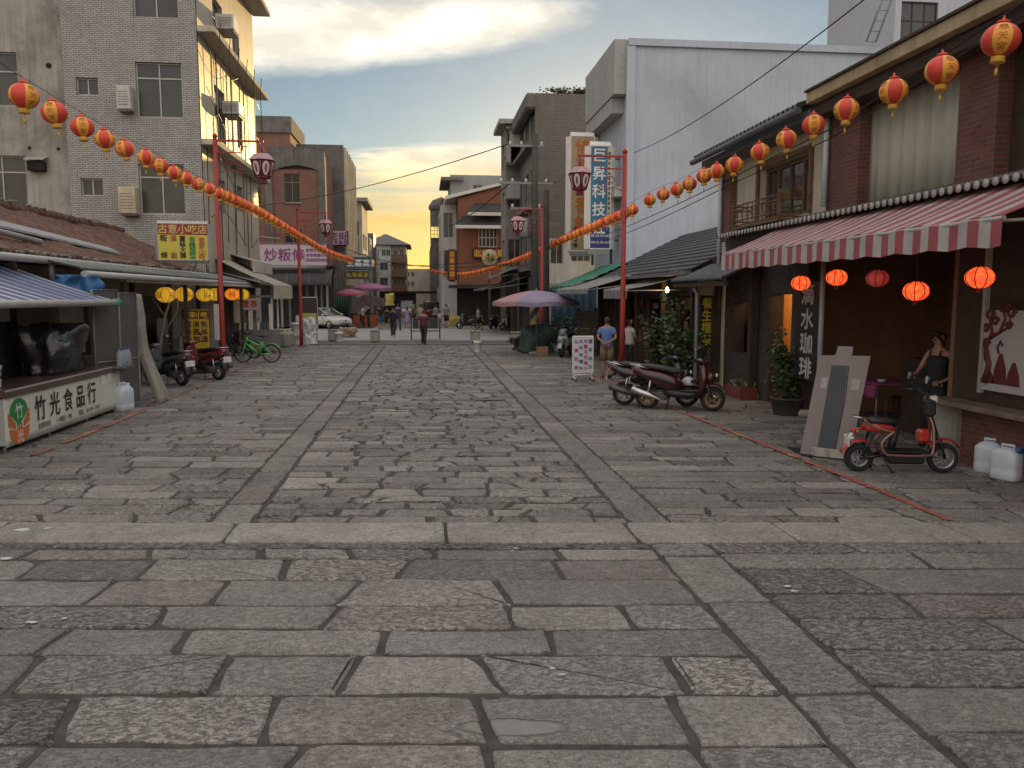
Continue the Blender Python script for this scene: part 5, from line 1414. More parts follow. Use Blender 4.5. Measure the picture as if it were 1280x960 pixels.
# round emblem sign on a pole
t = thing('round_sign', 'round cream sign with a fruit emblem on a pole before the brick house', 'sign', (0, 0, 0)); q = W(612, 322, y=58)
mb = MB(); mb.lathe([(.02, -.09), (.55, -.09), (.57, -.06), (.57, .06), (.55, .09), (.02, .09)], q, 24, axis='y'); pn = mb.build('disc', mat('sign_cream', (.55, .52, .36), .5), t)
mb = MB()
for dx, dz, rr in ((-.16, .02, .17), (.15, .06, .15), (0, -.2, .16)): mb.lathe([(.01, .095), (rr, .095), (rr, .098), (.01, .1)], q+V((dx, -.19, dz)), 14, axis='y')
mb.build('emblem', mat('emblem_orange', (.48, .22, .04), .5), pn)
mb = MB(); mb.lathe([(.01, .095), (.14, .095), (.01, .1)], q+V((.2, -.195, -.12)), 10, axis='y'); mb.lathe([(.01, .095), (.1, .095), (.01, .1)], q+V((-.1, -.195, .22)), 10, axis='y'); mb.build('emblem_leaves', M_PGREEN, pn)
mb = MB(); mb.tube([(q.x+.0, 58.05, 0), (q.x, 58.05, q.z-.5)], .07, 8); mb.build('pole', M_STEEL, t)

# balconied house B2
y2 = 54.0
a = W(632, 300, y=y2).x; b = a+5; zt = W(640, 158, y=y2).z
b2_ = block('balcony_tower_house', 'tall narrow house with tin canopies and stacked balconies', a, b, y2, 57, zt, mat('grey_render', (.28, .265, .245), .85, var=.12, streak=.5, dirt=.4), [(.15, 4.2, 1.1, 6.1, 2), (.15, 8.0, 1.1, 9.6, 2), (.15, 11, 1.1, 13, 2)], left=[(.7, z, 2.3, z+1.7, 2) for z in (4.4, 7.6, 10.8)])
mb = MB(); mb.b2((a-.5, y2-.9, zt), (b, 57.3, zt+.3)); mb.build('roof_slab', M_CONCW, b2_)
for i, py in enumerate((200, 245)):
    q = W(640, py, y=y2-1)
    mb = MB(); mb.b2((a-.05, y2-1.0, q.z-.15), (a+1.7, y2-.02, q.z)); mb.b2((a-.05, y2-1.0, q.z+.002), (a+1.7, y2-.92, q.z+.95)); mb.build('balcony', mat('balcony_white', (.42, .42, .40), .6, var=.1, streak=.4), b2_)
    mb = MB(); mb.prism([(a-.1, y2-1.3, q.z+1.9), (a+1.8, y2-1.3, q.z+1.9), (a+1.8, y2, q.z+2.6), (a-.1, y2, q.z+2.6)], (0, 0, 0), (0, 0, .06)); mb.build('tin_canopy', mat('tin_dark', (.10, .10, .10), .5, metal=.3, var=.2), b2_)
mb = MB(); q = W(637, 160, y=y2-.4); mb.b2((a+.25, y2-1.0, q.z-2.3), (a+1.75, y2-.03, q.z-.05)); mb.build('top_bay', M_WHITEB, b2_)
# brown tiled tower block B1
y1_ = 46.0
a = W(668.5, 250, y=y1_).x; b = W(765, 250, y=y1_).x; zt = W(700, 117, y=y1_).z
rs = RY(a, y1_, (690, 315, 706, 345, 2), (726, 315, 742, 345, 2), (713, 330, 730, 350, 2))[:2]
b1 = block('brown_tiled_block', 'brown tiled block with plants on its flat roof', a, b, y1_, 53.5, zt, M_TILEB, [], left=[(1+2.4*i, z, 2.5+2.4*i, z+1.8, 2, .3) for i in range(3) for z in (4.3, 7.8, 11.3)])
mb = MB(); mb.b2((a-.55, y1_-.3, zt-.9), (a-.005, 53.6, zt-.05), 0, .1)
for z_ in (4, 7.5, 11): mb.b2((a-.45, y1_-.02, z_-.25), (a-.005, 53.4, z_))
mb.build('cornice', M_CONCD, b1)
# roof plants
t = bush('roof_plants', 'straggly plants growing along the edge of the brown block roof', ((a+b)/2, y1_+.6, zt), (2.0, .4, .5), 500, M_LEAF3, 'plants', .05, .2, 22)
# white lower house with window band in front of it
yL = 43.5
a = W(684, 320, y=yL).x; b = W(768, 320, y=yL).x; zt = W(720, 302, y=yL).z+.2
rs = RY(a, yL, (690, 306, 706, 327, 2), (716, 313, 738, 327, 3))
wl = block('white_low_house', 'low white house with blue shutter below the billboards', a, b, yL, y1_-.05, 5.4, M_WHITEB, RY(a, yL, (688, 300, 704, 330, 2), (714, 310, 738, 327, 3)))
mb = MB(); q0, q1 = W(688, 400, y=yL), W(745, 358, y=yL); corr(mb, (q0.x, yL-.08, .05), X, Z, q1.x-q0.x, 2.6, .3, .02, 1); mb.build('shutter', mat('shutter_blue', (.045, .085, .12), .5, var=.12, dirt=.3), wl)
mb = MB(); mb.b2((a-.3, yL-.9, 2.75), (b, yL-.02, 2.95)); mb.build('ledge', M_CONCW, wl)
# dark awnings in front of the balcony house
awning('dark_canopy', 'dark market canopy along the right row behind the parked scooters', 47, 57.5, 6.6, 3.6, 3.6, 2.75, .12, [mat('canopy_black', (.035, .035, .035), .7, var=.3), M_CANV2], 0, 16)
awning('pale_canopy', 'narrow pale edged canopy above the dark market canopy', 50, 58, 6.0, 4.2, 4.4, 3.5, .1, [mat('canopy_grey', (.14, .14, .135), .7, var=.3), M_CANV2], 0, 16)
mb = MB(); wall(mb, (5.6, 58, 0), (0, -1, 0), Z, 11.5, 3.4, [(1, .02, 3.4, 2.4), (4.4, .02, 7, 2.4), (8, .02, 10.6, 2.4)], .3); mb.b2((6.2, 46.5, 0), (6.4, 58, 3.4))
mb.build('market_wall', mat('market_wall', (.09, .08, .07), .9, var=.3, dirt=.5), None, 'dark market arcade wall on the right row behind the parked scooters', 'wall', recalc=False)
# green canvas and billboards
def billboard(label, px0, py0, px1, py1, y, m, chars, mi, size, frame, step=None, off=.5, extra=None):
    a = W(px0, py1, y=y); b = W(px1, py1, y=y); t_ = W(px0, py0, y=y)
    w_, h_ = b.x-a.x, t_.z-a.z
    root, O, U2, V2, N2 = board('billboard', label, 'billboard', a, (1, .04, 0), Z, w_, h_, .35, m, frame, fw=.06)
    n = len(chars); s = step or h_/n
    lettering(root, [(chars, O+U2*w_*off+V2*(h_-size*.62)+N2*.012, U2, V2, size, s, True)], mi, .02)
    return root, O, U2, V2, N2, w_, h_
rt_, O, U2, V2, N2, w_, h_ = billboard('tall tan billboard with orange characters beside the blue one', 713, 170, 742, 314, 36.2, mat('billboard_tan', (.44, .34, .20), .6, var=.08, dirt=.3), '協進豐香舖', M_PORANGE, .80, M_PWHITE, .84, .52)
lettering(rt_, [('佛具香燭', O+U2*w_*.2+V2*h_*.2+N2*.012, U2, V2, .22, .25, True), ('金紙批發', O+U2*w_*.8+V2*h_*.2+N2*.012, U2, V2, .22, .25, True)], M_INK, .01, 'small_lettering')
rt2, O, U2, V2, N2, w_, h_ = billboard('tall blue billboard with white characters and a phone number', 737, 182, 763, 311, 33.6, mat('billboard_blue', (.025, .15, .27), .5, var=.06), '巨昇科技社', M_PWHITE, .60, M_PWHITE, .74, .42)
mb = MB(); mb.prism([O+U2*w_*.82+V2*h_*.22, O+U2*w_*.995+V2*h_*.22, O+U2*w_*.995+V2*(h_-.03), O+U2*w_*.82+V2*(h_-.03)], N2*.0, N2*.006); st_ = mb.build('side_strip', mat('strip_cream', (.50, .46, .34), .6), rt2)
lettering(st_, [('電腦組裝維修監視系統弱電工程', O+U2*w_*.91+V2*h_*.93+N2*.012, U2, V2, .13, .205, True)], M_INK, .01)
mb = MB(); mb.prism([O+U2*.02+V2*.03, O+U2*w_*.995+V2*.03, O+U2*w_*.995+V2*h_*.205, O+U2*.02+V2*h_*.205], N2*0, N2*.006); st_ = mb.build('phone_panel', mat('panel_navy', (.03, .04, .16), .5), rt2)
lettering(st_, [('TEL:03-5801687', O+U2*.08+V2*h_*.13+N2*.012, U2, V2, .14, .058, False), ('FAX:03-5801617', O+U2*.08+V2*h_*.065+N2*.012, U2, V2, .14, .058, False)], M_PWHITE, .01)
for rr, yy in ((rt_, 36.5), (rt2, 33.9)):
    o = ORG[rr.name]; mb = MB()
    mb.tube([o+V((0, .5, .4)), o+V((1.6, .5, .4))], .05, 6); mb.tube([o+V((.2, .5, h_*.9)), o+V((1.6, .5, h_*.9))], .05, 6); mb.tube([o+V((.2, .5, h_*.5)), o+V((1.6, .5, h_*.5))], .05, 6); mb.tube([o+V((.6, .5, -.6)), o+V((.6, .5, h_))], .06, 6); mb.build('support_frame', M_STEEL, rr)

# ------------------------------------------------------------------ big pale blue building
yQ = 33.0
M_PBW = mat('pale_blue_render', (.48, .53, .615), .8, var=.06, scale=.4, streak=.2, dirt=.4)
a = W(783, 200, y=yQ).x; zt = W(783, 50, y=yQ).z
pb = thing('pale_blue_building', 'large plain pale blue grey building with a blank side wall', 'building', (a+6, yQ, 0))
mb = MB(); mb.b2((a, yQ, 0), (28, yQ+6, zt)); mb.build('side_wall', M_PBW, pb)
mb = MB()
for px in (783,):
    x = W(px, 80, y=yQ).x; mb.b2((x, yQ-.12, 0), (x+1.1 if px > 800 else x+.35, yQ-.003, zt-.25))
mb.b2((a, yQ-.13, zt-.22), (28, yQ-.002, zt+.05)); mb.build('wall_rib', M_PBW, pb)
mb = MB(); ya2 = yQ+.004
mb.b2((a-.55, yQ+.05, zt-2.1), (a-.004, yQ+5.9, zt+.04)); mb.b2((a-.5, yQ+.6, zt-2.75), (a-.004, yQ+5.9, zt-2.12)); mb.b2((a-.45, yQ+.1, 6.4), (a-.004, yQ+5.9, 6.8)); mb.b2((a-.45, yQ+5.3, 6.81), (a-.01, yQ+5.9, zt-2.76)); mb.build('street_balcony', mat('grey_white_render', (.40, .40, .39), .8, var=.08, streak=.4), pb)
# upper right white building with a strip window
yV = 40.0
a = W(1118, 40, y=yV).x
vr_ = RY(a, yV, (1126, 2, 1172, 54, 3, .45))
vb = block('white_rear_building', 'white building with a strip window rising behind the shop house roof', a, a+16, yV, 47, 24, mat('bluish_white_render', (.46, .48, .53), .8, var=.06, streak=.2), vr_, mf=M_DWOOD)
mb = MB()
for k in (0, .45):
    q0 = W(1083, 52, y=36); q1 = W(1118, -40, y=36); mb.tube([q0+V((k, 0, 0)), q1+V((k, 0, 0))], .05, 6)
for k in range(7):
    u = k/7; p = q0.lerp(q1, u); mb.tube([p, p+V((.45, 0, 0))], .02, 5)
mb.build('steel_ladder', M_STEEL, None, 'slanting steel ladder beside the white rear building', 'ladder')
# ------------------------------------------------------------------ right: tin shops between the shop house and the pale blue building
M_SLATE = mat('slate_sheet', (.05, .058, .066), .55, var=.15, scale=3, dirt=.4)
M_GTILE = mat('grey_roof_tile', (.10, .11, .125), .7, var=.25, scale=8, dirt=.3)
ts = thing('tin_roof_shop', 'low dark shop under a slate grey sheet roof beside the red lamp post', 'shop', (7.8, 25.5, 0))
mb = MB(); sv = V((3.6, 0, 1.75)).normalized(); nv = V((-sv.z, 0, sv.x))
for k in range(13): corr(mb, V((6.75, 19.7, 2.95))+sv*(.31*k)+nv*.03, Y_, sv-nv*.09, 11.6, .33, .24, .018, 1, 0, .006)
mb.build('sheet_roof', M_SLATE, ts)
mb = MB(); mb.b2((6.6, 19.7, 2.84), (6.72, 31.3, 2.94)); mb.build('eave_beam', M_STEEL, ts)
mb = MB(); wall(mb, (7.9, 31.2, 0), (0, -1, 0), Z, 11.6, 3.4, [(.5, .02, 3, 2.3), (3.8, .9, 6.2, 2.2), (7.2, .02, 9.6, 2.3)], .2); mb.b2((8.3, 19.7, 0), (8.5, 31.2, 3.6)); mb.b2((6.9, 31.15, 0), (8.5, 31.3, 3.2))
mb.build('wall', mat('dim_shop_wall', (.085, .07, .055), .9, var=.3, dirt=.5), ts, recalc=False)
for y in (20.0, 22.6, 25.4, 28.2, 31.0):
    mb = MB(); mb.b2((6.85, y-.06, 0), (6.97, y+.06, 2.9)); mb.build('roof_post', M_DWOOD, ts)
mb = MB(); mb.b2((7.1, 23.5, 0), (7.75, 27.5, .9), 0, .02)
mb.build('goods_counter', M_DWOOD, ts)
for k in range(18):
    mb = MB(); h_ = .2+rnd.random()*.14; mb.box((7.2+rnd.random()*.4, 23.7+k*.2, .902+h_/2), (.16, .13, h_), 0, .01)
    mb.build('goods_box', PK[k % 3][1] if k % 2 else M_WOOD, None, 'small box among the goods on the counter of the dark shop', 'box', 'boxes on the dark shop counter')
NM = [mat('notice_dull', (.22, .19, .15), .8), mat('notice_red', (.20, .03, .02), .8), mat('notice_brown', (.14, .10, .06), .8)]
for k in range(16):
    mb = MB(); mb.box((7.86-.002*k, 23.2+(k % 8)*.8+rnd.random()*.2, 1.35+.62*(k//8)+rnd.random()*.1), (.02, .3+rnd.random()*.3, .2+rnd.random()*.25)); mb.build('wall_notice', NM[k % 3], ts)
# grey awnings in front, green canvas
awning('grey_awning', 'grey canvas awning with ragged fringe right of the red lamp post', 22.3, 25.2, 7.6, 2.98, 5.75, 2.50, .26, [mat('awning_grey', (.24, .23, .21), .85, var=.2, scale=3, dirt=.5), mat('awning_grey_dark', (.15, .145, .14), .85, var=.2)], 1, 26)
awning('grey_awning', 'long pale grey canvas awning left of the red lamp post', 25.6, 31.6, 7.4, 3.25, 5.3, 2.55, .16, [mat('awning_grey', (1, 1, 1)), mat('awning_grey2', (.20, .19, .175), .85, var=.2)], 2, 40)
awning('green_awning', 'green canvas awning above the pale grey one', 30.4, 35.2, 7.9, 3.62, 5.7, 2.75, .22, [mat('awning_green', (.03, .19, .12), .7, var=.15, scale=3, dirt=.3)], 0, 20)
# small tiled porch roof at the corner of the shop house
t = thing('porch_roof', 'small grey tiled porch roof between the shop house and the sheet roof', 'roof', (6.9, 18.5, 2.6))
mb = MB(); corr(mb, (6.35, 16.6, 2.68), Y_, (1.25, 0, .55), 3.6, 1.36, .16, .03, 3); mb.build('roof_tiles', M_GTILE, t)
mb = MB(); mb.b2((6.42, 16.6, 2.52), (6.5, 20.2, 2.62)); mb.build('eave_board', M_DWOOD, t)
mb = MB(); mb.tube([(6.55, 18.9, 2.6), (6.55, 18.9, 2.45), (6.62, 18.9, 2.35), (6.62, 18.9, 0)], .045, 8); mb.build('downpipe', mat('pipe_grey', (.30, .31, .33), .5, var=.1), t)
# bare bulb
t = thing('bare_bulb', 'glowing bare bulb hanging under the grey awning', 'light bulb', W(834, 362, y=22.0))
l = ORG[t.name]; mb = MB(); mb.lathe([(.01, -.08), (.04, -.06), (.05, -.02), (.035, .04), (.02, .07)], l, 12); mb.build('bulb', mat('bulb_glow', (1, .8, .5), .4, emit=(1, .62, .25), estr=16), t)
mb = MB(); mb.cyl(l+V((0, 0, .07)), l+V((0, 0, .14)), .025, n=8); mb.cyl(l+V((0, 0, .14)), l+V((0, 0, .6)), .006, n=5); mb.build('socket_cord', M_BLACK, t)
bl = bpy.data.lights.new('bulb_light', 'POINT'); bl.energy = 7; bl.color = (1, .6, .3); bl.shadow_soft_size = .06
bo = bpy.data.objects.new('bulb_light', bl); COL.objects.link(bo); bo.location = l+V((-.02, 0, -.14))
# yellow upright signs
def vsign(px0, py0, px1, py1, x, label, m, chars, mi, fac=1.0, cat='sign', name='upright_sign'):
    a = W(px1, py1, x=x); b = W(px0, py1, x=x); tz = W((px0+px1)/2, py0, x=x).z
    O = V((x, b.y, a.z)); w_ = b.y-a.y; h_ = tz-a.z
    root = thing(name, label, cat, O)
    mb = MB(); mb.b2((x, a.y, a.z), (x+.06, b.y, tz)); mb.build('panel', m, root)
    n = len(chars); s = h_/n*.9
    lettering(root, [(chars, (x-.006, (a.y+b.y)/2, tz-h_*.5/n), (0, -1, 0), Z, min(s, .6), h_/n, True, fac)], mi, .03)
    return root, a, b, tz
M_BLKB = mat('black_board', (.014, .013, .013), .5)
def fsign(px0, py0, px1, py1, y, label, m, chars, mi):
    a = W(px0, py1, y=y); b = W(px1, py1, y=y); t_ = W(px0, py0, y=y); w_, h_ = b.x-a.x, t_.z-a.z
    root, O, U2, V2, N2 = board('upright_sign', label, 'sign', a, X, Z, w_, h_, .06, m, M_DWOOD, fw=.015)
    n = len(chars); lettering(root, [(chars, O+U2*w_*.5+V2*h_*(1-.5/n)+N2*.008, U2, V2, min(w_*.95, h_/n*.95), h_/n, True)], mi, .03); return root
fsign(875, 371, 891, 433, 19.9, 'black upright board with large yellow characters in front of the dark shop', M_BLKB, '養生擂茶', mat('yellow_letter', (.70, .58, .05), .5))
fsign(894, 372, 902, 400, 19.9, 'small dull yellow plaque beside the board with yellow characters', mat('plaque_yellow', (.32, .26, .05), .5), '手工現做', M_INK)

# ------------------------------------------------------------------ right: two storey shop house
XF = 7.45
M_CREAM = mat('cream_wall', (.56, .52, .41), .85, var=.06, scale=2, streak=.35, dirt=.25)
sh_ = thing('shop_house', 'two storey brick and cream shop house with tiled eaves on the right', 'shop house', (XF+2, 13, 0))
ZL, ZE = 3.62, 5.62
ys = lambda px, x=XF: W(px, 300, x=x).y
yp2a, yp2b = ys(1080), ys(1041)
wy0, wy1 = ys(1010), ys(948)
wz1 = W(1010, 190, x=XF).z; wz0 = W(1010, 266, x=XF).z
mb = MB()
wall(mb, (XF, 19.3, ZL), (0, -1, 0), Z, 19.3-yp2b, ZE-ZL, [(19.3-wy1, wz0-ZL, 19.3-wy0, wz1-ZL)], .25)
mb.b2((XF+.3, 7, ZL), (XF+.4, 19.3, ZE)); mb.b2((XF, 19.3, 0), (13, 19.5, 5.9))
mb.build('upper_wall', M_CREAM, sh_, recalc=False)
mb = MB()
corr(mb, (XF+.06, 10.5, ZL), Y_, Z, yp2a-10.5, ZE-ZL-.05, .34, .018, 1); mb.build('cream_shutter', mat('cream_shutter', (.50, .49, .40), .7, var=.05, streak=.25), sh_)
for (a, b) in ((yp2a, yp2b), (9.75, 10.5), (18.65, 19.25), (5.5, 6.6)):
    mb = MB(); mb.b2((XF-.16, a, ZL), (XF+.3, b, ZE)); mb.build('brick_pillar', M_BRICK, sh_)
mb = MB(); mb.b2((XF+.05, 6.6, ZL), (XF+.2, 9.75, ZE)); mb.b2((XF+.05, 2, ZL), (XF+.2, 5.5, ZE)); mb.build('dark_recess', M_DWOOD, sh_)
# carved wooden window with a little balcony
f = window(sh_, (XF, 19.3, 0), (0, -1, 0), Z, (19.3-wy1, wz0, 19.3-wy0, wz1), .22, 4, 0, M_WOOD, M_GLASS, fw=.09)
mb = MB()
wm = V((XF-.02, 0, 0))
for (a, b, c_, d) in ((wy0-.12, wy1+.12, wz1, wz1+.12), (wy0-.12, wy0, wz0, wz1), (wy1, wy1+.12, wz0, wz1)): mb.b2((XF-.06, a, c_), (XF-.002, b, d))
mb.build('casing', M_WOOD, f)
mb = MB()
by0, by1 = wy0+.25, wy1+.3; bz0, bz1 = wz0-.05, wz0+.38; bx = XF-.48
def rail(p, q, r=.018): mb.tube([p, q], r, 5, 0, False)
for z in (bz0, bz1, bz1-.10, bz0+.10):
    rail((bx, by0, z), (bx, by1, z)); rail((bx, by0, z), (XF-.03, by0, z)); rail((bx, by1, z), (XF-.03, by1, z))
n = 9
for k in range(n+1):
    y = by0+(by1-by0)*k/n
    rail((bx, y, bz0), (bx, y, bz1), .012)
    if k < n:
        y2 = y+(by1-by0)/n; m1, m2 = bz0+.17, bz0+.27
        rail((bx, y+.03, m1), (bx, y2-.05, m1), .009); rail((bx, y+.06, m2), (bx, y2-.02, m2), .009); rail((bx, y+.06, m1), (bx, y+.06, m2+.05), .009)
for y in (by0, by1): mb.box((bx, y, (bz0+bz1)/2+.03), (.05, .05, bz1-bz0+.14))
mb.b2((bx-.02, by0-.03, bz0-.08), (XF-.01, by1+.03, bz0-.03)); mb.build('balcony_rail', M_WOOD, sh_)
# eaves: tiles, gutter, fascia beam over the near part
mb = MB(); corr(mb, (6.75, 14.2, 5.72), Y_, (2.4, 0, .75), 5.6, 2.6, .2, .04, 4); mb.build('eave_tiles', M_GTILE, sh_)
mb = MB(); mb.b2((6.9, 14.0, 5.45), (XF-.01, 19.6, 5.60)); mb.tube([(6.72, 14.1, 5.6), (6.72, 19.8, 5.6)], .07, 10); mb.build('gutter', mat('gutter_dark', (.09, .10, .11), .5, var=.2), sh_)
mb = MB(); mb.b2((6.80, 2, 5.68), (8.6, 13.98, 5.87), 0, .01); mb.build('fascia_beam', mat('fascia_tan', (.42, .33, .20), .8, var=.15, scale=2, streak=.5, dirt=.4), sh_)
mb = MB(); mb.b2((6.95, 2, 5.45), (8.5, 13.97, 5.655)); mb.b2((6.76, 2, 5.872), (8.7, 13.99, 5.91)); mb.build('soffit', M_DWOOD, sh_)
mb = MB(); q = W(1037, 300, x=XF-.1); mb.tube([(XF-.24, q.y, 5.5), (XF-.24, q.y, 3.9)], .05, 10)
mb.build('downpipe', mat('pipe_white', (.50, .53, .56), .5, var=.06), sh_)
mb = MB(); mb.tube([(XF-.24, 19.1, 5.5), (XF-.24, 19.1, 2.9)], .05, 10); mb.build('downpipe', mat('pipe_white', (.50, .53, .56), .5, var=.06), sh_)
# tile capped ledge between the storeys
mb = MB(); corr(mb, (6.95, 2, 3.70), Y_, (.55, 0, .16), 16.6, .58, .17, .03, 2); mb.build('ledge_tiles', mat('ledge_tile', (.14, .135, .13), .8, var=.3, scale=9, dirt=.4), sh_)
mb = MB()
for k in range(97): mb.lathe([(.004, -.01), (.055, -.005), (.055, .01), (.004, .012)], (6.95, 2.1+k*.17, 3.69), 8, axis='x')
mb.build('tile_ends', mat('tile_end_pale', (.40, .39, .37), .8, var=.2), sh_)
mb = MB(); mb.b2((7.22, 2, 3.2), (XF+.3, 18.65, 3.66)); mb.build('beam', M_DWOOD, sh_)
# ground floor
M_BRN = mat('brown_interior', (.27, .15, .085), .8, var=.25, scale=1.5, dirt=.4)
yd = 14.75       # pipe position: left of it the coffee shop, right of it the open eating area
mb = MB(); mb.b2((10.4, 11.0, 0), (10.6, 15.0, 3.3)); mb.b2((XF, 14.95, 0), (10.4, 15.1, 3.3)); mb.b2((XF+.1, 10.6, 0), (10.4, 10.75, 3.3)); mb.build('inner_wall', M_BRN, sh_)
mb = MB(); mb.b2((XF, 2, 3.3), (10.6, 19.2, 3.38)); mb.b2((XF+.2, 2, 0), (10.4, 2.2, 3.29)); mb.build('ceiling', M_DWOOD, sh_)
mb = MB()
wall(mb, (XF, 19.2, 0), (0, -1, 0), Z, 19.2-15.1, 3.2, [(19.2-ys(919), W(930, 442, x=XF).z, 19.2-ys(944), W(930, 378, x=XF).z), (19.2-ys(966), .02, 19.2-ys(993), W(980, 368, x=XF).z)], .3)
mb.build('lower_wall', mat('dark_plank_wall', (.06, .045, .035), .8, var=.3, scale=5, dirt=.4), sh_, recalc=False)
# lit doorway and lit display case: small rooms with their own lamp
def litroom(y0, y1, z0, z1, depth, col, en, name, m):
    mb = MB()
    a = (XF+.32, y0-.15, z0-.02); b = (XF+.32+depth, y1+.15, z1+.25)
    for (p, q) in (((b[0], a[1], a[2]), (b[0]+.05, b[1], b[2])), ((a[0], a[1]-.05, a[2]), (b[0], a[1], b[2])), ((a[0], b[1], a[2]), (b[0], b[1]+.05, b[2])), ((a[0], a[1], b[2]), (b[0], b[1], b[2]+.05)), ((a[0], a[1], a[2]-.05), (b[0], b[1], a[2]))): mb.b2(p, q)
    mb.build(name, m, sh_)
    L = bpy.data.lights.new(name+'_light', 'POINT'); L.energy = en; L.color = col; L.shadow_soft_size = .08
    o = bpy.data.objects.new(name+'_light', L); COL.objects.link(o); o.location = ((a[0]+b[0])/2, (y0+y1)/2, b[2]-.15)
litroom(ys(993), ys(966), .03, W(980, 368, x=XF).z, 1.1, (1, .55, .2), 14, 'lit_hallway', mat('hall_plaster', (.55, .33, .12), .8, var=.12))
yc0, yc1, zc0, zc1 = ys(944), ys(919), W(930, 442, x=XF).z, W(930, 378, x=XF).z
litroom(yc0, yc1, zc0, zc1, .45, (1, .6, .3), 5, 'display_case', M_DWOOD)
mb = MB()
for z in (zc0+.35, zc0+.75): mb.b2((XF+.34, yc0, z), (XF+.7, yc1, z+.02))
mb.build('case_shelves', M_DWOOD, sh_)
for k in range(12):
    y = yc0+.12+(k//3)*(yc1-yc0-.24)/3; z = (zc0, zc0+.372, zc0+.772)[k % 3]; h_ = .12+rnd.random()*.14; mb = MB()
    mb.lathe([(.03, z), (.05, z+h_*.4), (.03, z+h_*.8), (.015, z+h_)], (XF+.46, y, 0), 8)
    mb.build('amber_bottle', mat('bottle_amber', (.40, .27, .13), .3, var=.4, scale=20), None, 'small amber bottle on a shelf of the lit display case', 'bottle', 'bottles in the lit display case')
for px in (903, 951, 1022):
    mb = MB(); y = ys(px); mb.b2((XF-.2, y-.09, .12), (XF-.02, y+.09, 3.25)); mb.build('timber_post', M_DWOOD, sh_)
    mb = MB(); mb.lathe([(.2, 0), (.22, .05), (.19, .13)], (XF-.11, y, 0), 12); mb.build('post_base', M_CONCW, sh_)
mb = MB(); y = ys(1031, 6.95); mb.tube([(6.95, y, 0), (6.95, y, 3.2)], .045, 10); mb.build('awning_pole', mat('pole_grey', (.34, .35, .36), .5, var=.1), sh_)
# brick sill wall with ledge, pillar, mural panel
ym0, ym1 = 2.0, ys(1196)
mb = MB(); mb.b2((XF-.05, ym0, .0), (XF+.2, ym1, .78)); mb.build('low_brick_wall', M_BRICK, sh_)
mb = MB(); mb.b2((XF-.35, ym0, .80), (XF+.22, ym1+.05, .87), 0, .01); mb.build('serving_ledge', mat('ledge_wood', (.16, .12, .09), .6, var=.25), sh_)
mb = MB(); mb.b2((XF+.06, ym0, .88), (XF+.16, ym1, 3.2)); mb.build('panelled_wall', M_DWOOD, sh_)
mb = MB(); q = ys(1208); mb.b2((XF-.12, q-.2, .0), (XF+.1, q+.35, .78)); mb.build('plinth', M_CONCW, sh_)
# mural: white board with a dark red tree
ya_, yb_ = ys(1300), ys(1238); za, zb = W(1260, 492, x=XF).z, W(1260, 388, x=XF).z
mu = thing('mural_panel', 'white wall panel painted with a dark red tree and pots', 'mural', (XF, (ya_+yb_)/2, za))
mb = MB(); mb.b2((XF+.0, ya_-.6, za), (XF+.05, yb_, zb)); mb.build('board', mat('mural_white', (.40, .39, .38), .7, var=.06), mu)
mb = MB(); xm = XF-.004
def S(u, v): return V((xm, yb_-u, za+v))
hh = zb-za
mb.tube([S(.08, .1), S(.14, .35), S(.05, .6), S(.16, .75), S(.10, .95)], [.05, .045, .035, .03, .02], 6, flat=1)
mb.tube([S(.13, .7), S(.3, .78), S(.38, .95), S(.33, 1.08)], [.03, .025, .02, .012], 6)
mb.tube([S(.3, .78), S(.45, .85), S(.47, 1.0)], [.02, .018, .01], 6)
mb.tube([S(.12, .35), S(.05, .42), S(.02, .55)], [.025, .02, .01], 6)
for (u, v, r_) in ((.1, 1.0, .10), (.05, .62, .09), (.34, 1.1, .11), (.48, 1.03, .1), (.2, .92, .08), (.45, .87, .07), (.03, .82, .08)):
    mb.tube([S(u+r_*(1-k*.045)*math.cos(k*.8), v+r_*.8*(1-k*.045)*math.sin(k*.8)) for k in range(18)], .012, 5)
for (u, v, r_, hg) in ((.34, .1, .13, .4), (.58, .1, .12, .3), (.12, .1, .12, .2)):
    mb.prism([S(u-r_, v), S(u+r_, v), S(u+r_*.8, v+hg*.5), S(u+r_*.2, v+hg), S(u-r_*.2, v+hg), S(u-r_*.8, v+hg*.5)], (0, 0, 0), (-.003, 0, 0))
mb.tube([S(.3, .5), S(.27, .58), S(.32, .66), S(.36, .6)], .016, 6)
mb.build('painting', mat('mural_red', (.11, .018, .022), .7, var=.2), mu)
mb = MB(); mb.b2((XF-.02, yb_, za-.05), (XF+.05, yb_+.05, 3.0)); mb.build('edge_trim', M_ALU, mu)
# striped awning
M_SR = mat('stripe_red', (.34, .085, .10), .8, var=.12, scale=4, dirt=.25); M_SW = mat('stripe_white', (.43, .40, .395), .8, var=.1, scale=4, dirt=.3)
q0 = W(1246, 290, x=5.95); q1 = W(906, 318, x=6.05)
awning('striped_awning', 'red and white striped awning along the front of the shop house', q0.y, q1.y, 7.2, 3.66, 6.0, 3.14, .30, [M_SR, M_SW], 1, 46, .02)
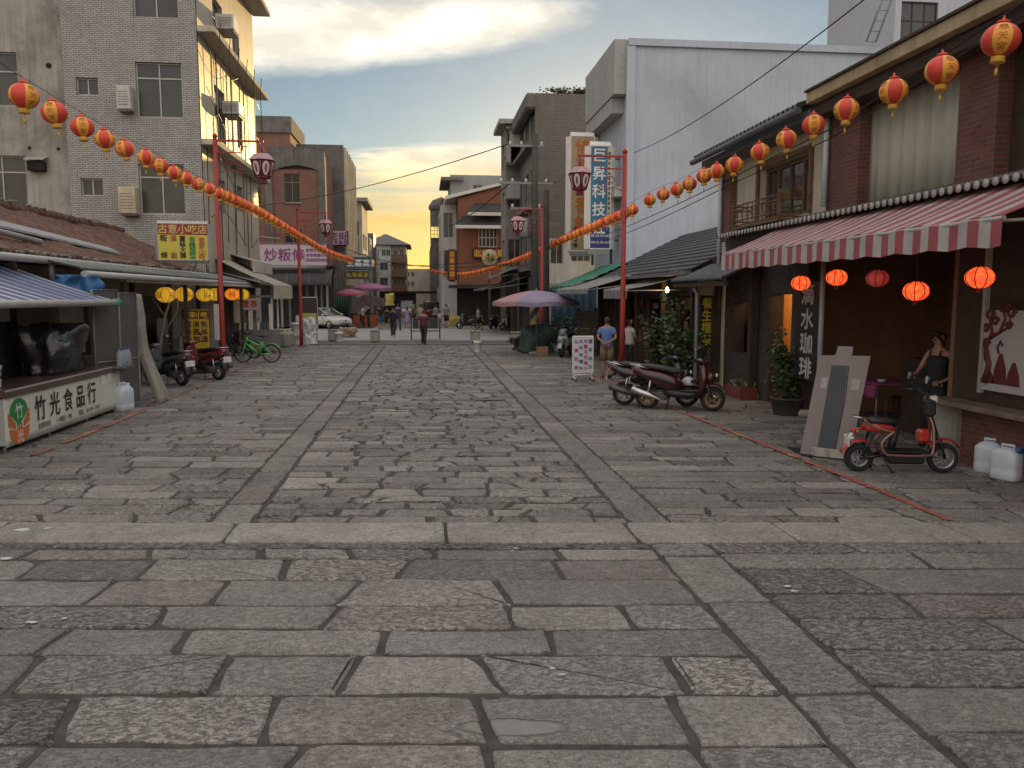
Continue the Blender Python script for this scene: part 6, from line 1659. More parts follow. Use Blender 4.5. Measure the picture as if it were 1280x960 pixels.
# red paper lanterns
M_LIT = mat('paper_red_lit', (.65, .07, .03), .6, emit=(1, .07, .018), estr=1.0, local=True, var=.25, scale=9)
m_ = MT['paper_red_lit']; nt_ = m_.node_tree; p_ = nt_.nodes['Principled BSDF']
nz = noise_(nt_, nt_.nodes.new('ShaderNodeTexCoord').outputs['Object'], 14, 4, .7, .5)
nt_.links.new(ramp(nt_, nz, [(.35, (.75, .03, .01)), (.6, (1, .15, .03)), (.78, (1, .40, .10))]), p_.inputs['Emission Color'])
M_UNLIT_GLOW = mat('paper_red_pink', (.62, .11, .11), .6, emit=(1, .08, .05), estr=.10, local=True, var=.15, scale=9)  # unlit lantern, a faint glow put into its paper
rl = [(1001, 354, 'lit red paper lantern nearest the orange lit doorway', 0), (1046, 347, 'lit red paper lantern right of the white awning pole', 0), (1097, 348, 'pinkish unlit paper lantern in the middle of the row under the striped awning', 1), (1145, 364, 'lit red paper lantern hanging lowest under the striped awning', 0), (1225, 347, 'largest lit red paper lantern, nearest under the striped awning', 0)]
for px, py, lb, k in rl:
    p = W(px, py, x=6.62); paper_lantern(p, .165 if k == 0 else .16, M_UNLIT_GLOW if k else M_LIT, M_RIBR, lb, 'red paper lanterns under the striped awning', sq=.8, cord=max(.1, 3.2-p.z-.15), tas=(k == 0))
# black upright coffee sign
r_, a_, b_, tz_ = vsign(992, 352, 1021, 478, 6.98, 'black upright board with pale characters beside the orange doorway', M_BLKB, '滴水珈琲', mat('cream_letter', (.42, .40, .36), .5), 1.25)
# cut-out board leaning at the edge of the line
lb = thing('display_board', 'back of a tall grey cut-out board leaning beside the electric bicycle', 'board', W(1030, 572, z=0))
B0 = W(1000, 568, z=0); B1 = W(1062, 575, z=0); up = V((.31, .10, 1.52)); un = (B1-B0)
nn = un.cross(up).normalized()
def Q(u, v): return B0+un*u+up*v
mb = MB(); mb.prism([Q(0, 0), Q(1, 0), Q(1, .96), Q(.64, .955), Q(.63, 1.04), Q(.33, 1.04), Q(.31, .955), Q(0, .945)], nn*-.012, nn*.012); mb.build('panel', mat('board_grey_pink', (.215, .185, .178), .7, var=.08, scale=2, dirt=.25), lb)
mb = MB(); mb.prism([Q(.33, .09), Q(.68, .09), Q(.68, .40), Q(.60, .86), Q(.28, .86)], nn*.013, nn*.02)
mb.build('dark_strip', mat('board_dark_strip', (.055, .062, .07), .7, var=.12), lb)
mb = MB(); mb.tube([Q(.68, .06)+nn*.016, Q(.68, .55)+nn*.016, Q(.62, .86)+nn*.016], .006, 5); mb.build('edge_line', M_BLACK, lb)
mb = MB()
mb.prism([Q(.14, .64), Q(.26, .64), Q(.26, .74), Q(.14, .74)], nn*.013, nn*.016); mb.prism([Q(.74, .64), Q(.9, .64), Q(.9, .74), Q(.74, .74)], nn*.013, nn*.016); mb.build('pale_patch', mat('board_patch', (.33, .29, .28), .7), lb)
mb = MB(); mb.prism([Q(-.02, 0)+V((0, -.10, .0)), Q(1.02, 0)+V((0, -.06, .0)), Q(1.02, 0)+V((0.05, .5, 0)), Q(-.02, 0)+V((.05, .5, 0))], (0, 0, .0), (0, 0, .02)); mb.build('foot_plate', M_BLACK, lb)
mb = MB(); mb.prism([Q(.22, .0)+V((0, -.12, .02)), Q(1.0, 0)+V((0, -.1, .02)), Q(1.0, 0)+V((0, -.01, .02)), Q(.22, 0)+V((0, -.01, .02))], (0, 0, 0), (0, 0, .11)); mb.build('weight', M_CONCW, lb)
mb = MB(); mb.tube([Q(.5, .8)-nn*.02, Q(.5, 0)-nn*.55], .018, 6); mb.build('prop', M_STEEL, lb)
# table with a pink cloth inside
p = W(1095, 530, x=8.1)
tbq = thing('small_table', 'small table under a pink cloth inside the open shop front', 'table', (8.2, p.y, 0))
mb = MB(); mb.slab(lambda a, b: (7.8+.85*a, p.y-.45+1.0*b, .76-.0*a), 8, 8, (0, 0, .015)); mb.slab(lambda a, b: (7.79+.015*math.sin(b*20), p.y-.45+1.0*b, .76-.22*a-.02*math.sin(b*9)), 4, 20, (-.006, 0, 0)); mb.build('cloth', mat('cloth_magenta', (.30, .05, .16), .8, var=.12), tbq)
for dx, dy in ((7.86, -.38), (8.58, -.38), (7.86, .48), (8.58, .48)):
    mb = MB(); mb.cyl((dx, p.y+dy, 0), (dx, p.y+dy, .755), .02, n=6); mb.build('leg', M_STEEL, tbq)
b_ = thing('small_bowl', 'white bowl on the pink table cloth', 'bowl', (8.1, p.y-.1, .775)); mb = MB(); mb.lathe([(.03, 0), (.05, .01), (.08, .05), (.075, .05), (.045, .015), (.01, .012)], (8.1, p.y-.1, .776), 16); mb.build('bowl', M_WHITE, b_)
for i, (y, k) in enumerate(((13.7, 'left of the pink table'), (12.6, 'between the pink table and the woman'))):
    t = thing('stool', 'dark wooden stool %s' % k, 'stool', (8.7, y, 0)); mb = MB(); mb.lathe([(.16, .42), (.17, .44), (.16, .46)], (8.7, y, 0), 14); mb.build('seat', M_DWOOD, t)
    for a in range(4): mb = MB(); mb.cyl((8.7+.15*math.cos(a*1.57+.8), y+.15*math.sin(a*1.57+.8), 0), (8.7+.1*math.cos(a*1.57+.8), y+.1*math.sin(a*1.57+.8), .42), .016, n=6); mb.build('leg', M_DWOOD, t)
shf = thing('wall_shelf', 'dark wall shelf with small jars at the back of the open shop', 'shelf', (10.2, 13, 1.6))
for z in (1.5, 1.95):
    mb = MB(); mb.b2((10.1, 12.2, z), (10.395, 14.4, z+.03)); mb.build('board', M_DWOOD, shf)
    for k in range(9):
        h_ = .12+rnd.random()*.14; mb = MB(); mb.lathe([(.05, 0), (.06, .02), (.06, h_*.8), (.04, h_*.9), (.04, h_)], (10.25, 12.35+.23*k, z+.031), 10); mb.build('shelf_jar', PK[k % 3][1] if k % 2 else M_WOOD, None, 'small jar on the wall shelf at the back of the open shop', 'jar', 'jars on the back wall shelf')
mb = MB(); mb.b2((10.36, 11.3, 1.2), (10.395, 11.9, 2.1)); mb.build('framed_poster', mat('poster_dim', (.20, .15, .11), .7, var=.4, scale=6), None, 'dim framed poster on the back wall of the open shop', 'poster')
fr_ = thing('stove_cabinet', 'dark serving cabinet with a glazed front behind the woman', 'cabinet', (8.9, 12.2, 0))
mb = MB(); mb.b2((8.2, 11.5, 0), (9.0, 12.9, 1.25), 0, .02); mb.build('body', M_DWOOD, fr_); mb = MB(); mb.b2((8.185, 12.2, .7), (8.197, 12.7, 1.15)); mb.build('glass', M_GLASS, fr_)
# jugs
jug(W(1236, 590, z=0), -.9, 'milky plastic jug against the brick wall, farther of the pair', 'pair of milky jugs by the brick wall', M_JUG, True, 1.15)
jug(W(1257, 599, z=0), -1.2, 'milky plastic jug with a blue cap, nearer of the pair by the brick wall', 'pair of milky jugs by the brick wall', M_JUG, True, 1.15)
# plants on the right
p = W(990, 522, z=0); bush('potted_shrub', 'leafy green potted shrub between the black board and the leaning board', (p.x+.1, p.y+.4, 0), (.48, .45, 1.0), 1300, M_LEAF, 'potted plant', .035, .10, 16, (.33, .34, mat('pot_dark', (.06, .05, .045), .8, var=.2)))
p = W(1012, 470, y=14.9); bush('climbing_plant', 'climbing plant with pale leaves rising along the awning pole', (6.9, 14.9, .75), (.13, .13, .95), 260, M_LEAF3, 'plant', .03, .09, 6)
pl = thing('planter_box', 'long red planter with small flowers at the foot of the dark post', 'planter', W(928, 497, z=0)); p = ORG[pl.name]
mb = MB(); mb.prism([(p.x-.2, p.y-.4, 0), (p.x+.15, p.y-.4, 0), (p.x+.18, p.y-.42, .26), (p.x-.23, p.y-.42, .26)], (0, 0, 0), (0, .95, 0)); mb.build('trough', mat('planter_red', (.20, .05, .04), .7, var=.2), pl)
mb = MB()
for k in range(200): mb.leaf((p.x+rnd.uniform(-.18, .14), p.y+rnd.uniform(-.38, .5), .25), (rnd.uniform(-.06, .06), rnd.uniform(-.06, .06), rnd.uniform(.04, .16)), .018, rnd.choice((0, 0, 0, 1)))
mb.build('foliage', [M_LEAF3, mat('petal_pale', (.42, .36, .38), .6)], pl, recalc=False)
for (px, py, dz, r, h, n, lb, m) in ((832, 490, .62, .5, 2.15, 520, 'tall loose leafy plant in front of the dark shop, behind the dark red scooter', M_LEAF), (815, 484, .5, .45, 1.5, 500, 'shorter leafy plant left of the tall one in front of the dark shop', M_LEAF2), (856, 492, .5, .4, 1.2, 400, 'bushy plant right of the tall one, by the yellow lettered board', M_LEAF)):
    p = W(px, py, z=0); bush('potted_plant', lb, (p.x+.45, p.y+.9, 0), (r, r, h), n, m, 'potted plant', .05, .17, 14, (.24, .3, M_CLAY))
p = W(715, 432, z=0); bush('shrub', 'dark shrub by the grey timber fence behind the parked scooter', (6.3, p.y-1.0, 0), (.8, .8, 1.3), 700, M_LEAF2, 'shrub', .05, .16, 12)
# timber fence
fe = thing('timber_fence', 'weathered grey timber fence beside the dark shop', 'fence', (6.9, 33, 0)); a = W(722, 420, y=32.0); b = W(745, 420, y=32.0)
mb = MB(); zt = W(735, 388, y=32).z
for k in range(9):
    z = .1+k*(zt-.1)/9; mb.b2((a.x, 31.98, z), (b.x+.1, 32.03, z+(zt-.1)/9-.02))
mb.build('boards', mat('weathered_board', (.15, .13, .105), .9, var=.3, scale=6), fe)
for x in (a.x+.05, b.x): mb = MB(); mb.b2((x-.05, 32.032, 0), (x+.05, 32.12, zt+.1)); mb.build('post', M_DWOOD, fe)
# dark blue parked lorry side / blue shutter low block behind the fence
mb = MB(); q0, q1 = W(690, 405, y=37.5), W(735, 357, y=37.5); corr(mb, (q0.x, 37.5, .05), X, Z, q1.x-q0.x+.4, 2.75, .35, .02, 1); mb.build('blue_hoarding', mat('hoarding_blue', (.04, .09, .13), .5, var=.12, dirt=.3), None, 'dark blue metal hoarding behind the grey timber fence', 'hoarding')
mb = MB(); corr(mb, (q0.x, 37.47, .5), X, Z, 1.8, .32, .3, .01, 1); mb.build('pale_strip', mat('strip_pale', (.35, .33, .27), .6), bpy.data.objects['blue_hoarding'])
# ------------------------------------------------------------------ utility poles and wires
M_POLE = mat('concrete_pole', (.075, .068, .062), .9, var=.2, scale=5, streak=.4)
up_ = thing('utility_pole', 'tall dark utility pole with yellow and black stripes near its foot', 'utility pole', W(668, 434, z=0)); p = ORG[up_.name]
tz = W(664, 168, y=p.y).z
mb = MB(); mb.tube([p, p+V((0, 0, tz))], [.20, .13], 14); mb.build('pole', M_POLE, up_)
M_ST = mat('stripe_yellow', (.28, .20, .06), .6, var=.15, dirt=.4)
mb = MB(); n = 16; rs = []
for k in range(25): rs.append([p+V((.205*math.cos(2*math.pi*j/n+k*.26), .205*math.sin(2*math.pi*j/n+k*.26), .35+k*.06)) for j in range(n)])
mb.ring(rs, 0, True, False, False, mis=[(1 if (j//4) % 2 else 0) for j in range(n)]); mb.build('stripe_sleeve', [M_ST, M_BLACK], up_, recalc=True)
for z, w_ in ((tz-.5, 1.6), (tz-2.1, 2.4), (tz-3.2, 1.4)):
    mb = MB(); mb.box(p+V((-.4, 0, z)), (w_, .09, .09)); mb.build('crossarm', M_STEEL, up_)
for z, xs_ in ((tz-.5, (-1.1, -.6, .3)), (tz-2.1, (-1.5, -1.0, -.4, .5)), (tz-3.2, (-1, .2))):
    for x in xs_: mb = MB(); mb.lathe([(.05, .05), (.07, .08), (.04, .12), (.06, .16), (.02, .2)], p+V((x, 0, z)), 8); mb.build('insulator', M_WHITE, up_)
mb = MB(); mb.lathe([(.02, -.1), (.22, -.1), (.24, 0), (.24, .7), (.2, .78), (.02, .8)], p+V((-.45, 0, tz-4.4)), 12); mb.build('transformer', M_STEEL, up_)
up2 = thing('utility_pole', 'shorter slim utility pole right of the striped one', 'utility pole', W(682, 432, z=0)); p2 = ORG[up2.name]; tz2 = W(681, 238, y=p2.y).z
mb = MB(); mb.tube([p2, p2+V((0, 0, tz2))], [.18, .14], 12); mb.build('pole', M_POLE, up2)
for z, w_ in ((.9, 1.0), (1.5, .8)):
    mb = MB(); mb.box(p2+V((.3, 0, tz2-z)), (w_, .07, .07)); mb.build('crossarm', M_STEEL, up2)
def wire(label, pts, r=.014, sag=0):
    mb = MB(); P = [V(q) for q in pts]
    if len(P) == 2 and sag:
        a, b = P; P = [a.lerp(b, k/16)-V((0, 0, sag*4*(k/16)*(1-k/16))) for k in range(17)]
    mb.tube(P, r, 5); mb.build('power_cable', M_WIRE, None, label, 'cable')
T = p+V((0, 0, tz))
wire('long black cable from the pale blue building up to the top of the photo', (W(792, 191, y=30), W(1082, -2, y=12)), .012, .25)
wire('thin black cable crossing the street below the sky to the left brick building', (T+V((-1.1, 0, -.4)), W(300, 259, y=60.8)), .022, .5)
wire('upper of two grey cables drooping behind the right lantern string', (W(720, 305, y=40), W(915, 222, y=18.5)), .012, .15)
wire('lower of two grey cables drooping behind the right lantern string', (W(722, 311, y=40), W(912, 231, y=18.5)), .012, .18)
wire('bundle cable running along the eave of the shop house', (W(915, 222, x=6.7), W(1040, 160, x=6.7), W(1290, -5, x=6.7)), .012)
wire('second cable running along the eave of the shop house', (W(915, 230, x=6.68), W(1040, 172, x=6.68), W(1290, 12, x=6.68)), .010)
wire('black cable from the striped pole to the brown tiled block', (T+V((.4, 0, -1.9)), W(712, 209, y=45.9)), .02, .45)
wire('cable between the two utility poles', (p+V((.3, 0, tz-3)), p2+V((0, 0, tz2-.6))), .018, .3)
wire('high cable from the striped pole down the far street', (T+V((-1.0, 0, -2.0)), W(543, 285, y=82)), .03, .6)
wire('low cable from the striped pole across to the left row signs', (p+V((-.9, 0, tz-5.6)), W(436, 312, y=58)), .025, .6)
wire('lowest cable strung across the far street by the teal sign', (W(632, 322, y=53), W(440, 327, y=60)), .025, .4)
wire('drop cable down the sunlit side of the tiled apartment block', (W(268, 62, x=x1+.55) if False else V((-8.35, 33, 11.6)), V((-8.35, 33.4, 3.3))), .014, 0)
wire('slack cable along the side of the tiled apartment block', (V((-8.25, 31.2, 9.6)), V((-8.2, 40, 8.9))), .016, .5)
wire('cable over the roof of the snack shop', (V((-8.3, 31, 5.2)), V((-9.2, 60.8, 6.6))), .016, .35)
# ------------------------------------------------------------------ umbrellas
def umbrella(base, h, r, mats, label, drop=.5, n=8, group=None, tilt=(0, 0), seg=None):
    t = thing('market_umbrella', label, 'umbrella', (0, 0, 0), group)
    mb = MB(); rings = []
    for i in range(7):
        u = max(.02, i/6); ring = []
        for j in range(n*4):
            a = 2*math.pi*j/(n*4); sc_ = 1-.035*u*abs(math.sin(a*n/2))**.7*0-.05*u*(1-abs(math.cos(a*n/2)))
            ring.append(V((r*u*sc_*math.cos(a), r*u*sc_*math.sin(a), h-drop*u**1.7-.05*u*(1-abs(math.cos(a*n/2))))))
        rings.append(ring)
    inner = [[p*1-V((0, 0, .012)) for p in rg] for rg in rings][::-1]
    mb.ring(rings+inner, 0, True, True, True, mis=[(seg[j//4] if seg else 0) for j in range(n*4)])
    mb.build('canopy', mats, t)
    mb = MB(); rg = rings[-1]
    mb.ring([[q+V((0, 0, 0)) for q in rg], [V((q.x*1.005, q.y*1.005, q.z-.16)) for q in rg]], 0, True, False, False, mis=[(seg[j//4] if seg else 0) for j in range(n*4)]); mb.build('valance', mats, t, recalc=False)
    mb = MB(); mb.cyl((0, 0, 0), (0, 0, h+.05), .025, n=8); mb.ball((0, 0, h+.07), .035, 8); mb.build('pole', M_STEEL, t)
    mb = MB()
    for k in range(n):
        a = 2*math.pi*k/n; mb.tube([(0, 0, h-.04), (r*.55*math.cos(a), r*.55*math.sin(a), h-drop*.36-.04), (r*.97*math.cos(a), r*.97*math.sin(a), h-drop*.95-.03)], .01, 5); mb.tube([(0, 0, h-.6), (r*.5*math.cos(a), r*.5*math.sin(a), h-drop*.33-.04)], .008, 5)
    mb.build('ribs', M_STEEL, t)
    mb = MB(); mb.lathe([(.3, 0), (.3, .06), (.08, .1)], n=16); mb.build('base', M_CONCW, t)
    t.location = base; t.rotation_euler = (tilt[0], tilt[1], .2); return t
M_UP = mat('umbrella_purple', (.235, .20, .285), .7, var=.08, scale=3, local=True, dirt=.2); M_UPK = mat('umbrella_faded_pink', (.37, .21, .22), .7, var=.08, scale=3, local=True, dirt=.2)
q = W(660, 437, z=0); q = V((q.x, q.y-2.5, 0)); zt = W(658, 363, y=q.y).z
umbrella(q, zt, 1.78, [M_UP, M_UPK], 'large faded purple umbrella with one pink side over the stall on the right', .44, seg=[0, 0, 0, 0, 1, 0, 0, 0])
M_UR = mat('umbrella_red', (.46, .12, .17), .7, var=.08, local=True); M_UM = mat('umbrella_mauve', (.36, .13, .27), .7, var=.08, local=True)
q = W(439, 407, z=0); umbrella(q, W(439, 361, y=q.y).z, 1.18, [M_UR], 'small pinkish red umbrella at the stall by the white car', .34)
q = W(464, 404, z=0); umbrella(q, W(464, 354, y=q.y).z, 1.75, [M_UM], 'wider mauve umbrella behind the pinkish red one', .42)
# stall under the pink umbrellas: red crates, dark tarpaulin
def crate(loc, d, label, group):
    t = thing('plastic_crate', label, 'crate', loc, group); l = V(loc); mb = MB()
    nx = 6
    for sx, sy, L in ((0, -1, d[0]), (0, 1, d[0]), (-1, 0, d[1]), (1, 0, d[1])):
        for k in range(4):
            z = d[2]*(.04+.3*k)
            if sx == 0: mb.box(l+V((0, sy*(d[1]/2-.01), z+.02)), (L, .02, .06))
            else: mb.box(l+V((sx*(d[0]/2-.01), 0, z+.02)), (.02, L-.05, .06))
        for k in range(nx+1):
            u = -L/2+.02+(L-.04)*k/nx
            if sx == 0: mb.box(l+V((u, sy*(d[1]/2-.012), d[2]/2)), (.03, .014, d[2]))
            else: mb.box(l+V((sx*(d[0]/2-.012), u*.93, d[2]/2)), (.014, .03, d[2]))
    mb.b2(l+V((-d[0]/2+.02, -d[1]/2+.02, .0)), l+V((d[0]/2-.02, d[1]/2-.02, .03)))
    mb.build('body', mat('crate_red', (.42, .09, .03), .5, var=.15, local=False), t)
for px, lab in ((446, 'left one below'), (456, 'right one below'), (467, 'right of the couple near')):
    q = W(px, 407.6, z=0)
    for k in range(2): crate((q.x, q.y, .42*k), (.5, .42, .40), 'orange red crate, %s of two, %s the pink umbrellas' % (('lower', 'upper')[k], lab), 'orange red crates at the umbrella stall')
mb = MB(); q = W(476, 400, z=0); mb.slab(lambda a, b: (q.x-2.4+2.8*a, q.y+.2+1.3*b, 1.5+.9*b-.55*abs(a-.4)+.06*math.sin(a*14+b*4)), 20, 8, (0, 0, -.012)); mb.build('tarpaulin', mat('tarp_brown', (.07, .045, .04), .8, var=.3), None, 'brown tarpaulin sagging between the pink umbrellas', 'tarpaulin')
cover('yellow_bundle', 'yellow and white cloth bundle hung at the right edge of the mauve umbrella', 'bundle', tuple(W(487, 382, y=57)), (.5, .4, .75), mat('cloth_yellow', (.45, .40, .10), .8, var=.35, scale=4), 2, .3)
stc = thing('stall_table', 'dark stall table under the mauve umbrella', 'table', W(462, 404, z=0)); q = ORG[stc.name]
mb = MB(); mb.b2(q+V((-1.6, .4, .75)), q+V((1.5, 1.5, .82))); mb.b2(q+V((-1.6, .42, .1)), q+V((1.5, .46, .74))); mb.build('top', M_DWOOD, stc)
for dx in (-1.5, 1.4):
    for dy in (.5, 1.4): mb = MB(); mb.cyl(q+V((dx, dy, 0)), q+V((dx, dy, .75)), .03, n=6); mb.build('leg', M_STEEL, stc)
# bollards on the edge of the plaza, sack, bench
def bollard(px, py, label):
    q = W(px, py, z=0); t = thing('stone_bollard', label, 'bollard', q, 'stone blocks along the plaza edge')
    mb = MB(); mb.box(q+V((0, .1, .26)), (.46, .44, .52), 0, .05); mb.build('block', M_CONCW, t); mb = MB(); mb.box(q+V((0, .1, .55)), (.5, .48, .07), 0, .02); mb.build('cap', mat('bollard_cap', (.28, .25, .21), .9, var=.2), t)
bollard(416, 426, 'stone block bollard right of the white bags'); bollard(469, 427, 'stone block bollard below the group of people'); bollard(594, 428, 'stone block bollard behind the white bucket'); bollard(645, 430, 'stone block bollard beside the covered heap under the purple umbrella')
q = W(424, 427, z=0); bucket((q.x, q.y, 0), .2, .48, 'small white bucket tight against the left stone bollard')
cover('straw_sack', 'tan sack lying between the two left stone bollards', 'sack', tuple(W(436, 421, z=0)), (.75, .5, .42), mat('sacking_tan', (.30, .23, .16), .9, var=.3, scale=6), 6, .45)
q = W(532, 424, z=0)
bn = thing('settle_bench', 'wooden bench with a tall grey back panel at the end of the plaza', 'bench', q)
w_ = 1.52; hb = 1.12
mb = MB(); mb.b2(q+V((-w_/2+.1, .24, .56)), q+V((w_/2-.1, .27, hb))); mb.build('back_panel', mat('bench_greygreen', (.04, .042, .037), .6, var=.15), bn)
mb = MB(); mb.b2(q+V((-w_/2+.05, -.2, .42)), q+V((w_/2-.05, .3, .47)), 0, .01); mb.build('seat', M_WOOD, bn)
for s_ in (-1, 1):
    mb = MB(); x = q.x+s_*w_/2
    for y in (-.25, .28): mb.b2((x-.03, q.y+y-.03, 0), (x+.03, q.y+y+.03, hb if y > 0 else .68))
    mb.b2((x-.025, q.y-.22, .62), (x+.025, q.y+.25, .66)); mb.b2((x-.025, q.y-.22, .12), (x+.025, q.y+.25, .16)); mb.build('end_frame', M_DWOOD, bn)
# covered heap and boxes under the purple umbrella
q = W(672, 441, z=0)
cover('covered_heap', 'green tarpaulin heap under the purple umbrella', 'covered goods', (q.x+.0, q.y+.3, 0), (1.25, 1.0, 1.0), mat('tarp_green', (.05, .085, .075), .6, var=.3, scale=4), 12, .3)
q = W(674, 444, z=0); carton((q.x+.1, q.y-.1, 0), (.42, .36, .34), 'pale pinkish carton in front of the green tarpaulin heap')
cover('dark_bag', 'black rubbish bag left of the green tarpaulin heap', 'bag', tuple(W(652, 438, z=0)+V((0, .2, 0))), (.6, .55, .5), M_SHEET, 15, .3)
q = W(648, 430, z=0); bush('weedy_plant', 'small weedy plant at the foot of the stone bollard on the right', (q.x-.35, q.y-.2, 0), (.3, .25, .4), 220, M_LEAF3, 'plant', .03, .10, 6)
# whiteboard menu on castors
q = W(727, 476, z=0); q0 = W(713, 474, z=0); q1 = W(742, 476, z=0)
zt = W(712, 421, y=q.y).z; zb = W(712, 466, y=q.y).z
root, O, U2, V2, N2 = board('menu_board', 'white wheeled menu board with handwritten red and blue columns', 'menu board', (q0.x-.01, q.y, zb), (1, -.02, 0), (0, .04, 1), q1.x-q0.x, zt-zb, .04, mat('whiteboard', (.60, .60, .63), .3, var=.04), M_WHITE, fw=.022)
w_, h_ = q1.x-q0.x, zt-zb; e = N2*.006
lettering(root, [('仙燒奶茶', O+U2*w_*.15+V2*h_*.86+e, U2, V2, .115, h_*.24, True), ('冰釀天然梅汁', O+U2*w_*.62+V2*h_*.88+e, U2, V2, .115, h_*.152, True)], mat('marker_red', (.38, .03, .10), .6), .02, 'red_lettering')
lettering(root, [('古早味糖水', O+U2*w_*.39+V2*h_*.87+e, U2, V2, .115, h_*.185, True), ('擂茶冰沙', O+U2*w_*.85+V2*h_*.87+e, U2, V2, .115, h_*.235, True)], mat('marker_blue', (.03, .10, .24), .6), .02, 'blue_lettering')
mb = MB()
for u in (.06, .94):
    b0 = O+U2*w_*u-N2*.02
    mb.tube([b0, (b0.x, b0.y, .08)], .02, 6); mb.tube([(b0.x, b0.y-.24, .08), (b0.x, b0.y+.24, .08)], .02, 6)
b0, b1 = O+U2*w_*.06, O+U2*w_*.94; mb.tube([(b0.x, b0.y, .16), (b1.x, b1.y, .16)], .018, 6); mb.build('stand', M_WHITE, root)
for u in (.06, .94):
    for dy in (-.24, .24):
        b0 = O+U2*w_*u; mb = MB(); mb.lathe([(.005, -.015), (.04, -.015), (.042, 0), (.04, .015), (.005, .015)], (b0.x, b0.y+dy, .042), 12, axis='x'); mb.build('castor', M_BLACK, root)
# traffic cone far right, low pile of boxes and blue cover
t = thing('traffic_cone', 'orange traffic cone beside the parked scooters under the dark canopy', 'traffic cone', W(629, 412, z=0)); q = ORG[t.name]
mb = MB(); mb.lathe([(.2, .03), (.18, .05), (.05, .68), (.03, .7)], q, 14); mb.build('cone', mat('cone_orange', (.55, .10, .03), .5), t); mb = MB(); mb.box(q+V((0, 0, .017)), (.42, .42, .034), 0, .01); mb.build('base', M_BLACK, t)
cover('blue_cover', 'blue tarpaulin over goods behind the parked scooters', 'covered goods', tuple(W(575, 403, z=0)), (1.9, 1.2, 1.3), mat('tarp_blue2', (.03, .05, .13), .6, var=.3), 21, .2)
cover('yellow_sack', 'yellow sack in front of the blue tarpaulin', 'sack', tuple(W(568, 407, z=0)), (.8, .6, .65), mat('sack_yellow', (.38, .28, .06), .7, var=.2), 23, .3)
mb = MB(); q = W(295, 440, z=0); rr = []
mb.tube([W(286, 392, y=q.y+.6), W(292, 408, y=q.y+.5), W(299, 425, y=q.y+.4), W(305, 438, y=q.y+.3)], [.08, .2, .26, .16], 12)
mb.build('folded_umbrella', mat('folded_maroon', (.14, .06, .08), .7, var=.25, scale=6), None, 'folded maroon umbrella leaning behind the red lamp post', 'umbrella')
# ------------------------------------------------------------------ vehicles
M_TYRE = mat('tyre_rubber', (.018, .018, .019), .85, var=.2, scale=20, local=True)
M_CHROME = mat('chrome', (.5, .5, .5), .22, metal=.9, var=.05, local=True)
M_RIMG = mat('rim_bronze', (.28, .19, .09), .4, metal=.6, var=.1, local=True)
M_RIMS = mat('rim_silver', (.35, .35, .36), .4, metal=.6, var=.1, local=True)
M_ENG = mat('engine_metal', (.10, .10, .10), .5, metal=.6, var=.3, local=True)
M_PLATE = mat('number_plate', (.62, .63, .62), .4, local=True)
M_TAIL = mat('tail_lamp', (.45, .02, .015), .2, local=True, spec=.8)
M_HEADL = mat('head_lamp', (.55, .56, .55), .12, local=True, spec=.9)
M_INDIC = mat('indicator_amber', (.5, .20, .03), .25, local=True)
M_SEAT = mat('seat_black', (.022, .021, .021), .55, var=.2, scale=9, local=True)
M_MIRR = mat('mirror_glass', (.75, .77, .78), .05, metal=.9, local=True)
def wheel(parent, c, r, w, mr, spokes=5, ratio=.66, thin=.02):
    c = V(c); mb = MB(); n = 28
    prof = [(r*ratio, -w*.38), (r*.8, -w*.5), (r*.94, -w*.43), (r, -w*.14), (r, w*.14), (r*.94, w*.43), (r*.8, w*.5), (r*ratio, w*.38), (r*ratio, -w*.38)]
    rings = [[c+V((q*math.cos(2*math.pi*j/n), h, q*math.sin(2*math.pi*j/n))) for j in range(n)] for q, h in prof]
    mb.ring(rings, 0, True, False, False); wh = mb.build('wheel', M_TYRE, parent)
    mb = MB(); R0 = r*ratio
    prof = [(R0*1.02, -w*.36), (R0*.86, -w*.3), (R0*.86, w*.3), (R0*1.02, w*.36), (R0*1.02, -w*.36)]
    rings = [[c+V((q*math.cos(2*math.pi*j/n), h, q*math.sin(2*math.pi*j/n))) for j in range(n)] for q, h in prof]
    mb.ring(rings, 0, True, False, False)
    mb.cyl(c+V((0, -w*.45, 0)), c+V((0, w*.45, 0)), r*.16, n=12)
    for k in range(spokes):
        a = 2*math.pi*k/spokes+.3; d = V((math.cos(a), 0, math.sin(a)))
        mb.tube([c+d*r*.12, c+d*R0*.9], thin, 5)
    mb.build('rim', mr, wh); return wh
def place(root, rear, front, wb):
    """stand a two-wheeler between its two ground contact points"""
    d = front-rear; m = (front+rear)/2
    root.location = (m.x, m.y, 0); root.rotation_euler = (0, 0, math.atan2(d.y, d.x))
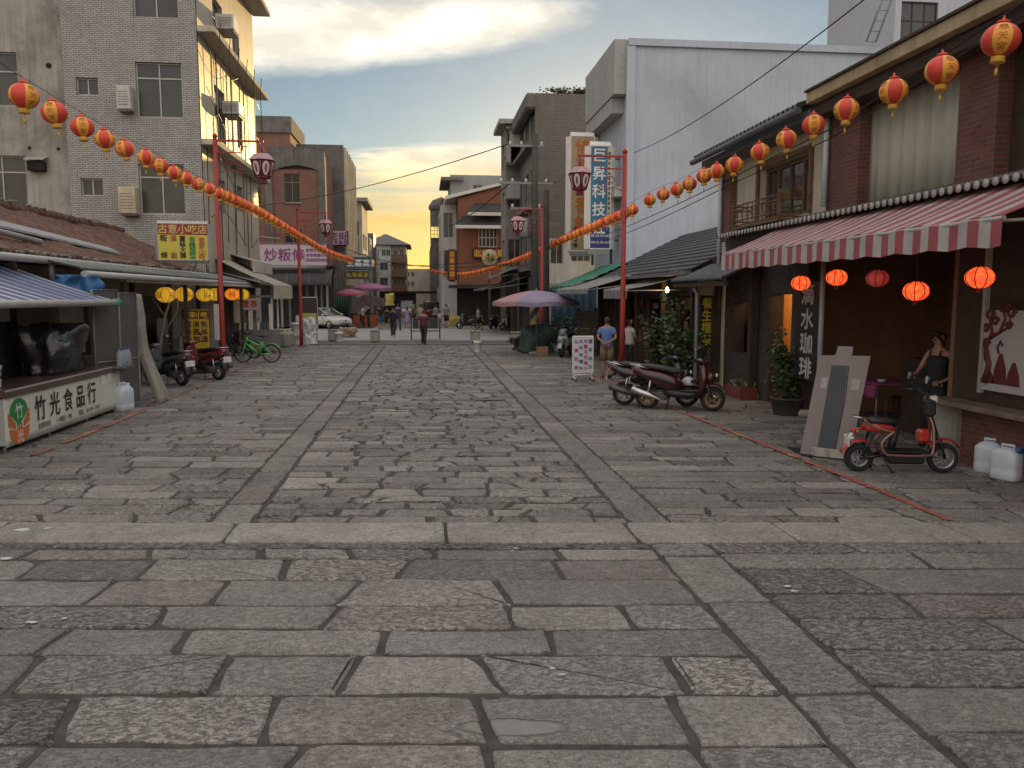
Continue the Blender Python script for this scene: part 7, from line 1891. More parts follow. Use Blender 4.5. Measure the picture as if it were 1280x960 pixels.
def scooter(label, body, group=None, rim=M_RIMS, lean=.0, trim=M_BLACK, box=False):
    t = thing('scooter', label, 'scooter', (0, 0, 0), group)
    wheel(t, (-.64, 0, .25), .25, .125, rim); wheel(t, (.66, 0, .25), .25, .11, rim)
    mb = MB(); mb.loft([((-.98, 0, .83), .035, .03), ((-.90, 0, .80), .10, .07), ((-.68, 0, .72), .155, .115), ((-.40, 0, .63), .175, .165), ((-.14, 0, .54), .165, .17), ((.03, 0, .44), .12, .13)], 16, 2.8)
    mb.build('rear_body', body, t)
    mb = MB(); mb.loft([((-.30, 0, .37), .12, .07), ((-.1, 0, .34), .16, .085), ((.2, 0, .32), .165, .075), ((.42, 0, .34), .14, .08)], 14, 3.2); mb.box((.22, 0, .405), (.42, .32, .02), 0, .008)
    mb.build('floorboard', trim, t)
    mb = MB(); mb.loft([((.40, 0, .32), .155, .06), ((.46, 0, .48), .20, .075), ((.50, 0, .68), .21, .09), ((.47, 0, .86), .165, .085), ((.42, 0, .97), .09, .06)], 16, 3)
    mb.loft([((.50, 0, .60), .10, .10), ((.60, 0, .66), .135, .12), ((.68, 0, .70), .12, .085), ((.74, 0, .70), .06, .04)], 14, 2.6)
    mb.build('leg_shield', body, t)
    mb = MB(); mb.loft([((-.80, 0, .86), .09, .025), ((-.66, 0, .88), .135, .05), ((-.40, 0, .85), .15, .055), ((-.12, 0, .795), .14, .065), ((.04, 0, .78), .10, .05), ((.10, 0, .76), .05, .03)], 16, 2.6); mb.build('seat', M_SEAT, t)
    mb = MB(); n = 12
    mb.slab(lambda a, b: (.66+.30*math.cos(.35+2.2*a), -.085+.17*b, .25+.30*math.sin(.35+2.2*a)+.02*math.sin(math.pi*b)), 14, 6, (0, 0, -.012)); mb.build('front_fender', body, t)
    mb = MB(); mb.slab(lambda a, b: (-.64+.31*math.cos(1.1+1.9*a), -.08+.16*b, .25+.32*math.sin(1.1+1.9*a)), 12, 4, (0, 0, -.012)); mb.build('rear_fender', trim, t)
    for s in (-1, 1):
        mb = MB(); mb.tube([(.52, s*.085, .62), (.58, s*.088, .45), (.66, s*.088, .25)], [.03, .026, .024], 8); mb.build('fork', M_ENG, t)
    mb = MB(); mb.loft([((.30, 0, .99), .10, .04), ((.40, 0, 1.01), .15, .06), ((.50, 0, .98), .12, .06), ((.56, 0, .94), .05, .03)], 12, 2.6); mb.build('handlebar_cowl', body, t)
    mb = MB(); mb.tube([(.28, -.35, 1.02), (.34, -.22, 1.03), (.40, -.1, 1.0), (.40, .1, 1.0), (.34, .22, 1.03), (.28, .35, 1.02)], .016, 8)
    for s in (-1, 1): mb.tube([(.27, s*.36, 1.02), (.325, s*.24, 1.03)], .022, 8); mb.tube([(.37, s*.22, 1.03), (.35, s*.36, 1.01)], .008, 5)
    mb.build('handlebar', M_BLACK, t)
    for s in (-1, 1):
        mb = MB(); mb.tube([(.36, s*.2, 1.04), (.38, s*.26, 1.15), (.36, s*.30, 1.21)], .008, 6); mb.loft([((.345, s*.30, 1.24), .055, .035), ((.375, s*.30, 1.24), .065, .04), ((.40, s*.30, 1.24), .03, .02)], 12, 2.4); m_r = mb.build('mirror', M_BLACK, t)
        mb = MB(); mb.loft([((.343, s*.30, 1.24), .05, .031), ((.339, s*.30, 1.24), .05, .031)], 12, 2.4); mb.build('mirror_glass', M_MIRR, m_r)
    mb = MB(); mb.loft([((.715, 0, .72), .085, .05), ((.745, 0, .715), .07, .04), ((.758, 0, .71), .03, .018)], 12, 3); mb.build('headlight', M_HEADL, t)
    for s in (-1, 1): mb = MB(); mb.box((-.93, s*.062, .80), (.06, .075, .05), 0, .02); mb.build('tail_light', M_TAIL, t)
    mb = MB(); mb.tube([(-.62, .15, .84), (-.85, .13, .89), (-1.0, .07, .91), (-1.0, -.07, .91), (-.85, -.13, .89), (-.62, -.15, .84)], .014, 7); mb.build('grab_rail', M_CHROME, t)
    mb = MB(); mb.box((-1.0, 0, .58), (.012, .27, .15), 0, .005); pl_ = mb.build('number_plate', M_PLATE, t)
    mb = MB(); mb.tube([(-.80, 0, .68), (-.93, 0, .62), (-.99, 0, .58)], .03, 6); mb.build('plate_bracket', M_BLACK, t)
    mb = MB(); mb.box((-.42, .02, .30), (.42, .20, .19), 0, .04); mb.loft([((-.62, .10, .27), .045, .075), ((-.40, .12, .29), .05, .10), ((-.2, .11, .31), .045, .09)], 12, 3); mb.tube([(-.2, 0, .35), (-.64, .09, .25)], .03, 6); mb.build('engine', M_ENG, t)
    mb = MB(); mb.tube([(-.2, -.1, .22), (-.38, -.16, .22), (-.52, -.17, .28), (-.62, -.17, .31), (-.93, -.17, .41), (-.95, -.17, .415)], [.02, .025, .05, .068, .072, .03], 12); mb.build('exhaust', M_CHROME if rim is M_RIMG else M_ENG, t)
    for s in (-1, 1): mb = MB(); mb.tube([(-.56, s*.12, .62), (-.62, s*.13, .3)], .026, 8); mb.build('shock_absorber', M_CHROME, t)
    mb = MB(); mb.tube([(-.2, -.10, .25), (-.26, -.16, .01)], .014, 6); mb.tube([(-.2, .10, .25), (-.26, .16, .01)], .014, 6); mb.tube([(-.26, -.16, .02), (-.26, .16, .02)], .012, 6); mb.build('kickstand', M_ENG, t)
    mb = MB()
    for s in (-1, 1): mb.tube([(.37, s*.2, 1.03), (.46, s*.16, 1.0), (.52, s*.1, .86), (.55, s*.09, .6), (.63, s*.1, .32)], .006, 5)
    mb.build('brake_cable', M_BLACK, t)
    for s in (-1, 1):
        mb = MB(); mb.box((-.95, s*.13, .74), (.05, .05, .035), 0, .012); mb.build('indicator', M_INDIC, t)
        mb = MB(); mb.loft([((-.78, s*.150, .70), .012, .02), ((-.45, s*.176, .66), .012, .035), ((-.1, s*.168, .55), .012, .03), ((.02, s*.13, .47), .01, .015)], 8, 3); mb.build('side_trim', trim, t)
        mb = MB(); mb.loft([((.56, s*.135, .60), .012, .05), ((.66, s*.125, .70), .012, .03)], 8, 3); mb.build('front_vent', trim, t)
    mb = MB(); mb.lathe([(.03, .05), (.115, .05), (.115, .055), (.03, .055)], (.66, 0, .25), 20, axis='y'); mb.build('brake_disc', M_CHROME, t)
    mb = MB(); mb.box((.36, 0, .62), (.02, .05, .06), 0, .006); mb.tube([(.35, 0, .6), (.31, 0, .57), (.33, 0, .54)], .006, 5); mb.build('bag_hook', M_BLACK, t)
    mb = MB(); mb.slab(lambda a, b: (.62-.05*a-.03*math.cos((b-.5)*2.4), -.12+.24*b, .82+.2*a), 5, 8, (.004, 0, 0)); mb.build('fly_screen', M_GLASS, t)
    if box:
        mb = MB(); mb.box((-.92, 0, 1.06), (.36, .40, .30), 0, .06); mb.build('top_box', M_BLACK, t)
    return t
def paint(name, c): return mat(name, c, .28, var=.08, scale=5, coat=.6, local=True, dirt=.15)
P_DRED = paint('paint_dark_red', (.055, .009, .011)); P_BLK = paint('paint_black', (.014, .014, .016)); P_SILV = paint('paint_silver', (.34, .36, .38)); P_RED = paint('paint_red', (.17, .018, .026)); P_GREY = paint('paint_grey', (.10, .10, .105)); P_WHT = paint('paint_white', (.5, .5, .5))
s = scooter('dark red scooter with bronze wheels parked in front of the dark shop', P_DRED, None, M_RIMG); place(s, W(808, 510.5, z=0), W(890, 514, z=0), 1.3)
s = scooter('black scooter with silver rims half hidden behind the dark red one', P_BLK, None, M_RIMS); place(s, W(808, 510.5, z=0)+V((-.32, .62, 0)), W(890, 514, z=0)+V((-.30, .72, 0)), 1.3)
s = scooter('black scooter with a white number plate beside the hanging plastic curtain', P_GREY, None, M_RIMS); q = W(228, 482, z=0); place(s, q, q+V((-1.0, .80, 0)), 1.3)
s = scooter('dark red scooter with black seat in front of the tall red lamp post', P_RED, None, M_RIMS); q = W(274, 475, z=0); place(s, q, q+V((-1.05, .75, 0)), 1.3)
s = scooter('black scooter with silver front parked behind the white menu board', P_SILV, None, M_RIMS); place(s, W(722, 442, z=0), W(693, 449, z=0), 1.3)
s = scooter('dark scooter with pale front, leftmost of those parked under the dark canopy', P_GREY, 'scooters under the dark canopy'); q = W(586, 411, z=0); s.location = q; s.rotation_euler = (0, 0, R(190))
s = scooter('scooter seen head on right of the man in white under the dark canopy', P_BLK, 'scooters under the dark canopy'); q = W(617, 411, z=0); s.location = q; s.rotation_euler = (0, 0, R(-110))
s = scooter('white nosed scooter right of the traffic cone under the dark canopy', P_WHT, 'scooters under the dark canopy'); q = W(640, 413, z=0); s.location = q; s.rotation_euler = (0, 0, R(200))
def helmet(loc, m, label, rz=0):
    t = thing('helmet', label, 'helmet', (0, 0, 0)); mb = MB(); rings = []
    for i in range(10):
        a = -.5+(math.pi/2+.5)*i/9; rings.append([V((.135*math.cos(a)*math.cos(b), .115*math.cos(a)*math.sin(b), .12*math.sin(a))) for b in [2*math.pi*j/18 for j in range(18)]])
    mb.ring(rings); mb.build('shell', m, t)
    mb = MB(); mb.slab(lambda u, v: (.142*math.cos(-1.1+2.2*u)*math.cos(-.3+.6*v), .122*math.sin(-1.1+2.2*u)*math.cos(-.3+.6*v), .03+.12*math.sin(-.3+.6*v)), 12, 5, (.004, 0, 0)); mb.build('visor', M_GLASS, t)
    mb = MB(); mb.box((.15, 0, .05), (.07, .16, .012), 0, .005); mb.build('peak', M_BLACK, t)
    t.location = loc; t.rotation_euler = (0, 0, rz); return t
hp = W(860, 478, y=15.85); helmet(hp, mat('helmet_white', (.5, .52, .55), .25, local=True), 'white helmet with dark visor resting on the dark red scooter', -.4)
# --- electric bicycle-scooter in the foreground
eb = thing('electric_bicycle', 'red and black electric scooter bike with a copper tube frame by the shop house', 'electric bike', (0, 0, 0))
M_COPP = mat('frame_copper', (.30, .17, .13), .35, metal=.6, var=.08, local=True); P_ERED = paint('paint_bright_red', (.42, .035, .022))
XO = .53
def e(x, z, y=0): return V((x-XO, y, z))
wheel(eb, e(0, .185), .185, .095, M_RIMS, 9, .6, .009); wheel(eb, e(1.06, .20), .20, .085, M_RIMS, 10, .68, .008)
for s in (-1, 1):
    mb = MB(); mb.tube(spline([e(.02, .70, s*.10), e(.12, .62, s*.11), e(.30, .565, s*.12), e(.375, .55, s*.12)], 5), .017, 8)
    mb.tube(spline([e(.40, .56, s*.12), e(.25, .41, s*.12), e(.29, .27, s*.13), e(.40, .245, s*.13), e(.80, .245, s*.12), e(.895, .30, s*.10), e(.905, .58, s*.06), e(.865, .74, s*.02)], 7), .019, 8); mb.build('frame_tube', M_COPP, eb)
mb = MB(); mb.box(e(.585, .285), (.50, .25, .03), 0, .01); mb.build('deck', M_BLACK, eb)
mb = MB(); mb.box(e(.58, .185), (.46, .20, .13), 0, .03); mb.build('battery_case', M_BLACK, eb)
mb = MB(); mb.loft([(e(.05, .60), .09, .05), (e(.18, .60), .12, .075), (e(.36, .58), .11, .06), (e(.44, .55), .06, .03)], 14, 3); mb.build('seat_shell', P_ERED, eb)
mb = MB(); mb.loft([(e(.08, .675), .09, .025), (e(.18, .685), .13, .04), (e(.34, .675), .12, .045), (e(.46, .67), .07, .03)], 14, 2.6); mb.build('seat', M_SEAT, eb)
mb = MB(); mb.loft([(e(.46, .62), .06, .05), (e(.42, .40), .05, .05), (e(.40, .28), .05, .05)], 8, 3); mb.build('seat_post', M_BLACK, eb)
mb = MB(); mb.tube([e(.10, .70, .09), e(-.06, .735, .09), e(-.11, .735, .05), e(-.11, .735, -.05), e(-.06, .735, -.09), e(.10, .70, -.09)], .011, 7); mb.tube([e(-.03, .73, -.09), e(-.03, .73, .09)], .009, 6); mb.tube([e(.03, .715, -.09), e(.03, .715, .09)], .009, 6); mb.build('rack', M_CHROME, eb)
mb = MB(); mb.slab(lambda a, b: e(0+.235*math.cos(.9+2.0*a), .185+.235*math.sin(.9+2.0*a)+.02*math.sin(math.pi*b), -.07+.14*b), 14, 6, (0, 0, -.012)); mb.build('rear_fender', P_ERED, eb)
mb = MB(); mb.slab(lambda a, b: e(1.06+.245*math.cos(.5+1.9*a), .2+.245*math.sin(.5+1.9*a)+.02*math.sin(math.pi*b), -.06+.12*b), 14, 6, (0, 0, -.012)); mb.build('front_fender', P_ERED, eb)
for s in (-1, 1):
    mb = MB(); mb.tube([e(1.06, .20, s*.07), e(1.0, .40, s*.07), e(.95, .52, s*.05)], .02, 8); mb.build('fork', M_BLACK, eb)
mb = MB(); mb.tube([e(.96, .50), e(.87, .78), e(.80, 1.03)], [.034, .032, .026], 10); mb.build('steering_column', M_BLACK, eb)
mb = MB(); mb.box(e(.865, .86), (.12, .16, .22), 0, .03); mb.build('front_bag', M_SEAT, eb)
mb = MB(); mb.box(e(.80, .49), (.14, .18, .17), 0, .03); mb.build('front_panel', P_ERED, eb)
mb = MB(); mb.tube([e(.70, 1.06, -.33), e(.78, 1.07, -.18), e(.80, 1.04, 0), e(.78, 1.07, .18), e(.70, 1.06, .33)], .014, 8)
for s in (-1, 1): mb.tube([e(.69, 1.06, s*.34), e(.745, 1.065, s*.23)], .021, 8); mb.tube([e(.79, 1.06, s*.2), e(.76, 1.05, s*.34)], .007, 5)
mb.build('handlebar', M_BLACK, eb)
for s in (-1, 1):
    mb = MB(); mb.tube([e(.77, 1.07, s*.2), e(.73, 1.17, s*.27), e(.71, 1.22, s*.28)], .007, 6); mb.loft([(e(.695, 1.25, s*.28), .045, .055), (e(.72, 1.25, s*.28), .05, .06), (e(.74, 1.25, s*.28), .02, .03)], 14, 2.2); m_r = mb.build('mirror', M_BLACK, eb)
    mb = MB(); mb.loft([(e(.6935, 1.25, s*.28), .04, .05), (e(.690, 1.25, s*.28), .04, .05)], 14, 2.2); mb.build('mirror_glass', M_MIRR, m_r)
mb = MB(); mb.lathe([(.01, -.04), (.055, -.03), (.065, .02), (.06, .04), (.01, .045)], e(.90, .96), 14, axis='x'); mb.build('headlight', M_HEADL, eb)
mb = MB(); mb.box(e(-.08, .54), (.05, .12, .07), 0, .02); mb.tube([e(.05, .58), e(-.08, .55)], .02, 6); mb.build('tail_light', M_TAIL, eb)
for s in (-1, 1):
    mb = MB(); mb.box(e(-.13, .46, s*.11), (.06, .05, .04), 0, .015); mb.build('indicator', M_HEADL, eb)
    mb = MB(); mb.tube([e(.14, .52, s*.08), e(.02, .22, s*.085)], .024, 8); mb.build('shock_absorber', M_BLACK, eb)
mb = MB(); mb.tube([e(-.02, .56), e(-.12, .48), e(-.15, .40)], .02, 6); mb.box(e(-.155, .40), (.01, .2, .12), 0, .003); mb.build('number_plate', M_PLATE, eb)
mb = MB(); mb.tube([e(.0, .185, .06), e(.30, .24, .08)], .022, 6); mb.tube([e(.0, .185, -.06), e(.30, .24, -.08)], .022, 6); mb.build('swing_arm', M_BLACK, eb)
mb = MB(); mb.tube([e(.26, .24, -.08), e(.38, .015, -.18)], .011, 6); mb.tube([e(.24, .24, .08), e(.20, .02, .14)], .011, 6); mb.build('kickstand', M_BLACK, eb)
place(eb, W(1073, 589, z=0), W(1176, 591, z=0), 1.06)
# --- bicycles
def bicycle(label, m, group=None):
    t = thing('bicycle', label, 'bicycle', (0, 0, 0), group)
    for x in (-.46, .46):
        mb = MB(); n = 30; c = V((x, 0, .29)); mb.tube([c+V((.275*math.cos(2*math.pi*k/n), 0, .275*math.sin(2*math.pi*k/n))) for k in range(n)], .022, 6, closed=True); wh = mb.build('wheel', M_TYRE, t)
        mb = MB()
        for k in range(14): a = 2*math.pi*k/14; mb.tube([c+V((0, .02*(-1)**k, 0)), c+V((.26*math.cos(a), 0, .26*math.sin(a)))], .004, 4)
        mb.cyl(c-V((0, .05, 0)), c+V((0, .05, 0)), .025, n=8); mb.build('spokes', M_CHROME, wh)
    mb = MB(); A, B_, C_, D = V((-.46, 0, .29)), V((-.06, 0, .27)), V((-.2, 0, .68)), V((.30, 0, .72))
    for p_, q_ in ((B_, C_), (B_, V((.33, 0, .60))), (V((-.15, 0, .52)), D)): mb.tube([p_, q_], .026, 8)
    for s in (-1, 1): mb.tube([A+V((0, s*.05, 0)), B_+V((0, s*.03, 0))], .014, 6); mb.tube([A+V((0, s*.05, 0)), V((-.17, s*.02, .6))], .012, 6); mb.tube([V((.46, s*.05, .29)), V((.34, s*.04, .62))], .015, 6)
    mb.tube([V((.35, 0, .58)), V((.28, 0, .82))], .024, 8); mb.build('frame', m, t)
    mb = MB(); mb.loft([((-.36, 0, .83), .09, .03), ((-.24, 0, .84), .07, .035), ((-.08, 0, .83), .025, .02)], 10, 2.4); mb.tube([C_, (-.23, 0, .83)], .014, 6); mb.build('saddle', M_SEAT, t)
    mb = MB(); mb.tube([(.16, -.28, .93), (.26, -.14, .95), (.28, 0, .9), (.26, .14, .95), (.16, .28, .93)], .013, 6); mb.tube([(.28, 0, .8), (.28, 0, .92)], .014, 6); mb.build('handlebar', M_BLACK, t)
    mb = MB(); mb.lathe([(.08, -.01), (.085, 0), (.08, .01)], B_+V((0, -.05, 0)), 16, axis='y'); mb.tube([B_+V((0, -.07, 0)), B_+V((.12, -.08, -.10))], .01, 5); mb.tube([B_+V((0, .07, 0)), B_+V((-.12, .08, .10))], .01, 5); mb.build('crank', M_ENG, t)
    mb = MB(); mb.slab(lambda a, b: (-.46+.32*math.cos(.6+2*a), -.03+.06*b, .29+.32*math.sin(.6+2*a)), 12, 2, (0, 0, -.004)); mb.build('mudguard', m, t); return t
b_ = bicycle('bright green bicycle leaning by the shrubs', paint('paint_lime', (.06, .55, .04))); q = W(322, 453, z=0); b_.location = q; b_.rotation_euler = (-.08, 0, R(172)); b_.scale = (1.1, 1.1, 1.1)
b_ = bicycle('dark bicycle standing behind the bright green one', P_BLK); q = W(301, 448, z=0); b_.location = q; b_.rotation_euler = (.06, 0, R(165)); b_.scale = (1.1, 1.1, 1.1)
# --- car
def car(label, body, loc, rz, kind='sedan'):
    t = thing('parked_car', label, 'car', (0, 0, 0))
    mb = MB()
    S = [(-2.12, .42, .80, .66), (-2.02, .30, .96, .80), (-1.5, .24, 1.0, .86), (-.6, .22, .98, .875), (.4, .22, .95, .875), (1.15, .23, .92, .865), (1.7, .25, .82, .84), (2.02, .28, .70, .77), (2.13, .36, .58, .66)]
    hi = 1.0 if kind == 'sedan' else 1.12
    mb.loft([((x, 0, (a+b)/2), w_, (b-a)/2*hi, 0) for x, a, b, w_ in S], 28, 4.5); mb.build('body', body, t)
    zr = 1.43 if kind == 'sedan' else 1.72
    pro = [(-1.62, .97, .74), (-1.05, zr-.05, .60), (-.3, zr, .60), (.25, zr-.03, .60), (1.12, .93, .72)]
    if kind != 'sedan': pro = [(-1.95, 1.0, .76), (-1.75, zr-.05, .64), (-.3, zr, .64), (.4, zr-.03, .63), (1.1, 1.0, .74)]
    lo = [(-1.62, .93, .77), (-1.05, .93, .79), (-.3, .93, .80), (.25, .93, .80), (1.12, .91, .76)]
    if kind != 'sedan': lo = [(x, .95, w_) for (x, _, _), (_, _, w_) in zip(pro, lo)]
    vs = []; fs = []
    for (x, z, w_), (x2, z2, w2) in zip(pro, lo): vs += [(x, w_, z), (x, -w_, z), (x2, w2, z2), (x2, -w2, z2)]
    mb = MB()
    for i in range(4):
        a, b = 4*i, 4*i+4; fs += [(a, a+1, b+1, b), (a, b, b+2, a+2), (a+1, a+3, b+3, b+1)]
    mb.add(vs, fs, 0, False); mb.build('glazing', M_GLASS, t)
    mb = MB()
    rf = [p for p in pro[1:4]]
    mb.slab(lambda a, b: ((lambda i, f: (rf[i][0]*(1-f)+rf[i+1][0]*f, (-1+2*b)*(rf[i][2]+.01), (rf[i][1]*(1-f)+rf[i+1][1]*f)+.012*math.sin(math.pi*b)+.004))(min(1, int(a*2)), a*2-min(1, int(a*2)))), 8, 8, (0, 0, .03))
    for s in (-1, 1):
        mb.tube([(lo[0][0], s*.77, .95), (pro[1][0], s*.605, pro[1][1])], .035, 6); mb.tube([(pro[3][0], s*.605, pro[3][1]), (lo[4][0], s*.75, .93)], .03, 6); mb.tube([(-.35, s*.80, .94), (-.3, s*.605, zr)], .03, 6)
    mb.build('roof', body, t)
    for x in (-1.28, 1.32):
        for s in (-1, 1): wheel(t, (x, s*.78, .30), .30, .19, M_RIMS, 7, .62, .03)
    for s in (-1, 1):
        mb = MB(); mb.loft([((1.86, s*.58, .66), .17, .07), ((2.03, s*.54, .62), .14, .06), ((2.10, s*.5, .60), .06, .03)], 12, 3); mb.build('headlight', M_HEADL, t)
        mb = MB(); mb.loft([((.80, s*.95, .98), .09, .055), ((.88, s*.95, .98), .09, .06), ((.95, s*.93, .97), .04, .03)], 10, 3); mb.build('door_mirror', body, t)
        mb = MB(); mb.box((-2.08, s*.55, .76), (.08, .26, .14), 0, .03); mb.build('tail_light', M_TAIL, t)
        mb = MB()
        for x in (-.42, .72): mb.box((x, s*.872, .58), (.012, .012, .62))
        mb.box((.0, s*.882, .80), (.16, .02, .03), 0, .006); mb.box((-.95, s*.88, .80), (.16, .02, .03), 0, .006); mb.build('door_seam', M_BLACK, t)
    mb = MB(); mb.box((2.10, 0, .38), (.06, .95, .12), 0, .02); mb.prism([(2.125, -.09, .62), (2.125, .09, .62), (2.13, 0, .44)], (0, 0, 0), (.012, 0, 0)); mb.build('grille', M_BLACK, t)
    mb = MB(); mb.box((2.15, .32, .46), (.012, .42, .11), 0, .003); mb.box((-2.13, 0, .58), (.012, .42, .12), 0, .003); mb.build('number_plate', M_PLATE, t)
    t.location = loc; t.rotation_euler = (0, 0, rz); return t
q = W(404, 411, z=0); car('white sedan parked nose to the right beside the pink umbrellas', paint('paint_car_white', (.58, .57, .54)), (q.x-.1, q.y+1.3, 0), R(-38))
q = W(538, 399, z=0); car('dark red hatchback far down the street among the people', paint('paint_car_red', (.20, .02, .02)), q, R(100), 'van')
q = W(509, 396, z=0); car('small pale van far down the street left of the dark red hatchback', P_SILV, q, R(-85), 'van')

# ------------------------------------------------------------------ people
SKQ = []
def skin_later(name, js, edges, mat_, parent, sub=1, extra=None):
    me = bpy.data.meshes.new(name); me.from_pydata([j[0] for j in js], edges, [])
    ob = bpy.data.objects.new(name, me); COL.objects.link(ob)
    md = ob.modifiers.new('s', 'SKIN'); md.use_smooth_shade = True
    for i, j in enumerate(js):
        r = j[1]; me.skin_vertices[0].data[i].radius = r if isinstance(r, tuple) else (r, r)
        me.skin_vertices[0].data[i].use_root = (i == 0)
    m2 = ob.modifiers.new('u', 'SUBSURF'); m2.levels = sub; m2.render_levels = sub
    SKQ.append((ob, name, mat_, parent, extra))
def skin_flush():
    dg = bpy.context.evaluated_depsgraph_get(); dg.update(); res = []
    for ob, name, m, parent, extra in SKQ:
        me = bpy.data.meshes.new_from_object(ob.evaluated_get(dg)); res.append(me)
    for (ob, name, m, parent, extra), me in zip(SKQ, res):
        mb = MB(); mb.add([v.co for v in me.vertices], [tuple(p.vertices) for p in me.polygons], 0, True)
        if extra: mb.add(extra.v, extra.f, 0, True)
        bpy.data.objects.remove(ob); bpy.data.meshes.remove(me)
        mb.build(name, m, parent)
    SKQ.clear()
M_SKIN = mat('skin', (.34, .19, .12), .6, var=.06, scale=14, local=True)
M_HAIR = mat('hair_black', (.014, .012, .011), .6, var=.2, local=True)
def cl(name, c): return mat(name, c, .85, var=.14, scale=9, local=True, bump=.15, bscale=20)
def person(label, loc, rz, shirt, pants, h=1.68, pose='stand', shorts=False, sleeve=.55, female=False, hair='short', skirt=None, shoes=M_BLACK, turn=0.0, detail=True):
    t = thing('person', label, 'person', (0, 0, 0)); s = h/1.70
    f = .93 if female else 1.0
    P = lambda x, y, z: V((x*s, y*s, z*s))
    sw = .185*f
    arms = {}; legs = {}
    for sd_ in (-1, 1):
        e_, w_, fd = (-.01, sd_*(sw+.05), 1.14), (.05, sd_*(sw+.05), .90), (.03, 0, -1)
        kn, an = (.02, sd_*.10, .48), (-.03, sd_*.10, .085)
        if pose == 'walk':
            q_ = sd_; e_ = (-.06*q_, sd_*(sw+.04), 1.14); w_ = (.06-.12*q_, sd_*(sw+.04), .92)
            kn = (.10*q_+.04, sd_*.09, .49); an = (.20*q_-.06, sd_*.09, .10 if q_ > 0 else .13)
        if pose == 'behind': e_ = (-.10, sd_*(sw+.07), 1.15); w_ = (-.17, sd_*.06, 1.0-.02*sd_); fd = (-.1, -sd_*.9, -.25)
        if pose == 'work': e_ = (.06, sd_*(sw+.06), 1.15); w_ = (.27, sd_*.12, 1.06); fd = (.9, -sd_*.3, -.2)
        if pose == 'hip':
            if sd_ > 0: e_ = (-.16, sd_*(sw+.12), 1.16); w_ = (.10, sd_*(sw+.02), 1.0); fd = (.8, -.4, -.3)
            else: e_ = (.08, sd_*(sw+.06), 1.16); w_ = (.28, sd_*.14, 1.08); fd = (.8, .3, .1)
        if pose == 'wide': kn = (.03, sd_*.13, .48); an = (-.02, sd_*.15, .085)
        arms[sd_] = (e_, w_, fd); legs[sd_] = (kn, an)
    L = [(P(0, 0, .95), (.085*s, .125*s*f)), (P(-.005, 0, 1.08), (.075*s, .11*s*f)), (P(0, 0, 1.25), (.085*s, .135*s*f)), (P(-.01, 0, 1.40), (.075*s, .10*s*f)),
         (P(0, 0, 1.475), .052*s), (P(.02, 0, 1.56), (.078*s, .066*s)), (P(.025, 0, 1.635), (.092*s, .074*s)), (P(.015, 0, 1.685), (.06*s, .05*s))]
    E = [(i, i+1) for i in range(7)]
    hands = MB()
    for sd_ in (-1, 1):
        e_, w_, fd = arms[sd_]; b0 = len(L); wv = P(*w_); fv = V(fd).normalized()
        L += [(P(-.01, sd_*sw, 1.385), .052*s*f), (P(*e_), .038*s*f), (wv, .026*s*f), (wv+fv*.085*s, (.034*s, .018*s))]; E += [(3, b0), (b0, b0+1), (b0+1, b0+2), (b0+2, b0+3)]
        side = fv.cross(V((sd_*.3, 1, .2))).normalized(); nrm = fv.cross(side).normalized()
        for k, ln in enumerate((.068, .078, .074, .06)):
            q0 = wv+fv*.085*s+side*(-.026+.0175*k)*s; q1 = q0+fv*ln*.5*s+nrm*.006*s; q2 = q1+(fv*.8+nrm*.5).normalized()*ln*.5*s
            hands.tube([q0, q1, q2], [.0095*s, .0085*s, .006*s], 6)
        q0 = wv+fv*.03*s-side*.028*s; q1 = q0+(fv*.5-side*.8).normalized()*.035*s; q2 = q1+(fv*.9-side*.2+nrm*.2).normalized()*.032*s
        hands.tube([q0, q1, q2], [.011*s, .010*s, .007*s], 6)
    for sd_ in (-1, 1):
        kn, an = legs[sd_]; b0 = len(L)
        L += [(P(0, sd_*.085, .87), .078*s), (P(*kn), .056*s), (V(P(*kn)).lerp(P(*an), .4)+V((-.02*s, 0, 0)), .054*s), (P(*an), .036*s), (P(an[0]+.13, an[1]+sd_*.02, .04), .032*s)]
        E += [(0, b0)]+[(b0+i, b0+i+1) for i in range(4)]
    # face: nose, ears, eye sockets, mouth
    ex = hands
    ex.loft([(P(.098, 0, 1.60), .012*s, .02*s), (P(.118, 0, 1.578), .017*s, .016*s), (P(.10, 0, 1.565), .014*s, .008*s)], 8, 2)
    for sd_ in (-1, 1): ex.ball(P(.01, sd_*.074, 1.59), .026*s, 8, 0, (.7, .35, 1.1))
    skin_later('body', L, E, M_SKIN, t, 2 if detail else 1, ex)
    mb = MB()
    for sd_ in (-1, 1): mb.ball(P(.094, sd_*.031, 1.607), .011*s, 8, 0, (.6, 1.3, .7)); mb.tube([P(.098, sd_*.015, 1.632), P(.094, sd_*.048, 1.63)], .004*s, 4)
    mb.tube([P(.098, -.024, 1.535), P(.104, 0, 1.533), P(.098, .024, 1.535)], .005*s, 5); mb.build('face_features', M_HAIR, t)
    # hair
    mb = MB(); rings = []; n = 20
    low = -.35 if hair == 'short' else -1.0
    for i in range(9):
        a = math.pi/2*i/8
        ring = []
        for j in range(n):
            b = 2*math.pi*j/n; fr_ = max(0, math.cos(b))
            zl = (.066*fr_-(.055 if hair == 'short' else .12)*(1-fr_))
            z = zl*(1-i/8)+.098*math.sin(a); rr = math.cos(a)**.55 if i < 8 else .03
            ring.append(P(.018+.104*rr*math.cos(b), .086*rr*math.sin(b), 1.61)+V((0, 0, z*s)))
        rings.append(ring)
    mb.ring(rings, 0, True, True, True)
    if hair == 'long': mb.loft([(P(-.06, 0, 1.62), .07*s, .03*s), (P(-.085, 0, 1.50), .065*s, .03*s), (P(-.085, 0, 1.38), .05*s, .02*s)], 10, 2.4)
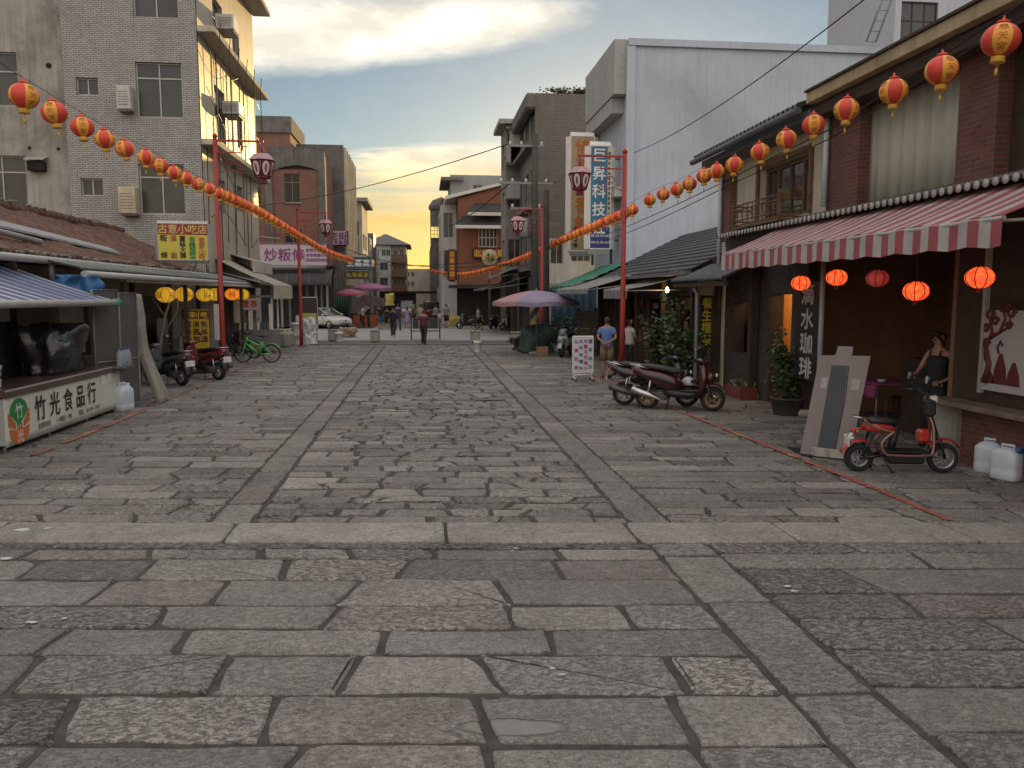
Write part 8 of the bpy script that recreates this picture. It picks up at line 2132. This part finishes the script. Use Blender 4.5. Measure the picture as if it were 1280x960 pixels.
    if hair == 'bun': mb.ball(P(-.10, 0, 1.64), .045*s, 10)
    mb.build('hair', M_HAIR, t)
    # shirt: torso shell and sleeves
    mb = MB(); nn = 20
    prof = [(.90, .122, .172), (.97, .118, .166), (1.08, .108, .152), (1.20, .120, .166), (1.30, .122, .178), (1.365, .105, .19), (1.41, .085, .15), (1.437, .062, .085), (1.455, .056, .062)]
    if sleeve == 0: prof = prof[:5]+[(1.345, .10, .13), (1.36, .09, .115)]
    def tr(z, rx, ry):
        return [P(rx*math.copysign(abs(math.cos(b))**.8, math.cos(b))+(.008*math.sin(9*b+z*40) if z < 1.2 else 0), f*ry*math.copysign(abs(math.sin(b))**.8, math.sin(b)), z) for b in [2*math.pi*j/nn for j in range(nn)]]
    mb.ring([tr(*q) for q in prof], 0, True, True, True)
    for sd_ in (-1, 1):
        e_, w_, fd = arms[sd_]; sh0 = P(-.01, sd_*(sw-.02), 1.37); el_ = P(*e_)
        if sleeve == 0:
            mb.tube([P(.085, sd_*.075, 1.33), P(.06, sd_*.085, 1.42), P(-.02, sd_*.085, 1.445), P(-.085, sd_*.07, 1.33)], .014*s, 6); continue
        if sleeve <= 1: mb.tube([P(-.01, sd_*(sw-.08), 1.38), sh0, sh0.lerp(el_, sleeve*.5), sh0.lerp(el_, sleeve)], [.06*s, .071*s*f, .068*s*f, .068*s*f], 12)
        else: mb.tube([P(-.01, sd_*(sw-.08), 1.38), sh0, sh0.lerp(el_, .5), el_, el_.lerp(P(*w_), sleeve-1)], [.06*s, .071*s*f, .062*s*f, .054*s*f, .044*s*f], 12)
    mb.build('shirt' if sleeve > 0 else 'vest_top', shirt, t)
    if skirt:
        mb = MB(); mb.ring([[P(.118*k*math.cos(2*math.pi*j/24)*(1+.05*math.sin(j*2.1)*(k-1)), .16*f*k*math.sin(2*math.pi*j/24), z) for j in range(24)] for k, z in ((1, 1.02), (1.13, .90), (1.22, .65), (1.35, skirt))], 0, True, True, True)
        mb.build('skirt', pants, t)
    else:
        mb = MB(); mb.ring([tr(z, rx*.97, ry*.97) for z, rx, ry in ((.84, .115, .165), (.90, .125, .172), (.96, .12, .166), (1.0, .112, .158))], 0, True, True, True)
        for sd_ in (-1, 1):
            kn, an = legs[sd_]; hp_ = P(0, sd_*.088, .90); k_ = P(*kn)
            if shorts: mb.tube([hp_, hp_.lerp(k_, .5), hp_.lerp(k_, .92)], [.098*s, .096*s, .098*s], 14)
            else: mb.tube([hp_, hp_.lerp(k_, .5), k_, k_.lerp(P(*an), .5), P(*an)], [.098*s, .088*s, .072*s, .066*s, .062*s], 14)
        mb.build('trousers' if not shorts else 'shorts', pants, t)
    for sd_ in (-1, 1):
        kn, an = legs[sd_]; mb = MB(); a = P(*an)
        mb.loft([(a+P(-.06, 0, -.05), .032*s, .032*s, 0), (a+P(0, 0, -.043), .04*s, .042*s, 0), (a+P(.09, sd_*.012, -.054), .046*s, .03*s, 0), (a+P(.17, sd_*.02, -.06), .03*s, .022*s, 0)], 12, 2.6); mb.build('shoe', shoes, t)
    t.location = loc; t.rotation_euler = (0, 0, rz); return t
toC = lambda p: math.atan2(-p.y, -p.x)           # heading that faces the camera
K_BLUE = cl('cloth_blue', (.11, .19, .42)); K_KHAKI = cl('cloth_khaki', (.20, .15, .09)); K_MAROON = cl('cloth_maroon', (.10, .025, .055)); K_BLK = cl('cloth_black', (.018, .017, .02)); K_WHT = cl('cloth_white', (.48, .47, .45)); K_GREY = cl('cloth_grey', (.20, .20, .21)); K_NAVY = cl('cloth_navy', (.035, .045, .09)); K_JEAN = cl('cloth_denim', (.06, .10, .2)); K_LAV = cl('cloth_lavender', (.36, .26, .46)); K_BEI = cl('cloth_beige', (.34, .27, .2)); K_DKT = cl('cloth_dark_trousers', (.02, .02, .024))
M_SAND = mat('sandal_brown', (.12, .07, .04), .7, local=True)
q = W(758, 473, z=0); person('man in a blue polo shirt and khaki shorts with his hands behind his back', q, R(75), K_BLUE, K_KHAKI, 1.70, 'behind', True, .6, shoes=M_SAND)
q = W(790, 470, z=0); person('person in a white top and black apron behind the red lamp post', (q.x+.15, q.y+.9, 0), R(20), K_WHT, K_BLK, 1.62, 'work', False, .5, True, 'bun')
q = W(530, 431, z=0); person('person in a maroon shirt and dark trousers walking on the plaza before the bench', q, R(80), K_MAROON, K_DKT, 1.64, 'walk', False, .7)
q = W(1178, 560, z=0); person('woman in a black vest top and long black skirt behind the electric bike', (q.x-.08, q.y+.1, 0), R(196), K_BLK, K_DKT, 1.76, 'hip', False, 0, True, 'bun', skirt=.18)
crowd = [(454, 409, 'person in a pale shirt at the orange red crates, left of the one in black', K_WHT, K_DKT, 200, 'work', False, 'short', .6, False),
 (461, 409, 'person all in black standing at the orange red crates', K_BLK, K_DKT, 170, 'work', False, 'short', 1.7, False),
 (476, 412, 'person in a black top and blue shorts near the mauve umbrella', K_BLK, K_JEAN, 120, 'stand', True, 'long', .6, True),
 (484, 412, 'shorter person in a black top between two others near the mauve umbrella', K_BLK, K_DKT, 95, 'stand', True, 'short', .6, False),
 (491.5, 421, 'person all in dark clothes walking nearest the plaza edge', K_BLK, K_DKT, -95, 'walk', False, 'short', 1.6, False),
 (497.5, 413, 'tall person in a navy shirt behind the one in dark clothes', K_NAVY, K_NAVY, 80, 'wide', False, 'short', .6, False),
 (509, 411, 'person with a lavender dress walking down the street', K_LAV, K_LAV, 95, 'walk', False, 'long', .4, True),
 (516.5, 397, 'person in white far down the street behind the lavender dress', K_WHT, K_KHAKI, 90, 'walk', False, 'short', .6, False),
 (526, 411, 'person in a beige top standing behind the bench', K_BEI, K_KHAKI, 60, 'stand', False, 'short', .6, False),
 (545, 408, 'person in a grey top and dark shorts left of the child in white', K_GREY, K_DKT, 100, 'walk', True, 'short', .6, False),
 (550, 410, 'child in a white shirt beside the adults right of the bench', K_WHT, K_GREY, 95, 'stand', True, 'short', .6, False),
 (558, 410, 'person in a grey shirt and black shorts right of the child in white', K_GREY, K_BLK, 80, 'walk', True, 'short', .6, False),
 (598.5, 413, 'man in a white shirt and black shorts before the dark canopy', K_WHT, K_BLK, 150, 'walk', True, 'short', .6, False),
 (583, 404, 'person in dark clothes among the parked scooters', K_NAVY, K_DKT, 200, 'stand', False, 'short', 1.6, False)]
for i, (px, py, lb_, sh2, pa, rz, po, sho, ha, sl2, fe_) in enumerate(crowd):
    q = W(px, py, z=0)
    hh_ = {3: 1.52, 5: 1.76, 10: 1.22, 6: 1.58}.get(i, 1.62+.05*(i % 3))
    person(lb_, q, R(rz), sh2, pa, hh_, po, sho, sl2, fe_, ha, .45 if i == 6 else None, detail=False)
skin_flush()
